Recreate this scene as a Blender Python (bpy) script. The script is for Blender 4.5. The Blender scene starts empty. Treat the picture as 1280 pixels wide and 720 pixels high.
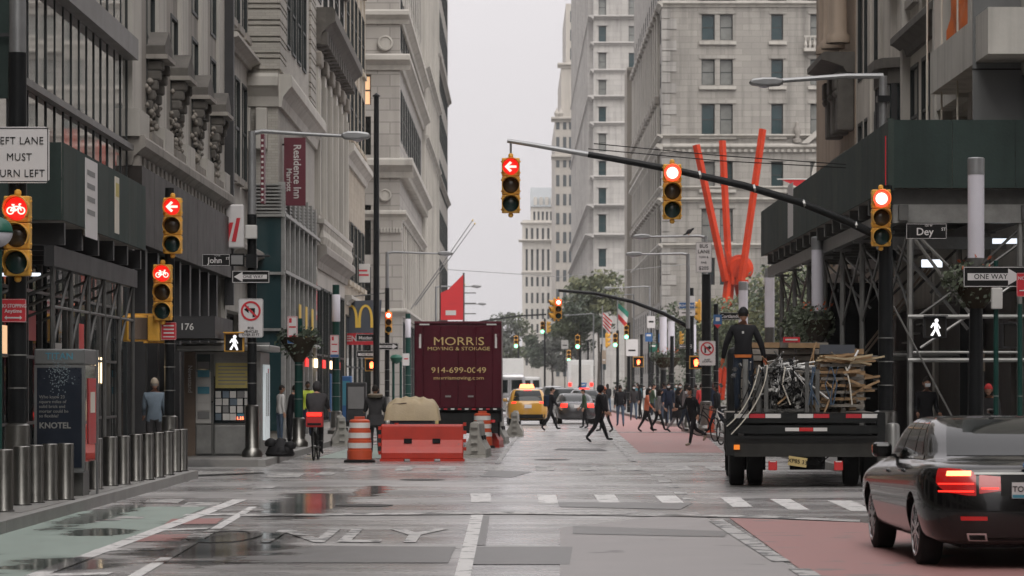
import bpy, bmesh, math, random
from mathutils import Vector, Matrix
R = math.radians
random.seed(7)
sc = bpy.context.scene
col = sc.collection
# picture geometry: focal length in photo pixels, vanishing point, eye height
F, CX, HY, H = 3800.0, 645.0, 484.0, 1.72
def PX(px, d): return (px - CX) * d / F
def PZ(py, d): return H + (HY - py) * d / F
def GD(py, z=0.0): return (H - z) * F / (py - HY)
def GP(px, py, z=0.0):
    d = GD(py, z); return (PX(px, d), d)

# ---------------------------------------------------------------- camera
cam = bpy.data.cameras.new('camera'); camo = bpy.data.objects.new('camera', cam); col.objects.link(camo)
camo.location = (0, 0, H); camo.rotation_euler = (R(90), 0, 0)
cam.sensor_width = 36; cam.lens = F / 1280 * 36
cam.shift_x = -(CX - 640) / 1280; cam.shift_y = (HY - 360) / 1280
cam.clip_start = 0.5; cam.clip_end = 6000
cam.dof.use_dof = True; cam.dof.focus_distance = 50; cam.dof.aperture_fstop = 5.0
sc.camera = camo
# ---------------------------------------------------------------- overcast sky, soft sun
w = bpy.data.worlds.new('World'); sc.world = w; w.use_nodes = True
nt = w.node_tree; bg = nt.nodes['Background']
sky = nt.nodes.new('ShaderNodeTexSky'); sky.sky_type = 'NISHITA'; sky.sun_disc = False
SUN_EL, SUN_AZ = R(48), R(170)
sky.sun_elevation = SUN_EL; sky.sun_rotation = SUN_AZ; sky.dust_density = 6; sky.air_density = 1.2
hs = nt.nodes.new('ShaderNodeHueSaturation'); hs.inputs['Saturation'].default_value = 0.12
mx = nt.nodes.new('ShaderNodeMix'); mx.data_type = 'RGBA'; mx.inputs[0].default_value = 0.94
mx.inputs[7].default_value = (6.35, 6.08, 6.22, 1)
nt.links.new(sky.outputs[0], hs.inputs['Color']); nt.links.new(hs.outputs[0], mx.inputs[6])
# an overcast sky is brightest overhead (CIE overcast distribution)
tc = nt.nodes.new('ShaderNodeTexCoord'); sx_ = nt.nodes.new('ShaderNodeSeparateXYZ'); nt.links.new(tc.outputs['Generated'], sx_.inputs[0])
mr = nt.nodes.new('ShaderNodeMapRange'); mr.inputs[3].default_value = 1.0; mr.inputs[4].default_value = 3.0; nt.links.new(sx_.outputs[2], mr.inputs[0])
ml = nt.nodes.new('ShaderNodeMix'); ml.data_type = 'RGBA'; ml.blend_type = 'MULTIPLY'; ml.inputs[0].default_value = 1
nt.links.new(mx.outputs[2], ml.inputs[6]); nt.links.new(mr.outputs[0], ml.inputs[7])
nt.links.new(ml.outputs[2], bg.inputs[0]); bg.inputs[1].default_value = 0.066
sl = bpy.data.lights.new('sun', 'SUN'); sl.energy = 1.5; sl.angle = R(60); sl.color = (1, .96, .9)
so = bpy.data.objects.new('sun', sl); col.objects.link(so)
sd = Vector((math.sin(SUN_AZ) * math.cos(SUN_EL), math.cos(SUN_AZ) * math.cos(SUN_EL), math.sin(SUN_EL)))
so.rotation_euler = sd.to_track_quat('Z', 'Y').to_euler(); so.location = (0, 0, 200)
vs = sc.view_settings
vs.view_transform = 'Standard'; vs.look = 'None'; vs.exposure = 0.72; vs.gamma = 1.0; vs.use_curve_mapping = False
sc.cycles.max_bounces = 6; sc.cycles.diffuse_bounces = 4; sc.cycles.glossy_bounces = 3; sc.cycles.transmission_bounces = 4
sc.cycles.caustics_reflective = False; sc.cycles.caustics_refractive = False

# ---------------------------------------------------------------- helpers
tmp = bpy.data.scenes.new('tmp')
def evaluated_mesh(o):
    tmp.collection.objects.link(o)
    vl = tmp.view_layers[0]; vl.update()
    me = bpy.data.meshes.new_from_object(o.evaluated_get(vl.depsgraph))
    tmp.collection.objects.unlink(o)
    return me

class MB:
    def __init__(s, O=(0, 0, 0), th=0.0): s.v = []; s.f = []; s.m = []; s.mi = 0; s.at(O, th)
    def at(s, O=(0, 0, 0), th=0.0):
        O = tuple(O) + (0,) * (3 - len(O)); s.X = Matrix.Translation(O) @ Matrix.Rotation(th, 4, 'Z'); return s
    def xf(s, M): s.X = M; return s
    def add(s, vs, fs):
        n = len(s.v); X = s.X
        s.v += [tuple(X @ Vector(p)) for p in vs]; s.f += [tuple(i + n for i in f) for f in fs]; s.m += [s.mi] * len(fs)
        return s
    def box(s, x0, x1, y0, y1, z0, z1):
        return s.add([(x0, y0, z0), (x1, y0, z0), (x1, y1, z0), (x0, y1, z0), (x0, y0, z1), (x1, y0, z1), (x1, y1, z1), (x0, y1, z1)],
                     [(0, 3, 2, 1), (4, 5, 6, 7), (0, 1, 5, 4), (1, 2, 6, 5), (2, 3, 7, 6), (3, 0, 4, 7)])
    def cbox(s, c, sx, sy, sz): return s.box(c[0] - sx / 2, c[0] + sx / 2, c[1] - sy / 2, c[1] + sy / 2, c[2] - sz / 2, c[2] + sz / 2)
    def cyl(s, p, q, r0, r1=None, n=10):
        r1 = r0 if r1 is None else r1
        p = Vector(p); q = Vector(q); d = (q - p).normalized()
        a = Vector((0, 0, 1)) if abs(d.z) < .9 else Vector((1, 0, 0))
        x = d.cross(a).normalized(); y = d.cross(x)
        vs = []; fs = []
        for c, r in ((p, r0), (q, r1)):
            for i in range(n):
                t = 2 * math.pi * i / n; vs.append(tuple(c + (x * math.cos(t) + y * math.sin(t)) * r))
        for i in range(n): j = (i + 1) % n; fs.append((i, i + n, j + n, j))
        fs.append(tuple(range(n))); fs.append(tuple(range(2 * n - 1, n - 1, -1)))
        return s.add(vs, fs)
    def tube(s, pts, r, n=8, r1=None):
        pts = [Vector(p) for p in pts]; m = len(pts); vs = []; fs = []
        r1 = r if r1 is None else r1
        for k, p in enumerate(pts):
            d = (pts[min(k + 1, m - 1)] - pts[max(k - 1, 0)]).normalized()
            a = Vector((0, 0, 1)) if abs(d.z) < .95 else Vector((1, 0, 0))
            x = d.cross(a).normalized(); y = d.cross(x); rr = r + (r1 - r) * k / (m - 1)
            for i in range(n):
                t = 2 * math.pi * i / n; vs.append(tuple(p + (x * math.cos(t) + y * math.sin(t)) * rr))
        for k in range(m - 1):
            for i in range(n): j = (i + 1) % n; fs.append((k * n + i, (k + 1) * n + i, (k + 1) * n + j, k * n + j))
        fs.append(tuple(range(n))); fs.append(tuple(range(m * n - 1, (m - 1) * n - 1, -1)))
        return s.add(vs, fs)
    def lathe(s, prof, n=16, c=(0, 0, 0)):
        vs = []; fs = []; m = len(prof)
        for r, z in prof:
            for i in range(n):
                t = 2 * math.pi * i / n; vs.append((c[0] + r * math.cos(t), c[1] + r * math.sin(t), c[2] + z))
        for k in range(m - 1):
            for i in range(n): j = (i + 1) % n; fs.append((k * n + i, k * n + j, (k + 1) * n + j, (k + 1) * n + i))
        fs.append(tuple(range(n - 1, -1, -1))); fs.append(tuple(range((m - 1) * n, m * n)))
        return s.add(vs, fs)
    def _prism(s, A, B):
        n = len(A); vs = A + B
        fs = [(i, (i + 1) % n, (i + 1) % n + n, i + n) for i in range(n)]
        fs.append(tuple(range(n - 1, -1, -1))); fs.append(tuple(range(n, 2 * n)))
        return s.add(vs, fs)
    def prof(s, u0, u1, pts): return s._prism([(u0, a, b) for a, b in pts], [(u1, a, b) for a, b in pts])
    def poly(s, pts, y0, y1): return s._prism([(a, y1, b) for a, b in pts], [(a, y0, b) for a, b in pts])
    def flat(s, pts, z0, z1): return s._prism([(a, b, z0) for a, b in pts], [(a, b, z1) for a, b in pts])
    def mesh(s, name, mats, root=None, smooth=None, off=None):
        me = bpy.data.meshes.new(name)
        o = off or (root.location if root else (0, 0, 0))
        me.from_pydata([(a - o[0], b - o[1], c - o[2]) for a, b, c in s.v], [], s.f)
        if not isinstance(mats, (list, tuple)): mats = [mats]
        for m in mats: me.materials.append(MAT(m))
        if len(mats) > 1: me.polygons.foreach_set('material_index', s.m)
        if smooth:
            me.polygons.foreach_set('use_smooth', [True] * len(me.polygons)); me.set_sharp_from_angle(angle=R(smooth))
        me.update(); return me
    def build(s, name, mats, parent=None, root=None, smooth=None, bevel=0, off=None):
        o = link(name, s.mesh(name, mats, root, smooth, off), parent)
        if bevel:
            b = o.modifiers.new('bevel', 'BEVEL'); b.width = bevel; b.segments = 2; b.limit_method = 'ANGLE'
        return o
def link(name, me, parent=None, loc=None, rz=0.0):
    o = bpy.data.objects.new(name, me); col.objects.link(o)
    if parent: o.parent = parent
    if loc is not None: o.location = loc
    if rz: o.rotation_euler = (0, 0, rz)
    return o
def thing(name, label, cat, loc=(0, 0, 0), rz=0.0, group=None):
    loc = tuple(loc) + (0,) * (3 - len(loc))
    o = link(name, None, None, loc, rz); o.empty_display_size = .3
    return tag(o, label, cat, group)
def tag(o, label, cat, group=None, kind=None):
    o['label'] = label; o['category'] = cat
    if group: o['group'] = group
    if kind: o['kind'] = kind
    return o
def dup(o, parent=None):
    c = o.copy(); col.objects.link(c); c.parent = parent
    for ch in list(o.children): dup(ch, c)
    return c

# ---------------------------------------------------------------- materials
_m = {}
DEF = {}
def MAT(n):
    if not isinstance(n, str): return n
    if n not in _m: _m[n] = mkmat(n, **DEF[n])
    return _m[n]
def D(n, c, rough=.6, metal=0., var=.12, sc=1.5, streak=0., bump=0., bs=25., spec=.5, emit=0., coat=0., brick=None, trans=0., spot=None):
    DEF[n] = dict(c=c, rough=rough, metal=metal, var=var, sc=sc, streak=streak, bump=bump, bs=bs, spec=spec, emit=emit, coat=coat, brick=brick, trans=trans, spot=spot)
def mkmat(n, c, rough, metal, var, sc, streak, bump, bs, spec, emit, coat, brick, trans, spot):
    m = bpy.data.materials.new(n); m.use_nodes = True
    t = m.node_tree; N = t.nodes; L = t.links; p = N['Principled BSDF']
    p.inputs['Base Color'].default_value = (*c, 1); p.inputs['Roughness'].default_value = rough
    p.inputs['Metallic'].default_value = metal; p.inputs['Specular IOR Level'].default_value = .16 if spec == .5 and rough > .3 and max(c) < .09 else spec
    p.inputs['Coat Weight'].default_value = coat; p.inputs['Coat Roughness'].default_value = .04
    if trans: p.inputs['Transmission Weight'].default_value = trans; p.inputs['IOR'].default_value = 1.1
    if emit: p.inputs['Emission Color'].default_value = (*c, 1); p.inputs['Emission Strength'].default_value = emit
    if not var and not bump: return m
    g = N.new('ShaderNodeNewGeometry'); pos = g.outputs['Position']
    no = N.new('ShaderNodeTexNoise'); no.inputs['Scale'].default_value = sc; no.inputs['Detail'].default_value = 6; no.inputs['Roughness'].default_value = .65
    L.new(pos, no.inputs['Vector'])
    fac = no.outputs['Fac']
    def math2(op, a, b):
        q = N.new('ShaderNodeMath'); q.operation = op
        for i, x in enumerate((a, b)):
            if isinstance(x, (int, float)): q.inputs[i].default_value = x
            else: L.new(x, q.inputs[i])
        return q.outputs[0]
    k = math2('MULTIPLY_ADD', fac, var * 4); N[-1].inputs[2].default_value = 1 - var * 2
    oi = N.new('ShaderNodeObjectInfo')
    k = math2('MULTIPLY', k, math2('ADD', math2('MULTIPLY', oi.outputs['Random'], .12), .94))
    if streak:
        mp = N.new('ShaderNodeMapping'); mp.inputs['Scale'].default_value = (1.6, 1.6, .09); L.new(pos, mp.inputs['Vector'])
        n2 = N.new('ShaderNodeTexNoise'); n2.inputs['Scale'].default_value = 1.3; n2.inputs['Detail'].default_value = 5; L.new(mp.outputs[0], n2.inputs['Vector'])
        r = N.new('ShaderNodeMapRange'); r.inputs['From Min'].default_value = .48; r.inputs['From Max'].default_value = .75
        r.inputs['To Min'].default_value = 1; r.inputs['To Max'].default_value = 1 - streak; L.new(n2.outputs['Fac'], r.inputs[0])
        k = math2('MULTIPLY', k, r.outputs[0])
    bh = None
    if brick:
        bw, bhh, dark = brick
        sx = N.new('ShaderNodeSeparateXYZ'); L.new(pos, sx.inputs[0])
        cx = N.new('ShaderNodeCombineXYZ'); L.new(math2('ADD', sx.outputs[0], sx.outputs[1]), cx.inputs[0]); L.new(sx.outputs[2], cx.inputs[1])
        b = N.new('ShaderNodeTexBrick'); L.new(cx.outputs[0], b.inputs['Vector']); b.inputs['Scale'].default_value = 1
        b.inputs['Brick Width'].default_value = bw; b.inputs['Row Height'].default_value = bhh; b.inputs['Mortar Size'].default_value = min(bw, bhh) * .05
        b.inputs['Color1'].default_value = (1, 1, 1, 1); b.inputs['Color2'].default_value = (.84, .84, .84, 1); b.inputs['Mortar'].default_value = (dark,) * 3 + (1,)
        k = math2('MULTIPLY', k, b.outputs['Color'])
    v = N.new('ShaderNodeMix'); v.data_type = 'RGBA'; v.blend_type = 'MULTIPLY'; v.inputs[0].default_value = 1
    v.inputs[6].default_value = (*c, 1); L.new(k, v.inputs[7]); out = v.outputs[2]
    if spot:
        n3 = N.new('ShaderNodeTexNoise'); n3.inputs['Scale'].default_value = spot[0]; n3.inputs['Detail'].default_value = 4; L.new(pos, n3.inputs['Vector'])
        r = N.new('ShaderNodeMapRange'); r.inputs['From Min'].default_value = spot[1]; r.inputs['From Max'].default_value = spot[1] + .05; L.new(n3.outputs['Fac'], r.inputs[0])
        v2 = N.new('ShaderNodeMix'); v2.data_type = 'RGBA'; L.new(r.outputs[0], v2.inputs[0]); L.new(out, v2.inputs[6]); v2.inputs[7].default_value = (*spot[2], 1); out = v2.outputs[2]
    L.new(out, p.inputs['Base Color'])
    rr = math2('MULTIPLY_ADD', fac, .25); N[-1].inputs[2].default_value = max(0.02, rough - .125); L.new(rr, p.inputs['Roughness'])
    if bump:
        nb = N.new('ShaderNodeTexNoise'); nb.inputs['Scale'].default_value = bs; nb.inputs['Detail'].default_value = 5; L.new(pos, nb.inputs['Vector'])
        bp = N.new('ShaderNodeBump'); bp.inputs['Strength'].default_value = bump; bp.inputs['Distance'].default_value = .03
        L.new(nb.outputs['Fac'], bp.inputs['Height']); L.new(bp.outputs[0], p.inputs['Normal'])
    return m
# stone and building surfaces
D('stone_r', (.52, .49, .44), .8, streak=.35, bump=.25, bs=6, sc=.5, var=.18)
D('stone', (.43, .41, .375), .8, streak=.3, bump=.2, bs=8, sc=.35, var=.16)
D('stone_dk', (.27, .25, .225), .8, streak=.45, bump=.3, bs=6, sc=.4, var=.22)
D('stone_lt', (.34, .322, .295), .8, streak=.38, bump=.15, bs=8, sc=.3, brick=(1.6, .55, .72))
D('stone_block', (.36, .34, .315), .8, streak=.25, bump=.15, bs=8, sc=.3, brick=(1.3, .62, .62))
D('tan', (.40, .35, .28), .8, streak=.3, bump=.15, bs=8, sc=.3, brick=(.9, .3, .8))
D('brickwork', (.37, .35, .315), .8, streak=.2, sc=.5, brick=(.24, .08, .6))
D('brown', (.16, .115, .085), .7, streak=.4, bump=.3, bs=10)
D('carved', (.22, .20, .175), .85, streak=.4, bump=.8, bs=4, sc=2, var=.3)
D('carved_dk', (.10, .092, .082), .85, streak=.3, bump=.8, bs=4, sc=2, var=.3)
D('orange_stone', (.33, .26, .20), .8, streak=.35, bump=.2)
D('dark_metal', (.05, .05, .052), .45, metal=.3)
D('dark_panel', (.034, .029, .026), .5, streak=.3)
D('spandrel', (.12, .115, .11), .45, streak=.2)
D('far_stone', (.36, .345, .33), .85, streak=.15, sc=.15)
D('far_tan', (.36, .335, .30), .85, streak=.15, sc=.15)
D('far_brown', (.22, .20, .17), .85, streak=.2, sc=.2)
D('far_white', (.37, .355, .335), .85, streak=.35, sc=.15, brick=(2.4, .8, .8))
D('far_cream', (.60, .57, .52), .85, streak=.15, sc=.15)
D('slate', (.30, .32, .33), .6)
D('concrete', (.46, .445, .41), .85, streak=.35, bump=.2, bs=5, sc=.8)
D('glass', (.012, .018, .02), .06, var=0, spec=.6)
D('glass_green', (.02, .045, .05), .06, var=0, spec=.6)
D('glass_mirror', (.42, .42, .41), .04, var=0, spec=1.0, metal=.9)
D('glass_far', (.07, .08, .085), .15, var=0)
D('interior', (.03, .028, .025), .8)
D('lit_window', (1, .62, .34), .5, var=0, emit=.5)
D('cool_light', (.85, .92, 1), .5, var=0, emit=.7)
D('warm_light', (1, .75, .45), .5, var=0, emit=2.0)
D('frame_dk', (.04, .045, .045), .5, var=.08)
D('frame_lt', (.38, .36, .33), .6, var=.08)
D('frame_gr', (.16, .165, .165), .4, metal=.4, var=.08)
# street furniture
D('ply_green', (.031, .047, .043), .6, streak=.35, bump=.15, bs=20, var=.2)
D('ply_green2', (.042, .056, .050), .6, streak=.3, bump=.15, bs=20, var=.2)
D('galv', (.30, .30, .29), .42, metal=.7, var=.2, sc=4)
D('galv_dk', (.12, .12, .115), .45, metal=.6, var=.25, sc=3)
D('steel', (.24, .235, .22), .36, metal=1.0, var=.1, sc=6)
D('black_paint', (.012, .013, .014), .35, var=.2, sc=3)
D('black', (.012, .012, .013), .6, var=.2)
D('pole_grey', (.27, .275, .28), .4, metal=.5, var=.15, sc=3)
D('lamp_white', (.62, .60, .66), .45, var=.05)
D('green_paint', (.012, .05, .042), .4, var=.15)
D('sig_yellow', (.70, .37, .055), .5, var=.15, sc=5)
D('sig_dark', (.02, .018, .016), .45, var=0)
D('lens_amber', (.045, .028, .012), .2, var=0)
D('lens_green', (.006, .03, .028), .2, var=0)
D('red_on', (1, .035, .02), .4, var=0, emit=2.6)
D('red_hot', (1, .66, .50), .4, var=0, emit=2.2)
D('green_hot', (.55, 1, .85), .4, var=0, emit=1.6)
D('red_glow', (1, .025, .02), .4, var=0, emit=.36)
D('red_sym', (1, .42, .36), .4, var=0, emit=1.5)
D('red_hand', (1, .12, .04), .4, var=0, emit=5)
D('green_on', (.10, 1, .72), .4, var=0, emit=2.2)
D('walk_on', (1, 1, 1), .4, var=0, emit=.55)
D('tail_on', (1, .03, .018), .3, var=0, emit=1.15)
D('tail_hot', (1, .26, .10), .3, var=0, emit=2.6)
D('tail_red', (.34, .008, .008), .15, var=0, coat=.5, emit=.22)
D('sign_white', (.62, .60, .60), .5, var=.05, sc=3)
D('sign_black', (.012, .012, .012), .5, var=0)
D('sign_red', (.50, .018, .03), .5, var=.05)
D('sign_blue', (.03, .11, .28), .5, var=.05)
D('sign_green', (.01, .10, .065), .5, var=.05)
D('maroon', (.105, .010, .022), .45, var=.1, sc=3)
D('maroon_truck', (.085, .013, .022), .32, var=.18, sc=1.2, streak=.2, spot=(7, .72, (.16, .06, .06)))
D('gold', (.62, .47, .20), .5, var=.06)
D('golden', (.75, .50, .08), .5, var=.06)
D('cream', (.62, .58, .50), .6, var=.1)
D('off_white', (.55, .54, .52), .6, var=.1)
D('grey', (.20, .20, .20), .6)
D('poster_dark', (.012, .017, .028), .25, var=.2)
D('poster_dot', (.16, .20, .22), .4, var=.2)
D('poster_txt', (.19, .19, .18), .5, var=0)
D('yellow_paper', (.48, .40, .13), .6)
D('cyan_paper', (.06, .25, .34), .5)
D('red_paper', (.5, .05, .05), .5)
D('screen_white', (.62, .68, .70), .4, var=.05, emit=.25)
D('orange_plastic', (.52, .075, .025), .5, var=.15, sc=3, streak=.2)
D('red_plastic', (.46, .028, .012), .45, var=.15, sc=3, streak=.15, spot=(9, .70, (.25, .05, .04)))
D('grey_plastic', (.34, .33, .30), .6, var=.15, sc=3, streak=.25)
D('reflective', (.66, .64, .62), .4, var=.08)
D('tarp', (.45, .36, .23), .65, var=.15, bump=.2)
D('slate_bin', (.065, .075, .095), .5)
D('orange_tarp', (.62, .15, .035), .55, var=.2, bump=.3, bs=6)
D('red_net', (.26, .05, .03), .8, var=.25)
D('red_steel', (.47, .034, .005), .75, spec=.2, var=.2, sc=.9, streak=.2)
D('wood', (.30, .19, .10), .75, var=.3, sc=5)
D('wood_grey', (.22, .20, .175), .8, var=.3, sc=4, streak=.2)
D('asphalt_in', (.05, .05, .05), .8)
D('soil', (.04, .03, .02), .9)
# paint and cars
D('car_black', (.004, .0038, .004), .16, var=0, coat=.45, spec=.35)
D('car_taxi', (.46, .24, .03), .22, var=0, coat=.8)
D('car_silver', (.34, .34, .345), .25, metal=.6, var=0, coat=.7)
D('car_white', (.62, .62, .61), .3, var=.05, coat=.5)
D('car_red', (.25, .015, .015), .25, var=0, coat=.7)
D('car_glass', (.008, .011, .011), .05, var=0, spec=.32)
D('car_grey', (.05, .05, .053), .25, metal=.5, var=0, coat=.6)
D('glass_blind', (.17, .175, .165), .15, var=.2, sc=2)
D('chrome', (.62, .62, .62), .1, metal=1, var=0)
D('alloy', (.45, .45, .46), .25, metal=.9, var=.05)
D('rubber', (.014, .014, .014), .8, var=.15)
D('trim', (.015, .015, .015), .5, var=.1)
D('truck_dark', (.017, .018, .018), .5, var=.3, sc=4, streak=.2)
D('truck_panel', (.04, .039, .036), .65, var=.3, sc=3, streak=.3)
D('orange_lamp', (.75, .2, .02), .3, var=0, emit=.4)
# people
D('skin', (.42, .23, .155), .55, var=.08)
D('skin_dk', (.16, .085, .055), .55, var=.08)
D('hair_dk', (.018, .014, .012), .6, var=.2)
D('hair_gr', (.22, .2, .18), .7, var=.2)
D('c_black', (.014, .014, .016), .8, var=.2, sc=9)
D('c_navy', (.02, .028, .05), .8, var=.2, sc=9)
D('c_denim', (.055, .085, .13), .85, var=.2, sc=9)
D('c_jeans_dk', (.022, .03, .045), .85, var=.2, sc=9)
D('c_grey', (.16, .15, .155), .85, var=.2, sc=9)
D('c_charcoal', (.045, .043, .045), .85, var=.2, sc=9)
D('c_orange', (.46, .12, .055), .8, var=.2, sc=9)
D('c_teal', (.04, .16, .2), .8, var=.2, sc=9)
D('c_green', (.05, .08, .05), .8, var=.2, sc=9)
D('c_white', (.5, .49, .48), .8, var=.1, sc=9)
D('c_tan', (.30, .25, .19), .8, var=.15, sc=9)
D('c_blue', (.13, .17, .21), .85, var=.15, sc=9)
D('c_red', (.45, .03, .03), .8, var=.1, sc=9)
D('c_hivis', (.45, .55, .05), .7, var=.1, sc=9)
D('c_orange_trim', (.6, .16, .03), .7, var=0)
D('fur', (.20, .16, .12), .9, var=.3, sc=30)
D('mask', (.6, .62, .64), .8, var=.05)
# plants
D('bark', (.07, .06, .05), .9, var=.3, bump=.5)
D('leaf_a', (.11, .13, .075), .7, var=.35, sc=.8)
D('leaf_b', (.17, .18, .09), .7, var=.35, sc=.8)
D('leaf_c', (.07, .09, .06), .7, var=.35, sc=2)
D('leaf_d', (.09, .11, .07), .7, var=.35, sc=2)
D('leaf_g', (.13, .14, .12), .8, var=.3, sc=.5)
D('flag_red', (.55, .03, .035), .7, var=.1)
D('flag_white', (.6, .58, .56), .7, var=.05)
D('flag_green', (.02, .2, .14), .7, var=.05)
D('flag_blue', (.03, .04, .14), .7, var=.05)
# painted road markings, worn
D('paint_white', (.68, .67, .66), .5, var=.2, sc=4, spot=(4, .575, (.17, .17, .17)))
D('paint_old', (.50, .49, .48), .5, var=.2, sc=3, spot=(3.0, .50, (.13, .13, .13)))
D('paint_green', (.29, .355, .32), .5, var=.12, sc=2, spot=(1.2, .62, (.09, .12, .105)))
D('paint_red', (.34, .175, .165), .55, var=.12, sc=1.6, spot=(1.5, .60, (.22, .17, .165)))
D('patch', (.15, .147, .146), .4, var=.3, sc=5, bump=.2)
D('tar', (.012, .012, .012), .3, var=.2)
D('kerb', (.26, .255, .245), .6, var=.2, sc=2, bump=.1)
D('iron', (.045, .043, .042), .45, metal=.6, var=.3, sc=8)

# ---------------------------------------------------------------- lettering
_tx = {}
def text_mesh(body, size, bold=0.0, sx=1.0, mat='sign_black', align='CENTER', ext=.002, space=1.0):
    k = (body, size, bold, sx, mat, align, ext, space)
    if k not in _tx:
        cu = bpy.data.curves.new('txt', 'FONT'); cu.body = body; cu.size = size * 1.38; cu.align_x = align; cu.align_y = 'CENTER'
        cu.offset = bold; cu.extrude = ext; cu.resolution_u = 3; cu.space_character = space
        o = bpy.data.objects.new('txt', cu); me = evaluated_mesh(o)
        me.transform(Matrix.Rotation(R(90), 4, 'X') @ Matrix.Scale(sx, 4, (1, 0, 0)))
        me.materials.clear(); me.materials.append(MAT(mat)); me.name = 'lettering'; _tx[k] = me
    return _tx[k]
def text(parent, body, x, y, z, size, mat='sign_black', bold=.0, sx=1.0, rz=0.0, rot=0.0, align='CENTER', ext=.002, space=1.0):
    o = link('lettering', text_mesh(body, size, bold, sx, mat, align, ext, space), parent, (x, y, z))
    o.rotation_euler = (0, rot, rz); return o

# ================================================================ GROUND AND ROAD
def struct(name, mb, mat, label, parent=None):
    o = mb.build(name, mat, parent)
    if not parent: tag(o, label, name.split('_')[0], kind='structure')
    return o
def road_material():
    m = bpy.data.materials.new('wet_asphalt'); m.use_nodes = True
    t = m.node_tree; N = t.nodes; L = t.links; p = N['Principled BSDF']
    g = N.new('ShaderNodeNewGeometry'); pos = g.outputs['Position']
    def noise(s, det=5, ro=.6, scale=(1, 1, 1)):
        mp = N.new('ShaderNodeMapping'); mp.inputs['Scale'].default_value = scale; L.new(pos, mp.inputs['Vector'])
        n = N.new('ShaderNodeTexNoise'); n.inputs['Scale'].default_value = s; n.inputs['Detail'].default_value = det; n.inputs['Roughness'].default_value = ro
        L.new(mp.outputs[0], n.inputs['Vector']); return n.outputs['Fac']
    def ramp(f, a, b, c0, c1):
        r = N.new('ShaderNodeMapRange'); r.inputs[1].default_value = a; r.inputs[2].default_value = b; r.inputs[3].default_value = c0; r.inputs[4].default_value = c1
        r.interpolation_type = 'SMOOTHSTEP'; L.new(f, r.inputs[0]); return r.outputs[0]
    a = noise(.5, 7, .68, (.7, .8, 1)); b = noise(40, 3); c = noise(1.1, 5, .65, (.22, 1.5, 1))
    mixa = N.new('ShaderNodeMath'); mixa.operation = 'MULTIPLY'; L.new(ramp(a, .3, .7, .55, 1.4), mixa.inputs[0]); L.new(ramp(b, .25, .75, .75, 1.25), mixa.inputs[1])
    mixb = N.new('ShaderNodeMath'); mixb.operation = 'MULTIPLY'; L.new(mixa.outputs[0], mixb.inputs[0]); L.new(ramp(c, .35, .65, .75, 1.2), mixb.inputs[1])
    v = N.new('ShaderNodeMix'); v.data_type = 'RGBA'; v.blend_type = 'MULTIPLY'; v.inputs[0].default_value = 1
    v.inputs[6].default_value = (.33, .323, .32, 1); L.new(mixb.outputs[0], v.inputs[7]); L.new(v.outputs[2], p.inputs['Base Color'])
    # damp film: some stretches gleam, some are dry
    L.new(ramp(noise(.4, 6, .65, (.5, .9, 1)), .35, .65, .36, .18), p.inputs['Roughness'])
    bp = N.new('ShaderNodeBump'); bp.inputs['Strength'].default_value = .12; bp.inputs['Distance'].default_value = .006
    L.new(b, bp.inputs['Height']); L.new(bp.outputs[0], p.inputs['Normal'])
    return m
_m['asphalt'] = road_material()
D('pavement', (.22, .215, .205), .5, var=.15, sc=1.2, bump=.08, bs=30, spot=(.5, .6, (.13, .13, .13)))
D('ground_far', (.16, .155, .15), .9, sc=.1)
D('pink', (.315, .297, .295), .5, var=.15, sc=1.1, spot=(.8, .62, (.12, .115, .115)))
D('water', (.015, .015, .016), .03, var=0, spec=.6)
D('wet_edge', (.045, .044, .043), .28, var=.25, sc=3)

struct('ground', MB().box(-700, 700, -150, 1600, -.6, -.03), 'ground_far', 'flat grey ground reaching away under the city')
road = struct('road', MB().add([(-60, -30, 0), (60, -30, 0), (60, 1500, 0), (-60, 1500, 0)], [(0, 1, 2, 3)]), 'asphalt', 'damp grey asphalt avenue running between the tall buildings')
KL, KR = -6.0, 6.5
def sidewalk(name, label, x0, x1, y0, y1, kx, kside, seams=None):
    s = struct(name, MB().box(x0, x1, y0, y1, -.02, .15), 'pavement', label)
    y = y0; L = 2.4; n = 0
    a, b = (kx, kx + .16) if kside > 0 else (kx - .16, kx)
    me = MB().box(a, b, .006, L - .006, -.02, .152).mesh('kerbstone', 'kerb')
    while y < min(y1, y0 + 190):
        link('kerbstone', me, s, (0, y, 0)); y += L; n += 1
    if seams:                                    # paving flags told apart by open joints
        fx = a - x0 if kside > 0 else x1 - b
        fm = MB().box(0, 1.17, 0, 1.17, .145, .157).mesh('paving_flag', 'pavement')
        for i in range(seams[2]):
            for j in range(seams[3]):
                link('paving_flag', fm, s, (seams[0] + i * 1.18, seams[1] + j * 1.18, 0))
    return s
sidewalk('sidewalk_near_left', 'concrete sidewalk with the steel bollards at lower left', -40, KL - .16, -5, 55.3, KL, -1, (-8.52, 38, 2, 14))
sidewalk('sidewalk_far_left', 'concrete sidewalk under the newsstand and burger restaurant', -40, -5.56, 65.5, 147, -5.4, -1, (-8, 65.6, 2, 12))
sidewalk('sidewalk_end_left', 'distant left sidewalk beyond the second crossing', -40, -5.3, 157, 900, -5.14, -1)
sidewalk('sidewalk_near_right', 'right sidewalk beside the black sedan', 7.4, 40, -5, 46, 7.24, 1)
sidewalk('sidewalk_far_right', 'right sidewalk under the green shed', KR + .16, 60, 62, 118, KR, 1, (KR + .2, 62.1, 3, 30))
sidewalk('sidewalk_end_right', 'distant right sidewalk beyond the second crossing', KR + .3, 80, 132, 900, KR + .14, 1)
_zl = [0]
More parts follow.
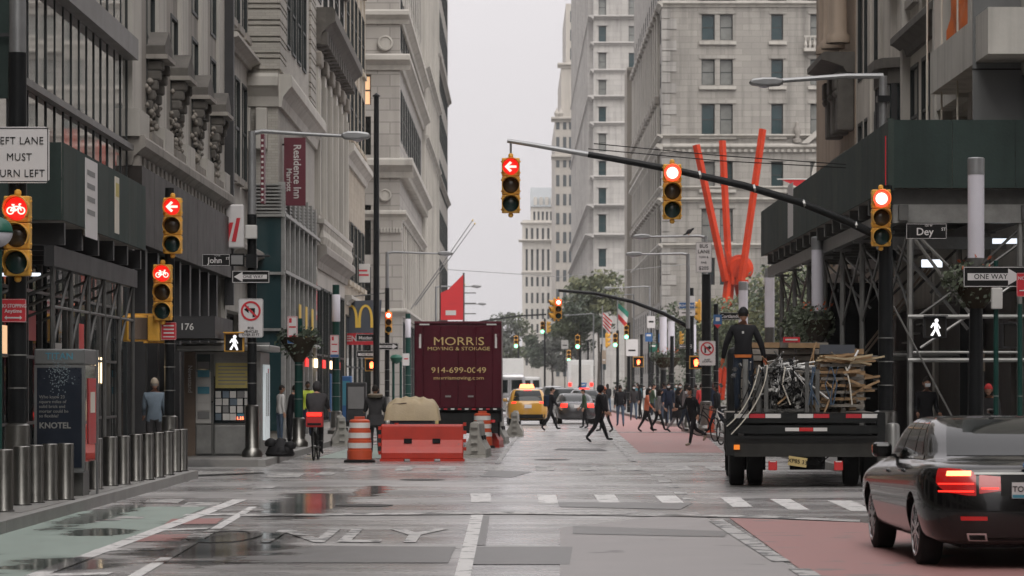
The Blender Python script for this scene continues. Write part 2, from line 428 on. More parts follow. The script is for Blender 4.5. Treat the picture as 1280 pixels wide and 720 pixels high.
def mark(name, mat, *quads, lift=.004):
    """flat paint or patch on the road, corners given on the ground"""
    for q in quads:
        pts = [(*GP(px, py), lift) for px, py in q]
        mb = MB().add(pts, [tuple(range(len(pts)))])
        o = mb.build(name, mat, road)
        o.location.z = 0
        if o.data.polygons[0].normal.z < 0: o.data.flip_normals()
mark('bus_lane', 'pink', [(700, 660), (870, 640), (1000, 715), (1040, 780), (700, 780)], lift=.004)
mark('bus_lane', 'paint_red', [(912, 648), (1078, 654), (1330, 690), (1500, 800), (1120, 800)], lift=.008)
mark('bus_lane', 'paint_red', [(772, 541), (877, 541), (905, 566), (800, 566)], [(742, 502), (806, 502), (875, 540), (772, 540)], lift=.004)
mark('bike_lane', 'paint_green', [(-260, 790), (-180, 700), (60, 645), (150, 634), (262, 633), (-120, 790)], [(395, 573), (520, 573), (540, 560), (452, 556)], lift=.004)
mark('lane_line', 'paint_white', [(-158, 790), (-130, 790), (309, 625), (291, 625)], [(40, 790), (62, 790), (322, 634), (311, 634)], lift=.008)
mark('hatch_line', 'paint_white', [(113, 690), (202, 688), (208, 685.5), (120, 687)], [(183, 665), (258, 662), (263, 660), (188, 662.6)], [(228, 645), (300, 644), (304, 642.4), (233, 643.2)], [(30, 722), (135, 719), (142, 716), (40, 718.5)], lift=.007)
mark('old_paint', 'paint_red', [(150, 678), (225, 676), (245, 668), (178, 669)], [(205, 656), (270, 655), (280, 648), (215, 649)], lift=.005)
mark('stop_line', 'paint_old', [(300, 646.5), (640, 643.2), (960, 648.3), (1075, 653.5), (1075, 651), (960, 645.6), (640, 640.6), (300, 643.6)], lift=.012)
mark('lane_line', 'paint_white', [(549, 790), (574, 790), (604, 644), (589, 644)], lift=.008)
mark('asphalt_patch', 'patch', [(590, 682), (607, 682), (612, 645), (597, 645)], [(585, 706), (712, 706), (716, 684), (590, 684)], [(700, 634), (850, 637), (866, 629), (697, 628)], [(600, 596), (640, 597), (665, 590), (612, 588)], [(280, 704), (560, 704), (570, 684), (290, 682)], lift=.0062)
mark('asphalt_patch', 'patch', [(716, 668), (905, 672), (912, 665), (716, 658)], lift=.0095)
mark('bike_symbol', 'paint_old', [(118, 652), (150, 651), (152, 649), (124, 650)], [(140, 648.6), (178, 649), (181, 646.6), (150, 645.8)], [(112, 653.5), (124, 653), (126, 651.2), (115, 651.8)], lift=.0085)
bars = []
for x0, x1, y0, y1, sk in ((588, 613, 617, 628, 1), (671, 695, 619, 630, 3), (742, 768, 618.5, 630, 8), (818, 845, 620, 631.5, 13), (900, 925, 622, 634, 16), (962, 988, 624, 637.5, 24), (1034, 1064, 626, 639, 30)):
    bars.append([(x0 + sk, y1), (x1 + sk, y1), (x1, y0), (x0, y0)])
mark('crosswalk_bar', 'paint_white', *bars, lift=.0055)
bars = []
for x0, x1 in ((440, 462), (500, 520), (551, 572), (606, 630), (669, 692), (722, 744), (768, 800), (831, 858), (878, 898)):
    k = (x0 - 645) * .05; bars.append([(x0 + k, 588.5), (x1 + k, 588.5), (x1, 582.5), (x0, 582.5)])
for x0, x1, y0, y1 in ((225, 268, 628, 634), (178, 222, 624, 629), (330, 372, 592, 597), (392, 414, 590, 594), (402, 420, 584, 586), (291, 310, 605, 607.5), (314, 338, 608, 611), (293, 313, 616, 618.5)):
    bars.append([(x0, y1), (x1, y1), (x1 + 10, y0), (x0 + 10, y0)])
for x0, y0 in ((813, 593), (822, 600), (832, 607), (842, 615), (852, 622)): bars.append([(x0 + 2, y0 + 3), (x0 + 18, y0 + 3), (x0 + 15, y0), (x0, y0)])
mark('crosswalk_bar', 'paint_old', *bars, lift=.0055)
mark('lane_line', 'paint_old', [(886, 652), (903, 650), (988, 703), (965, 703)], [(985, 712), (1012, 712), (1060, 740), (1030, 740)], [(618, 580), (624, 580), (652, 540), (649, 540)], [(765, 552), (770, 552), (795, 577), (788, 577)], lift=.012)
mark('tar_seam', 'tar', [(820, 645.5), (880, 647.5), (900, 647), (838, 644.4)], [(692, 562.5), (760, 564), (750, 561.2), (700, 560.6)], [(200, 598), (330, 592), (330, 590.8), (200, 596)], lift=.014)
# the word painted on the road
tm = text_mesh('ONLY', 1.0, .02, 1.0, 'paint_old', ext=0.0).copy()
tm.transform(Matrix.Translation((PX(392, 35), 35.0, .010)) @ Matrix.Diagonal((.80, 3.3, 1, 1)) @ Matrix.Rotation(R(-90), 4, 'X'))
link('road_lettering', tm, road)
for px, py in ((528, 600), (690, 575), (455, 632)):
    x, y = GP(px, py)
    mb = MB().lathe([(.42, 0), (.42, .007)], 28, (x, y, .002)); mb.lathe([(.36, 0), (.35, .004)], 28, (x, y, .009)); mb.build('manhole_cover', 'iron', road)
def add_wet(m, dark=.4):
    """standing rain water: dark, mirror-smooth patches with ragged edges at fixed places on the road"""
    t = m.node_tree; N = t.nodes; L = t.links; p = N['Principled BSDF']
    g = N.new('ShaderNodeNewGeometry'); sx = N.new('ShaderNodeSeparateXYZ'); L.new(g.outputs['Position'], sx.inputs[0])
    def M(op, a, b=None):
        q = N.new('ShaderNodeMath'); q.operation = op
        for i, x in enumerate((a, b)):
            if x is None: continue
            if isinstance(x, (int, float)): q.inputs[i].default_value = x
            else: L.new(x, q.inputs[i])
        return q.outputs[0]
    tot = None
    for cx, cy, rx, ry in ((-3.1, 45, .85, 6.5), (-3.2, 33, 1.1, 4.5), (-5.6, 41, .4, 6), (-4.95, 36, .5, 1.4), (-2.4, 50.5, .35, 3.5), (-4.3, 29.5, .8, 1.5)):
        a = M('POWER', M('DIVIDE', M('ABSOLUTE', M('SUBTRACT', sx.outputs[0], cx)), rx), 2); b = M('POWER', M('DIVIDE', M('ABSOLUTE', M('SUBTRACT', sx.outputs[1], cy)), ry), 2)
        e = M('POWER', 2.718, M('MULTIPLY', M('ADD', a, b), -1)); tot = e if tot is None else M('MAXIMUM', tot, e)
    mp = N.new('ShaderNodeMapping'); mp.inputs['Scale'].default_value = (.55, .8, 1); L.new(g.outputs['Position'], mp.inputs[0])
    n = N.new('ShaderNodeTexNoise'); n.inputs['Scale'].default_value = 1.7; n.inputs['Detail'].default_value = 7; n.inputs['Roughness'].default_value = .62; L.new(mp.outputs[0], n.inputs['Vector'])
    f = M('ADD', M('MULTIPLY', tot, .75), M('MULTIPLY', n.outputs['Fac'], 1.1))
    r = N.new('ShaderNodeMapRange'); r.interpolation_type = 'SMOOTHSTEP'; r.inputs[1].default_value = .84; r.inputs[2].default_value = 1.12; L.new(f, r.inputs[0]); k = r.outputs[0]
    for nm, tgt in (('Base Color', dark), ('Roughness', .10)):
        inp = p.inputs[nm]; mx = N.new('ShaderNodeMix'); mx.data_type = 'RGBA' if nm[0] == 'B' else 'FLOAT'
        A, B = (6, 7) if nm[0] == 'B' else (2, 3)
        if inp.is_linked: L.new(inp.links[0].from_socket, mx.inputs[A])
        else: mx.inputs[A].default_value = inp.default_value
        if nm[0] == 'B': mx.blend_type = 'MULTIPLY'; mx.inputs[B].default_value = (dark, dark, dark, 1)
        else: mx.inputs[B].default_value = tgt
        L.new(k, mx.inputs[0]); L.new(mx.outputs[2 if nm[0] == 'B' else 0], inp)
    for b in [q for q in N if q.type == 'BUMP']: L.new(M('SUBTRACT', .15, M('MULTIPLY', k, .15)), b.inputs['Strength'])
for nm in ('asphalt', 'paint_green', 'paint_white', 'paint_red', 'paint_old', 'patch'): add_wet(MAT(nm))

# ================================================================ BUILDINGS
_w = {}
def inst(name, me, parent, loc, rz=0.0): return link(name, me, parent, loc, rz)
def win_meshes(w, h, style, fm, gm):
    k = (round(w, 2), round(h, 2), style, fm, gm)
    if k not in _w:
        b = min(.08, w * .09); m = MB()
        m.box(-w / 2, -w / 2 + b, -.05, .05, 0, h).box(w / 2 - b, w / 2, -.05, .05, 0, h).box(-w / 2 + b, w / 2 - b, -.05, .05, 0, b).box(-w / 2 + b, w / 2 - b, -.05, .05, h - b, h)
        if style in ('sash', 'two'): m.box(-w / 2 + b, w / 2 - b, -.03, .05, h * .5 - b / 2, h * .5 + b / 2)
        if style in ('two', 'pair'): m.box(-b / 2, b / 2, -.045, .05, b, h - b)
        if style == 'transom': m.box(-w / 2 + b, w / 2 - b, -.03, .05, h * .68, h * .68 + b); m.box(-b / 2, b / 2, -.045, .05, b, h * .68)
        fr = m.mesh('window', fm)
        pa = MB().box(-w / 2 + b / 2, w / 2 - b / 2, .0, .012, b / 2, h - b / 2).mesh('pane', gm)
        _w[k] = (fr, pa)
    return _w[k]
def facade(mb, root, O, th, W, z0, z1, rects, dep=.35, style='sash', fm='frame_dk', gm='glass', sill=None, windows=True, lit=(), gm2=None):
    """a wall skin with real openings; u runs along the wall, depth runs inward"""
    mb.at(O, th)
    us = sorted({0, W} | {a for r in rects for a in r[:2]}); vs_ = sorted({z0, z1} | {a for r in rects for a in r[2:]})
    us = [u for u in us if 0 <= u <= W]; vs_ = [v for v in vs_ if z0 <= v <= z1]
    for i in range(len(us) - 1):
        uc = (us[i] + us[i + 1]) / 2; run = None
        cols = [r for r in rects if r[0] < uc < r[1]]
        for j in range(len(vs_)):
            solid = j < len(vs_) - 1 and not any(r[2] < (vs_[j] + vs_[j + 1]) / 2 < r[3] for r in cols)
            if solid and run is None: run = vs_[j]
            if not solid and run is not None:
                mb.add([(us[i], 0, run), (us[i + 1], 0, run), (us[i + 1], 0, vs_[j]), (us[i], 0, vs_[j])], [(0, 1, 2, 3)]); run = None
    for k, (a, b, c, d) in enumerate(rects):
        mb.add([(a, 0, c), (b, 0, c), (b, 0, d), (a, 0, d), (a, dep, c), (b, dep, c), (b, dep, d), (a, dep, d)], [(0, 1, 5, 4), (1, 2, 6, 5), (2, 3, 7, 6), (3, 0, 4, 7)])
        if windows:
            g = gm
            if k in lit: g = 'lit_window'
            elif gm2 and random.random() < .35: g = gm2
            fr, pa = win_meshes(b - a, d - c, style, fm, g)
            p = Matrix.Translation((O[0], O[1], 0)) @ Matrix.Rotation(th, 4, 'Z') @ Vector(((a + b) / 2, dep - .06, c))
            o = inst('window', fr, root, p - root.location, th); inst('pane', pa, o, (0, 0, 0))
            if sill:
                ks = ('sill', round(b - a, 2), sill)
                if ks not in _w: _w[ks] = MB().box(-(b - a) / 2 - .12, (b - a) / 2 + .12, -dep - .1, -dep + .12, -.22, -.02).mesh('sill', sill)
                inst('sill', _w[ks], o, (0, 0, 0))
    return mb
def shell(mb, x0, x1, y0, y1, h, skip=()):
    """plain remaining sides and the roof"""
    mb.at()
    Q = {'n': [(x0, y0, 0), (x1, y0, 0), (x1, y0, h), (x0, y0, h)], 's': [(x1, y1, 0), (x0, y1, 0), (x0, y1, h), (x1, y1, h)],
         'e': [(x1, y0, 0), (x1, y1, 0), (x1, y1, h), (x1, y0, h)], 'w': [(x0, y1, 0), (x0, y0, 0), (x0, y0, h), (x0, y1, h)]}
    for k, q in Q.items():
        if k not in skip: mb.add(q, [(0, 1, 2, 3)])
    mb.add([(x0, y0, h), (x1, y0, h), (x1, y1, h), (x0, y1, h)], [(0, 1, 2, 3)])
    return mb
def grid(us, w, vs_, h): return [(u, u + w, v, v + h) for v in vs_ for u in us]
LEFT, RIGHT = R(90), R(-90)
def cornice(root, O, th, W, z, dep, h, mat, name='cornice', dent=0, ends=0.0, dm=None):
    m = MB(O, th)
    m.prof(-ends, W + ends, [(.02, z), (-dep * .25, z), (-dep * .35, z + h * .3), (-dep * .8, z + h * .55), (-dep, z + h * .62), (-dep, z + h * .9), (-dep * .9, z + h), (.02, z + h)])
    o = m.build(name, mat, root, root)
    if dent:
        n = int(W / dent); me = MB().box(0, dent * .5, -dep * .62, 0, -h * .02, h * .34).mesh('dentil', dm or mat)
        for i in range(min(n, 120)):
            p = Matrix.Translation((O[0], O[1], 0)) @ Matrix.Rotation(th, 4, 'Z') @ Vector((i * dent + .1, 0, z))
            inst('dentil', me, o, p - root.location, th)
    return o

# ---- unseen street blocks beside and behind the viewer, added to dim light and reflections
for nm, lab, x0_, x1_, ya, yb, h_, th_ in (('unseen_office_block', 'unseen dark office block added beside the viewer on the left, outside the frame', -30, -8.6, -140, 43.5, 38, LEFT), ('stone_block', 'unseen stone block added beside the viewer on the right, outside the frame', 11.5, 40, -140, 46, 34, RIGHT)):
    g = thing(nm, lab, 'building', (x0_, ya, 0)); mb = MB(); n = int((yb - ya) / 7)
    rects = grid([1 + 7 * i for i in range(n)], 4.5, [1.0, 6, 11, 16, 21, 26], 3.2)
    facade(mb, g, (x1_, ya) if th_ > 0 else (x0_, yb), th_, yb - ya, 0, h_, rects, .25, 'two'); shell(mb, x0_, x1_, ya, yb, h_, 'e' if th_ > 0 else 'w'); mb.build('wall', 'stone_dk', g, g)
# ---- glass fronted corner building (left)
XL = -8.2
g = thing('glass_building', 'glass curtain-wall corner building above the dark green shed on the left', 'building', (XL, 44, 0))
mb = MB(); shell(mb, -30, XL - .25, 44, 64, 42); mb.build('wall', 'interior', g, g)
cells = [(.05, 5.55), (5.6, 6.72), (6.80, 8.62), (9.02, 11.0), (11.08, 12.9), (13.3, 15.3), (15.4, 17.2), (17.6, 22), (22.3, 27), (27.3, 32), (32.3, 37), (37.3, 41.8)]
pm = {}
for ci, (a, b) in enumerate(cells):
    for i in range(20):
        if ci > 6 and i % 2: continue
        wd = 1.94 if ci > 6 else .94
        me = pm.setdefault((ci, ), MB().box(.03, wd + .03, .0, .012, 0, b - a).mesh('glass_pane', 'glass_mirror' if ci else 'glass'))
        o = inst('glass_pane', me, g, (0, i, a), LEFT); o.rotation_euler = (0, random.uniform(-.004, .004), LEFT + random.uniform(-.006, .006))
for i in range(21):
    MB((XL, 44 + i, 0), LEFT).box(-.026, .026, -.02, .05, 0, 41.8).build('mullion', 'frame_dk', g, g)
for z0, z1, d in ((5.5, 5.62, .05), (6.7, 6.82, .10), (8.6, 9.04, .20), (10.98, 11.1, .1), (12.88, 13.32, .2), (17.2, 17.6, .2)):
    MB((XL, 44, 0), LEFT).box(-.05, 20.02, -d - .05, -.005, z0, z1).build('transom', 'spandrel', g, g)
# dark hoarding tower in front of it at the frame edge
t = thing('hoarding', 'dark green boarded hoist tower rising at the left edge above the shed', 'hoarding', (-7.7, 45, 0))
MB((-9.8, 45.0, 0)).box(0, 2.32, 0, .08, 6.0, 16).build('board', 'ply_green', t, t)
for i in range(5): MB((-9.8, 44.9, 0)).box(0, 2.36, 0, .04, 6.9 + i * 2.2, 6.95 + i * 2.2).build('batten', 'dark_metal', t, t)
MB((-7.44, 44.95, 0)).box(0, .10, -.05, .1, 5.9, 16).build('corner_post', 'brown', t, t)

# ---- ornate stone building with window hoods
g = thing('ornate_stone_building', 'weathered ornate stone building with carved hooded windows and a dark ground-floor fascia', 'building', (XL, 64.2, 0))
W = 20.3; O = (XL, 64.2); mb = MB(); h = 38
bays = [1.9 + 4.7 * i for i in range(4)]
rects = [(u + 1.35, u + 2.85, 7.6, 10.6) for u in bays]
for k in range(6): rects += [(u + 1.35, u + 2.85, 11.2 + k * 4.2, 14.9 + k * 4.2) for u in bays]
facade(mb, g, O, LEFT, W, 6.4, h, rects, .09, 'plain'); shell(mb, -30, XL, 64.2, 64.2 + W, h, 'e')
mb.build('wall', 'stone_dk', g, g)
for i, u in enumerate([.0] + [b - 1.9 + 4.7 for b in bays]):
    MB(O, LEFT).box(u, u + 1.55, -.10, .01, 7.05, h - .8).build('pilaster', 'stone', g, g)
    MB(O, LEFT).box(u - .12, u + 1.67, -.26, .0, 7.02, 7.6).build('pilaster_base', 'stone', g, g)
for i, u in enumerate(bays):
    u1 = u + 1.5
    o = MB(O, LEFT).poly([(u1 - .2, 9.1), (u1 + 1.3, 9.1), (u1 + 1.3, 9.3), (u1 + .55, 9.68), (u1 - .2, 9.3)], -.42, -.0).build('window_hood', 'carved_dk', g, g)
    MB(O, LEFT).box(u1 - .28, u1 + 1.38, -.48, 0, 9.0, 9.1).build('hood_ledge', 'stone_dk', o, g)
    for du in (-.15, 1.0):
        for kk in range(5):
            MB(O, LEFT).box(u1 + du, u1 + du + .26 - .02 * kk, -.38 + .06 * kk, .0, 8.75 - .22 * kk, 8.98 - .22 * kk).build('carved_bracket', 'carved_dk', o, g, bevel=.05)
    m = MB(O, LEFT)
    for q in range(90):
        a = random.uniform(u1 - .35, u1 + 1.5); z = random.uniform(7.2, 8.75); s_ = random.uniform(.03, .085); m.lathe([(.02, -s_), (s_ * .8, -s_ * .4), (s_, 0), (s_ * .7, s_ * .6), (.02, s_)], 6, (a, -random.uniform(.0, .14), z))
    cf = m.build('carving', 'carved', g, g, smooth=60); cf['kind'] = 'stuff'
    MB(O, LEFT).box(u - .1, u + 2.0, -.3, 0, 7.05, 7.25).build('balcony_slab', 'carved', g, g)
cornice(g, O, LEFT, W, 6.42, .38, .62, 'stone_dk', 'base_cornice', dent=.8)
for i in range(9): MB(O, LEFT).box(i * 2.25 + .01, i * 2.25 + 2.24, -.30, .0, 4.75, 6.40).build('fascia_panel', 'dark_panel', g, g)
for i in range(9):
    MB(O, LEFT).box(i * 2.25, i * 2.25 + .35, -.1, .4, .15, 4.75).build('shop_pier', 'dark_metal', g, g)
    MB(O, LEFT).box(i * 2.25 + .36, i * 2.25 + 2.24, .3, .33, .15, 4.74).build('shop_pane', 'glass', g, g)
# canopy with the street number
cn = MB(O, LEFT).box(2.5, 6.6, -1.6, -.31, 2.8, 3.28).build('entrance_canopy', 'dark_metal', g, g)
text(cn, '176', .98, 2.5 - .012, 3.04, .15, 'off_white', .002)

# ---- narrow brown-grey building with slot windows
g = thing('narrow_stone_building', 'narrow plain stone building squeezed beside the brick hotel', 'building', (XL, 84.6, 0))
O = (XL + .1, 84.6); W = 7.3; mb = MB()
rects = grid([.6, 2.9, 5.2], 1.5, [7.8 + 4.4 * k for k in range(7)], 2.9)
facade(mb, g, O, LEFT, W, 4.2, 40, rects, .08, 'sash', sill='stone_dk'); facade(mb, g, O, LEFT, W, 0, 4.2, [(.5, 6.8, .3, 3.9)], .5, 'two', 'dark_metal')
shell(mb, -30, XL + .1, 84.6, 84.6 + W, 40, 'e'); mb.build('wall', 'stone', g, g)
for z in (11.3, 20.1, 28.9): cornice(g, O, LEFT, W, z, .38, .32, 'stone', 'string_course', ends=.05)
cornice(g, O, LEFT, W, 5.3, .5, .5, 'stone_dk')
MB(O, LEFT).box(-.12, .12, -.25, 0, 4, 40).build('drain_pipe', 'dark_metal', g, g)
# red and white shop sign hung out over the pavement
s = thing('shop_sign', 'white shop sign with red script lettering hung from the narrow stone building', 'sign', (XL + .1, 84.0, 0))
MB((XL - .55, 83.6, 0)).box(0, 1.25, 0, .3, 5.55, 6.75).build('panel', 'sign_white', s, s, bevel=.04)
for k, (dx, dz, hh, ww) in enumerate(((.2, .55, .85, .16), (.42, .5, .45, .12), (.62, .55, .6, .14), (.85, .45, .5, .13), (1.05, .5, .65, .12))):
    MB((XL - .55, 83.585, 5.55)).poly([(dx - ww, dz - hh / 2), (dx, dz - hh / 2), (dx + ww, dz + hh / 2), (dx + .02, dz + hh / 2)], 0, .01).build('lettering', 'sign_red', s, s)

# ---- banded brick hotel with louvres and a glass bay
X3 = -7.2
g = thing('brick_hotel', 'banded buff brick hotel with stone cornice, louvred band and glass bay', 'building', (X3, 92, 0))
O = (X3, 92); W = 16.6; mb = MB(); h = 48
rects = grid([3.0, 5.4, 7.8, 10.2], 1.6, [12.4 + 4.0 * k for k in range(9)], 2.6)
facade(mb, g, O, LEFT, W, 7.9, h, rects, .06, 'sash', fm='frame_dk'); shell(mb, -30, X3, 92, 92 + W, h, 'e'); mb.build('wall', 'brickwork', g, g)
z = 11.35; k = 0
while z < 30:
    for hh in (.34, .16):
        MB().box(-8.6, X3 + .07, 91.93, 94.6, z, z + hh - .055).build('stone_band', 'brickwork', g, g)
        MB(O, LEFT).box(W - 2.9, W - .02, -.07, .3, z, z + hh - .055).build('stone_band', 'brickwork', g, g); z += hh
cornice(g, O, LEFT, W, 10.2, .42, 1.0, 'stone', 'cornice', ends=.0)
cornice(g, (-8.6, 92), 0, 1.42, 10.21, .42, .98, 'stone', 'cornice_return')
for u in (-8.35, -7.85): MB().box(u, u + .34, 91.6, 92.02, 8.9, 10.15).build('corbel_block', 'stone', g, g, bevel=.03)
cornice(g, O, LEFT, W, 20.6, .35, .4, 'stone', 'string_course')
for i in range(9): MB(O, LEFT).box(.3, W - .5, -.12, .06, 6.98 + i * .105, 7.03 + i * .105).build('louvre_slat', 'galv', g, g)
for i in range(9): MB().box(-8.6, X3 + .1, 91.84, 92.0, 6.98 + i * .105, 7.03 + i * .105).build('louvre_slat', 'galv', g, g)
for i in range(8): MB(O, LEFT).box(.15 + i * 2.05, .35 + i * 2.05, -.2, .05, 0.15, 7.95).build('bay_post', 'galv', g, g)
for i in range(8):
    for za, zb in ((.4, 3.0), (3.5, 5.15), (5.25, 6.9)):
        MB(O, LEFT).box(.37 + i * 2.05, 2.18 + i * 2.05, -.1, -.085, za, zb).build('bay_pane', 'glass_mirror', g, g)
for za in (3.1, 5.17, 6.9): MB(O, LEFT).box(.1, W - .3, -.24, -.0, za, za + .1).build('bay_rail', 'galv', g, g)
for zb in (3.5, 5.2, 6.95): MB().box(-8.55, X3 + .2, 91.75, 91.98, zb - .08, zb).build('bay_rail', 'galv', g, g)
MB().box(-8.55, X3 + .1, 91.87, 91.89, .4, 6.85).build('bay_pane', 'glass_green', g, g)
# ---- building with dark cornices and fluted pilasters
g = thing('pilastered_building', 'stone building with deep dark cornice over tall pilasters, above the burger restaurant', 'building', (X3, 108.6, 0))
O = (X3, 108.6); W = 19.2; mb = MB(); h = 36
rects = grid([1.75 + 3.6 * i for i in range(5)], 1.8, [8.2], 4.6) + grid([1.4 + 3.6 * i for i in range(5)], 2.0, [15.8 + 4 * k for k in range(5)], 2.6) + [(1.0 + 3.6 * i, 3.9 + 3.6 * i, .4, 5.4) for i in range(5)]
facade(mb, g, O, LEFT, W, 0, h, rects, .07, 'two'); shell(mb, -30, X3, 108.6, 127.8, h, 'e'); mb.build('wall', 'stone', g, g)
for i in range(6):
    u = .1 + 3.6 * i
    c = MB(O, LEFT).box(u, u + 1.0, -.14, .01, 7.6, 13.2).build('pilaster', 'stone', g, g)
    for q in range(4): MB(O, LEFT).box(u + .1 + q * .23, u + .2 + q * .23, -.19, -.135, 7.9, 12.8).build('flute', 'stone', c, g)
    MB(O, LEFT).box(u - .1, u + 1.1, -.26, 0, 13.2, 13.75).build('capital', 'carved', g, g, bevel=.08)
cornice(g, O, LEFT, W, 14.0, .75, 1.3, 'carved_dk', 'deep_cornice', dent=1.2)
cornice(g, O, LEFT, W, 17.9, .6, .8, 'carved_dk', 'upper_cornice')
cornice(g, O, LEFT, W, 6.0, .45, .8, 'stone_dk', 'base_cornice')
for i in range(28): MB(O, LEFT).lathe([(.1, 0), (.16, .25), (.08, .5), (.12, .7)], 7, (.4 + .67 * i, -.25, 6.85)).build('baluster', 'stone', g, g)
MB(O, LEFT).box(0, W, -.35, -.12, 7.58, 7.75).build('balustrade_rail', 'stone', g, g)
# ---- plain tan building
g = thing('tan_building', 'plain tan office building with long rows of windows before the second corner', 'building', (X3, 127.8, 0))
O = (X3, 127.8); W = 17; mb = MB(); h = 46
rects = grid([1.0 + 3.2 * i for i in range(5)], 2.0, [6.3, 12.6] + [16.4 + 3.8 * k for k in range(7)], 2.6) + [(.6 + 4 * i, 4.0 + 4 * i, .4, 4.8) for i in range(4)]
facade(mb, g, O, LEFT, W, 0, h, rects, .06, 'sash', sill='tan'); shell(mb, -30, X3, 127.8, 144.8, h, 'e'); mb.build('wall', 'tan', g, g)
cornice(g, O, LEFT, W, 11.2, .4, .8, 'stone'); cornice(g, O, LEFT, W, 5.2, .3, .4, 'stone', 'string_course'); cornice(g, O, LEFT, W, 24.4, .4, .4, 'tan', 'string_course')
for i in range(6): MB(O, LEFT).box(.1 + 3.2 * i, +.5 + 3.2 * i, -.05, 0, 12.05, h).build('pier', 'tan', g, g)
# ---- tall classical stone tower across the side street
X6 = -6.04
g = thing('classical_tower', 'tall pale classical stone tower with moulded cornices and corner pilaster', 'building', (X6, 158, 0))
h = 72; mb = MB(); Wn = 22
facade(mb, g, (X6 - Wn, 158), 0, Wn, 0, h, [(Wn - 2.9, Wn - 1.5, a, b) for a, b in ((1, 5), (5.6, 8.0), (8.6, 11.2), (13.8, 15.8), (16.4, 18.0), (22.2, 25.6), (27, 30), (32, 35))] + [(Wn - 7, Wn - 5.6, a, b) for a, b in ((1, 5), (5.6, 8.0), (8.6, 11.2), (13.8, 15.8))], .7, 'two', lit=(4,))
rects = grid([1.1 + 3.4 * i for i in range(10)], 2.1, [6.5, 14.6, 19.4] + [23.4 + 4 * k for k in range(6)], 2.7) + [(1.0 + 3.4 * i, 3.3 + 3.4 * i, .4, 5.2) for i in range(10)]
facade(mb, g, (X6, 158), LEFT, 37, 0, h, rects, .08, 'two'); shell(mb, -30, X6, 158, 195, h, 'en'); mb.build('wall', 'stone_block', g, g)
for z, d, hh in ((5.4, .4, .4), (10.4, .35, .5), (12.6, .7, 1.0), (18.2, .55, .8), (20.6, .5, .7), (34, .6, 1)):
    cornice(g, (X6 - Wn, 158), 0, Wn + d * .98, z, d, hh, 'stone', 'cornice'); cornice(g, (X6, 158), LEFT, 37, z + .003, d * 1.01, hh, 'stone', 'cornice', dent=1.0 if d > .6 else 0)
MB().box(X6 - 1.35, X6 + .12, 157.88, 159, .15, 10.4).build('corner_pilaster', 'stone_block', g, g)
for i in range(9): MB((X6 - 1.3, 157.85, 10.0)).box(i * .16, i * .16 + .08, -.2, .05, -.25, 0).build('dentil', 'stone', g, g)
for z, r in ((11.7, .32), (19.6, .4)): MB().xf(Matrix.Translation((X6 - .75, 157.9, z)) @ Matrix.Rotation(R(90), 4, 'X')).lathe([(r, 0), (r, .12), (r * .8, .14), (r * .75, .08), (.02, .08)], 20).build('roundel', 'stone', g, g, smooth=40)
for i in range(11): MB((X6, 158), LEFT).box(.15 + 3.4 * i, .85 + 3.4 * i, -.1, 0, 5.9, 10.3).build('pilaster', 'stone', g, g)
for i in range(11): MB((X6, 158), LEFT).box(.15 + 3.4 * i, .85 + 3.4 * i, -.08, 0, 22, h - 3).build('pier', 'stone', g, g)
for i, (px, py) in enumerate(((576, 284), (575, 280), (583, 331), (580, 330))):
    d = 172 + i * 9
    f = thing('flagpole', ['lower', 'upper', 'lower far', 'upper far'][i] + ' slanting bare flagpole on the classical tower', 'flagpole', (X6, d, 0))
    MB((X6, d, 0)).tube([(0, 0, 6.0 + (i % 2) * .5 + (i // 2) * -2), (3.6 - .9 * (i // 2), -1, 11.1 + (i % 2) * .3 - (i // 2) * 3)], .04, 6, .02).build('pole', 'pole_grey', f, f)
    MB((X6, d, 0)).lathe([(.02, -.07), (.06, 0), (.02, .07)], 8, (3.6 - .9 * (i // 2), -1, 11.1 + (i % 2) * .3 - (i // 2) * 3)).build('finial', 'gold', f, f)
# ---- two more towers down the left side
for nm, lab, y0, y1, h, mt, xs in (('ribbed_tower', 'tall grey ribbed tower farther down the left side', 195, 229, 100, 'stone', X6 + .15), ('slab_tower', 'flat pale slab tower at the end of the left row, beside the sky', 229, 268, 120, 'stone_lt', X6 + .02)):
    g = thing(nm, lab, 'building', (xs, y0, 0)); mb = MB(); n = int((y1 - y0) / 3.4)
    rects = grid([.9 + 3.4 * i for i in range(n)], 1.6, [5.5 + 3.9 * k for k in range(9)], 2.4)
    facade(mb, g, (xs, y0), LEFT, y1 - y0, 0, h, rects, .07, 'sash', gm='glass_far'); shell(mb, -30, xs, y0, y1, h, 'e'); mb.build('wall', mt, g, g)
    if nm[0] == 'r':
        for i in range(n + 1): MB((xs, y0), LEFT).box(.1 + 3.4 * i, .7 + 3.4 * i, -.1, 0, 4, h).build('rib', mt, g, g)
    for z in (4.6, 17.5, 36): cornice(g, (xs, y0), LEFT, y1 - y0, z, .3, .4, mt, 'string_course')
    cornice(g, (xs, y0), LEFT, y1 - y0, 26.4 if nm[0] == 's' else 22, .35, .5, mt, 'ledge')

# ================================================================ RIGHT SIDE BUILDINGS
XR = 10.0
def rface(y0, y1): return (XR, y1)        # right walls: u runs towards the viewer
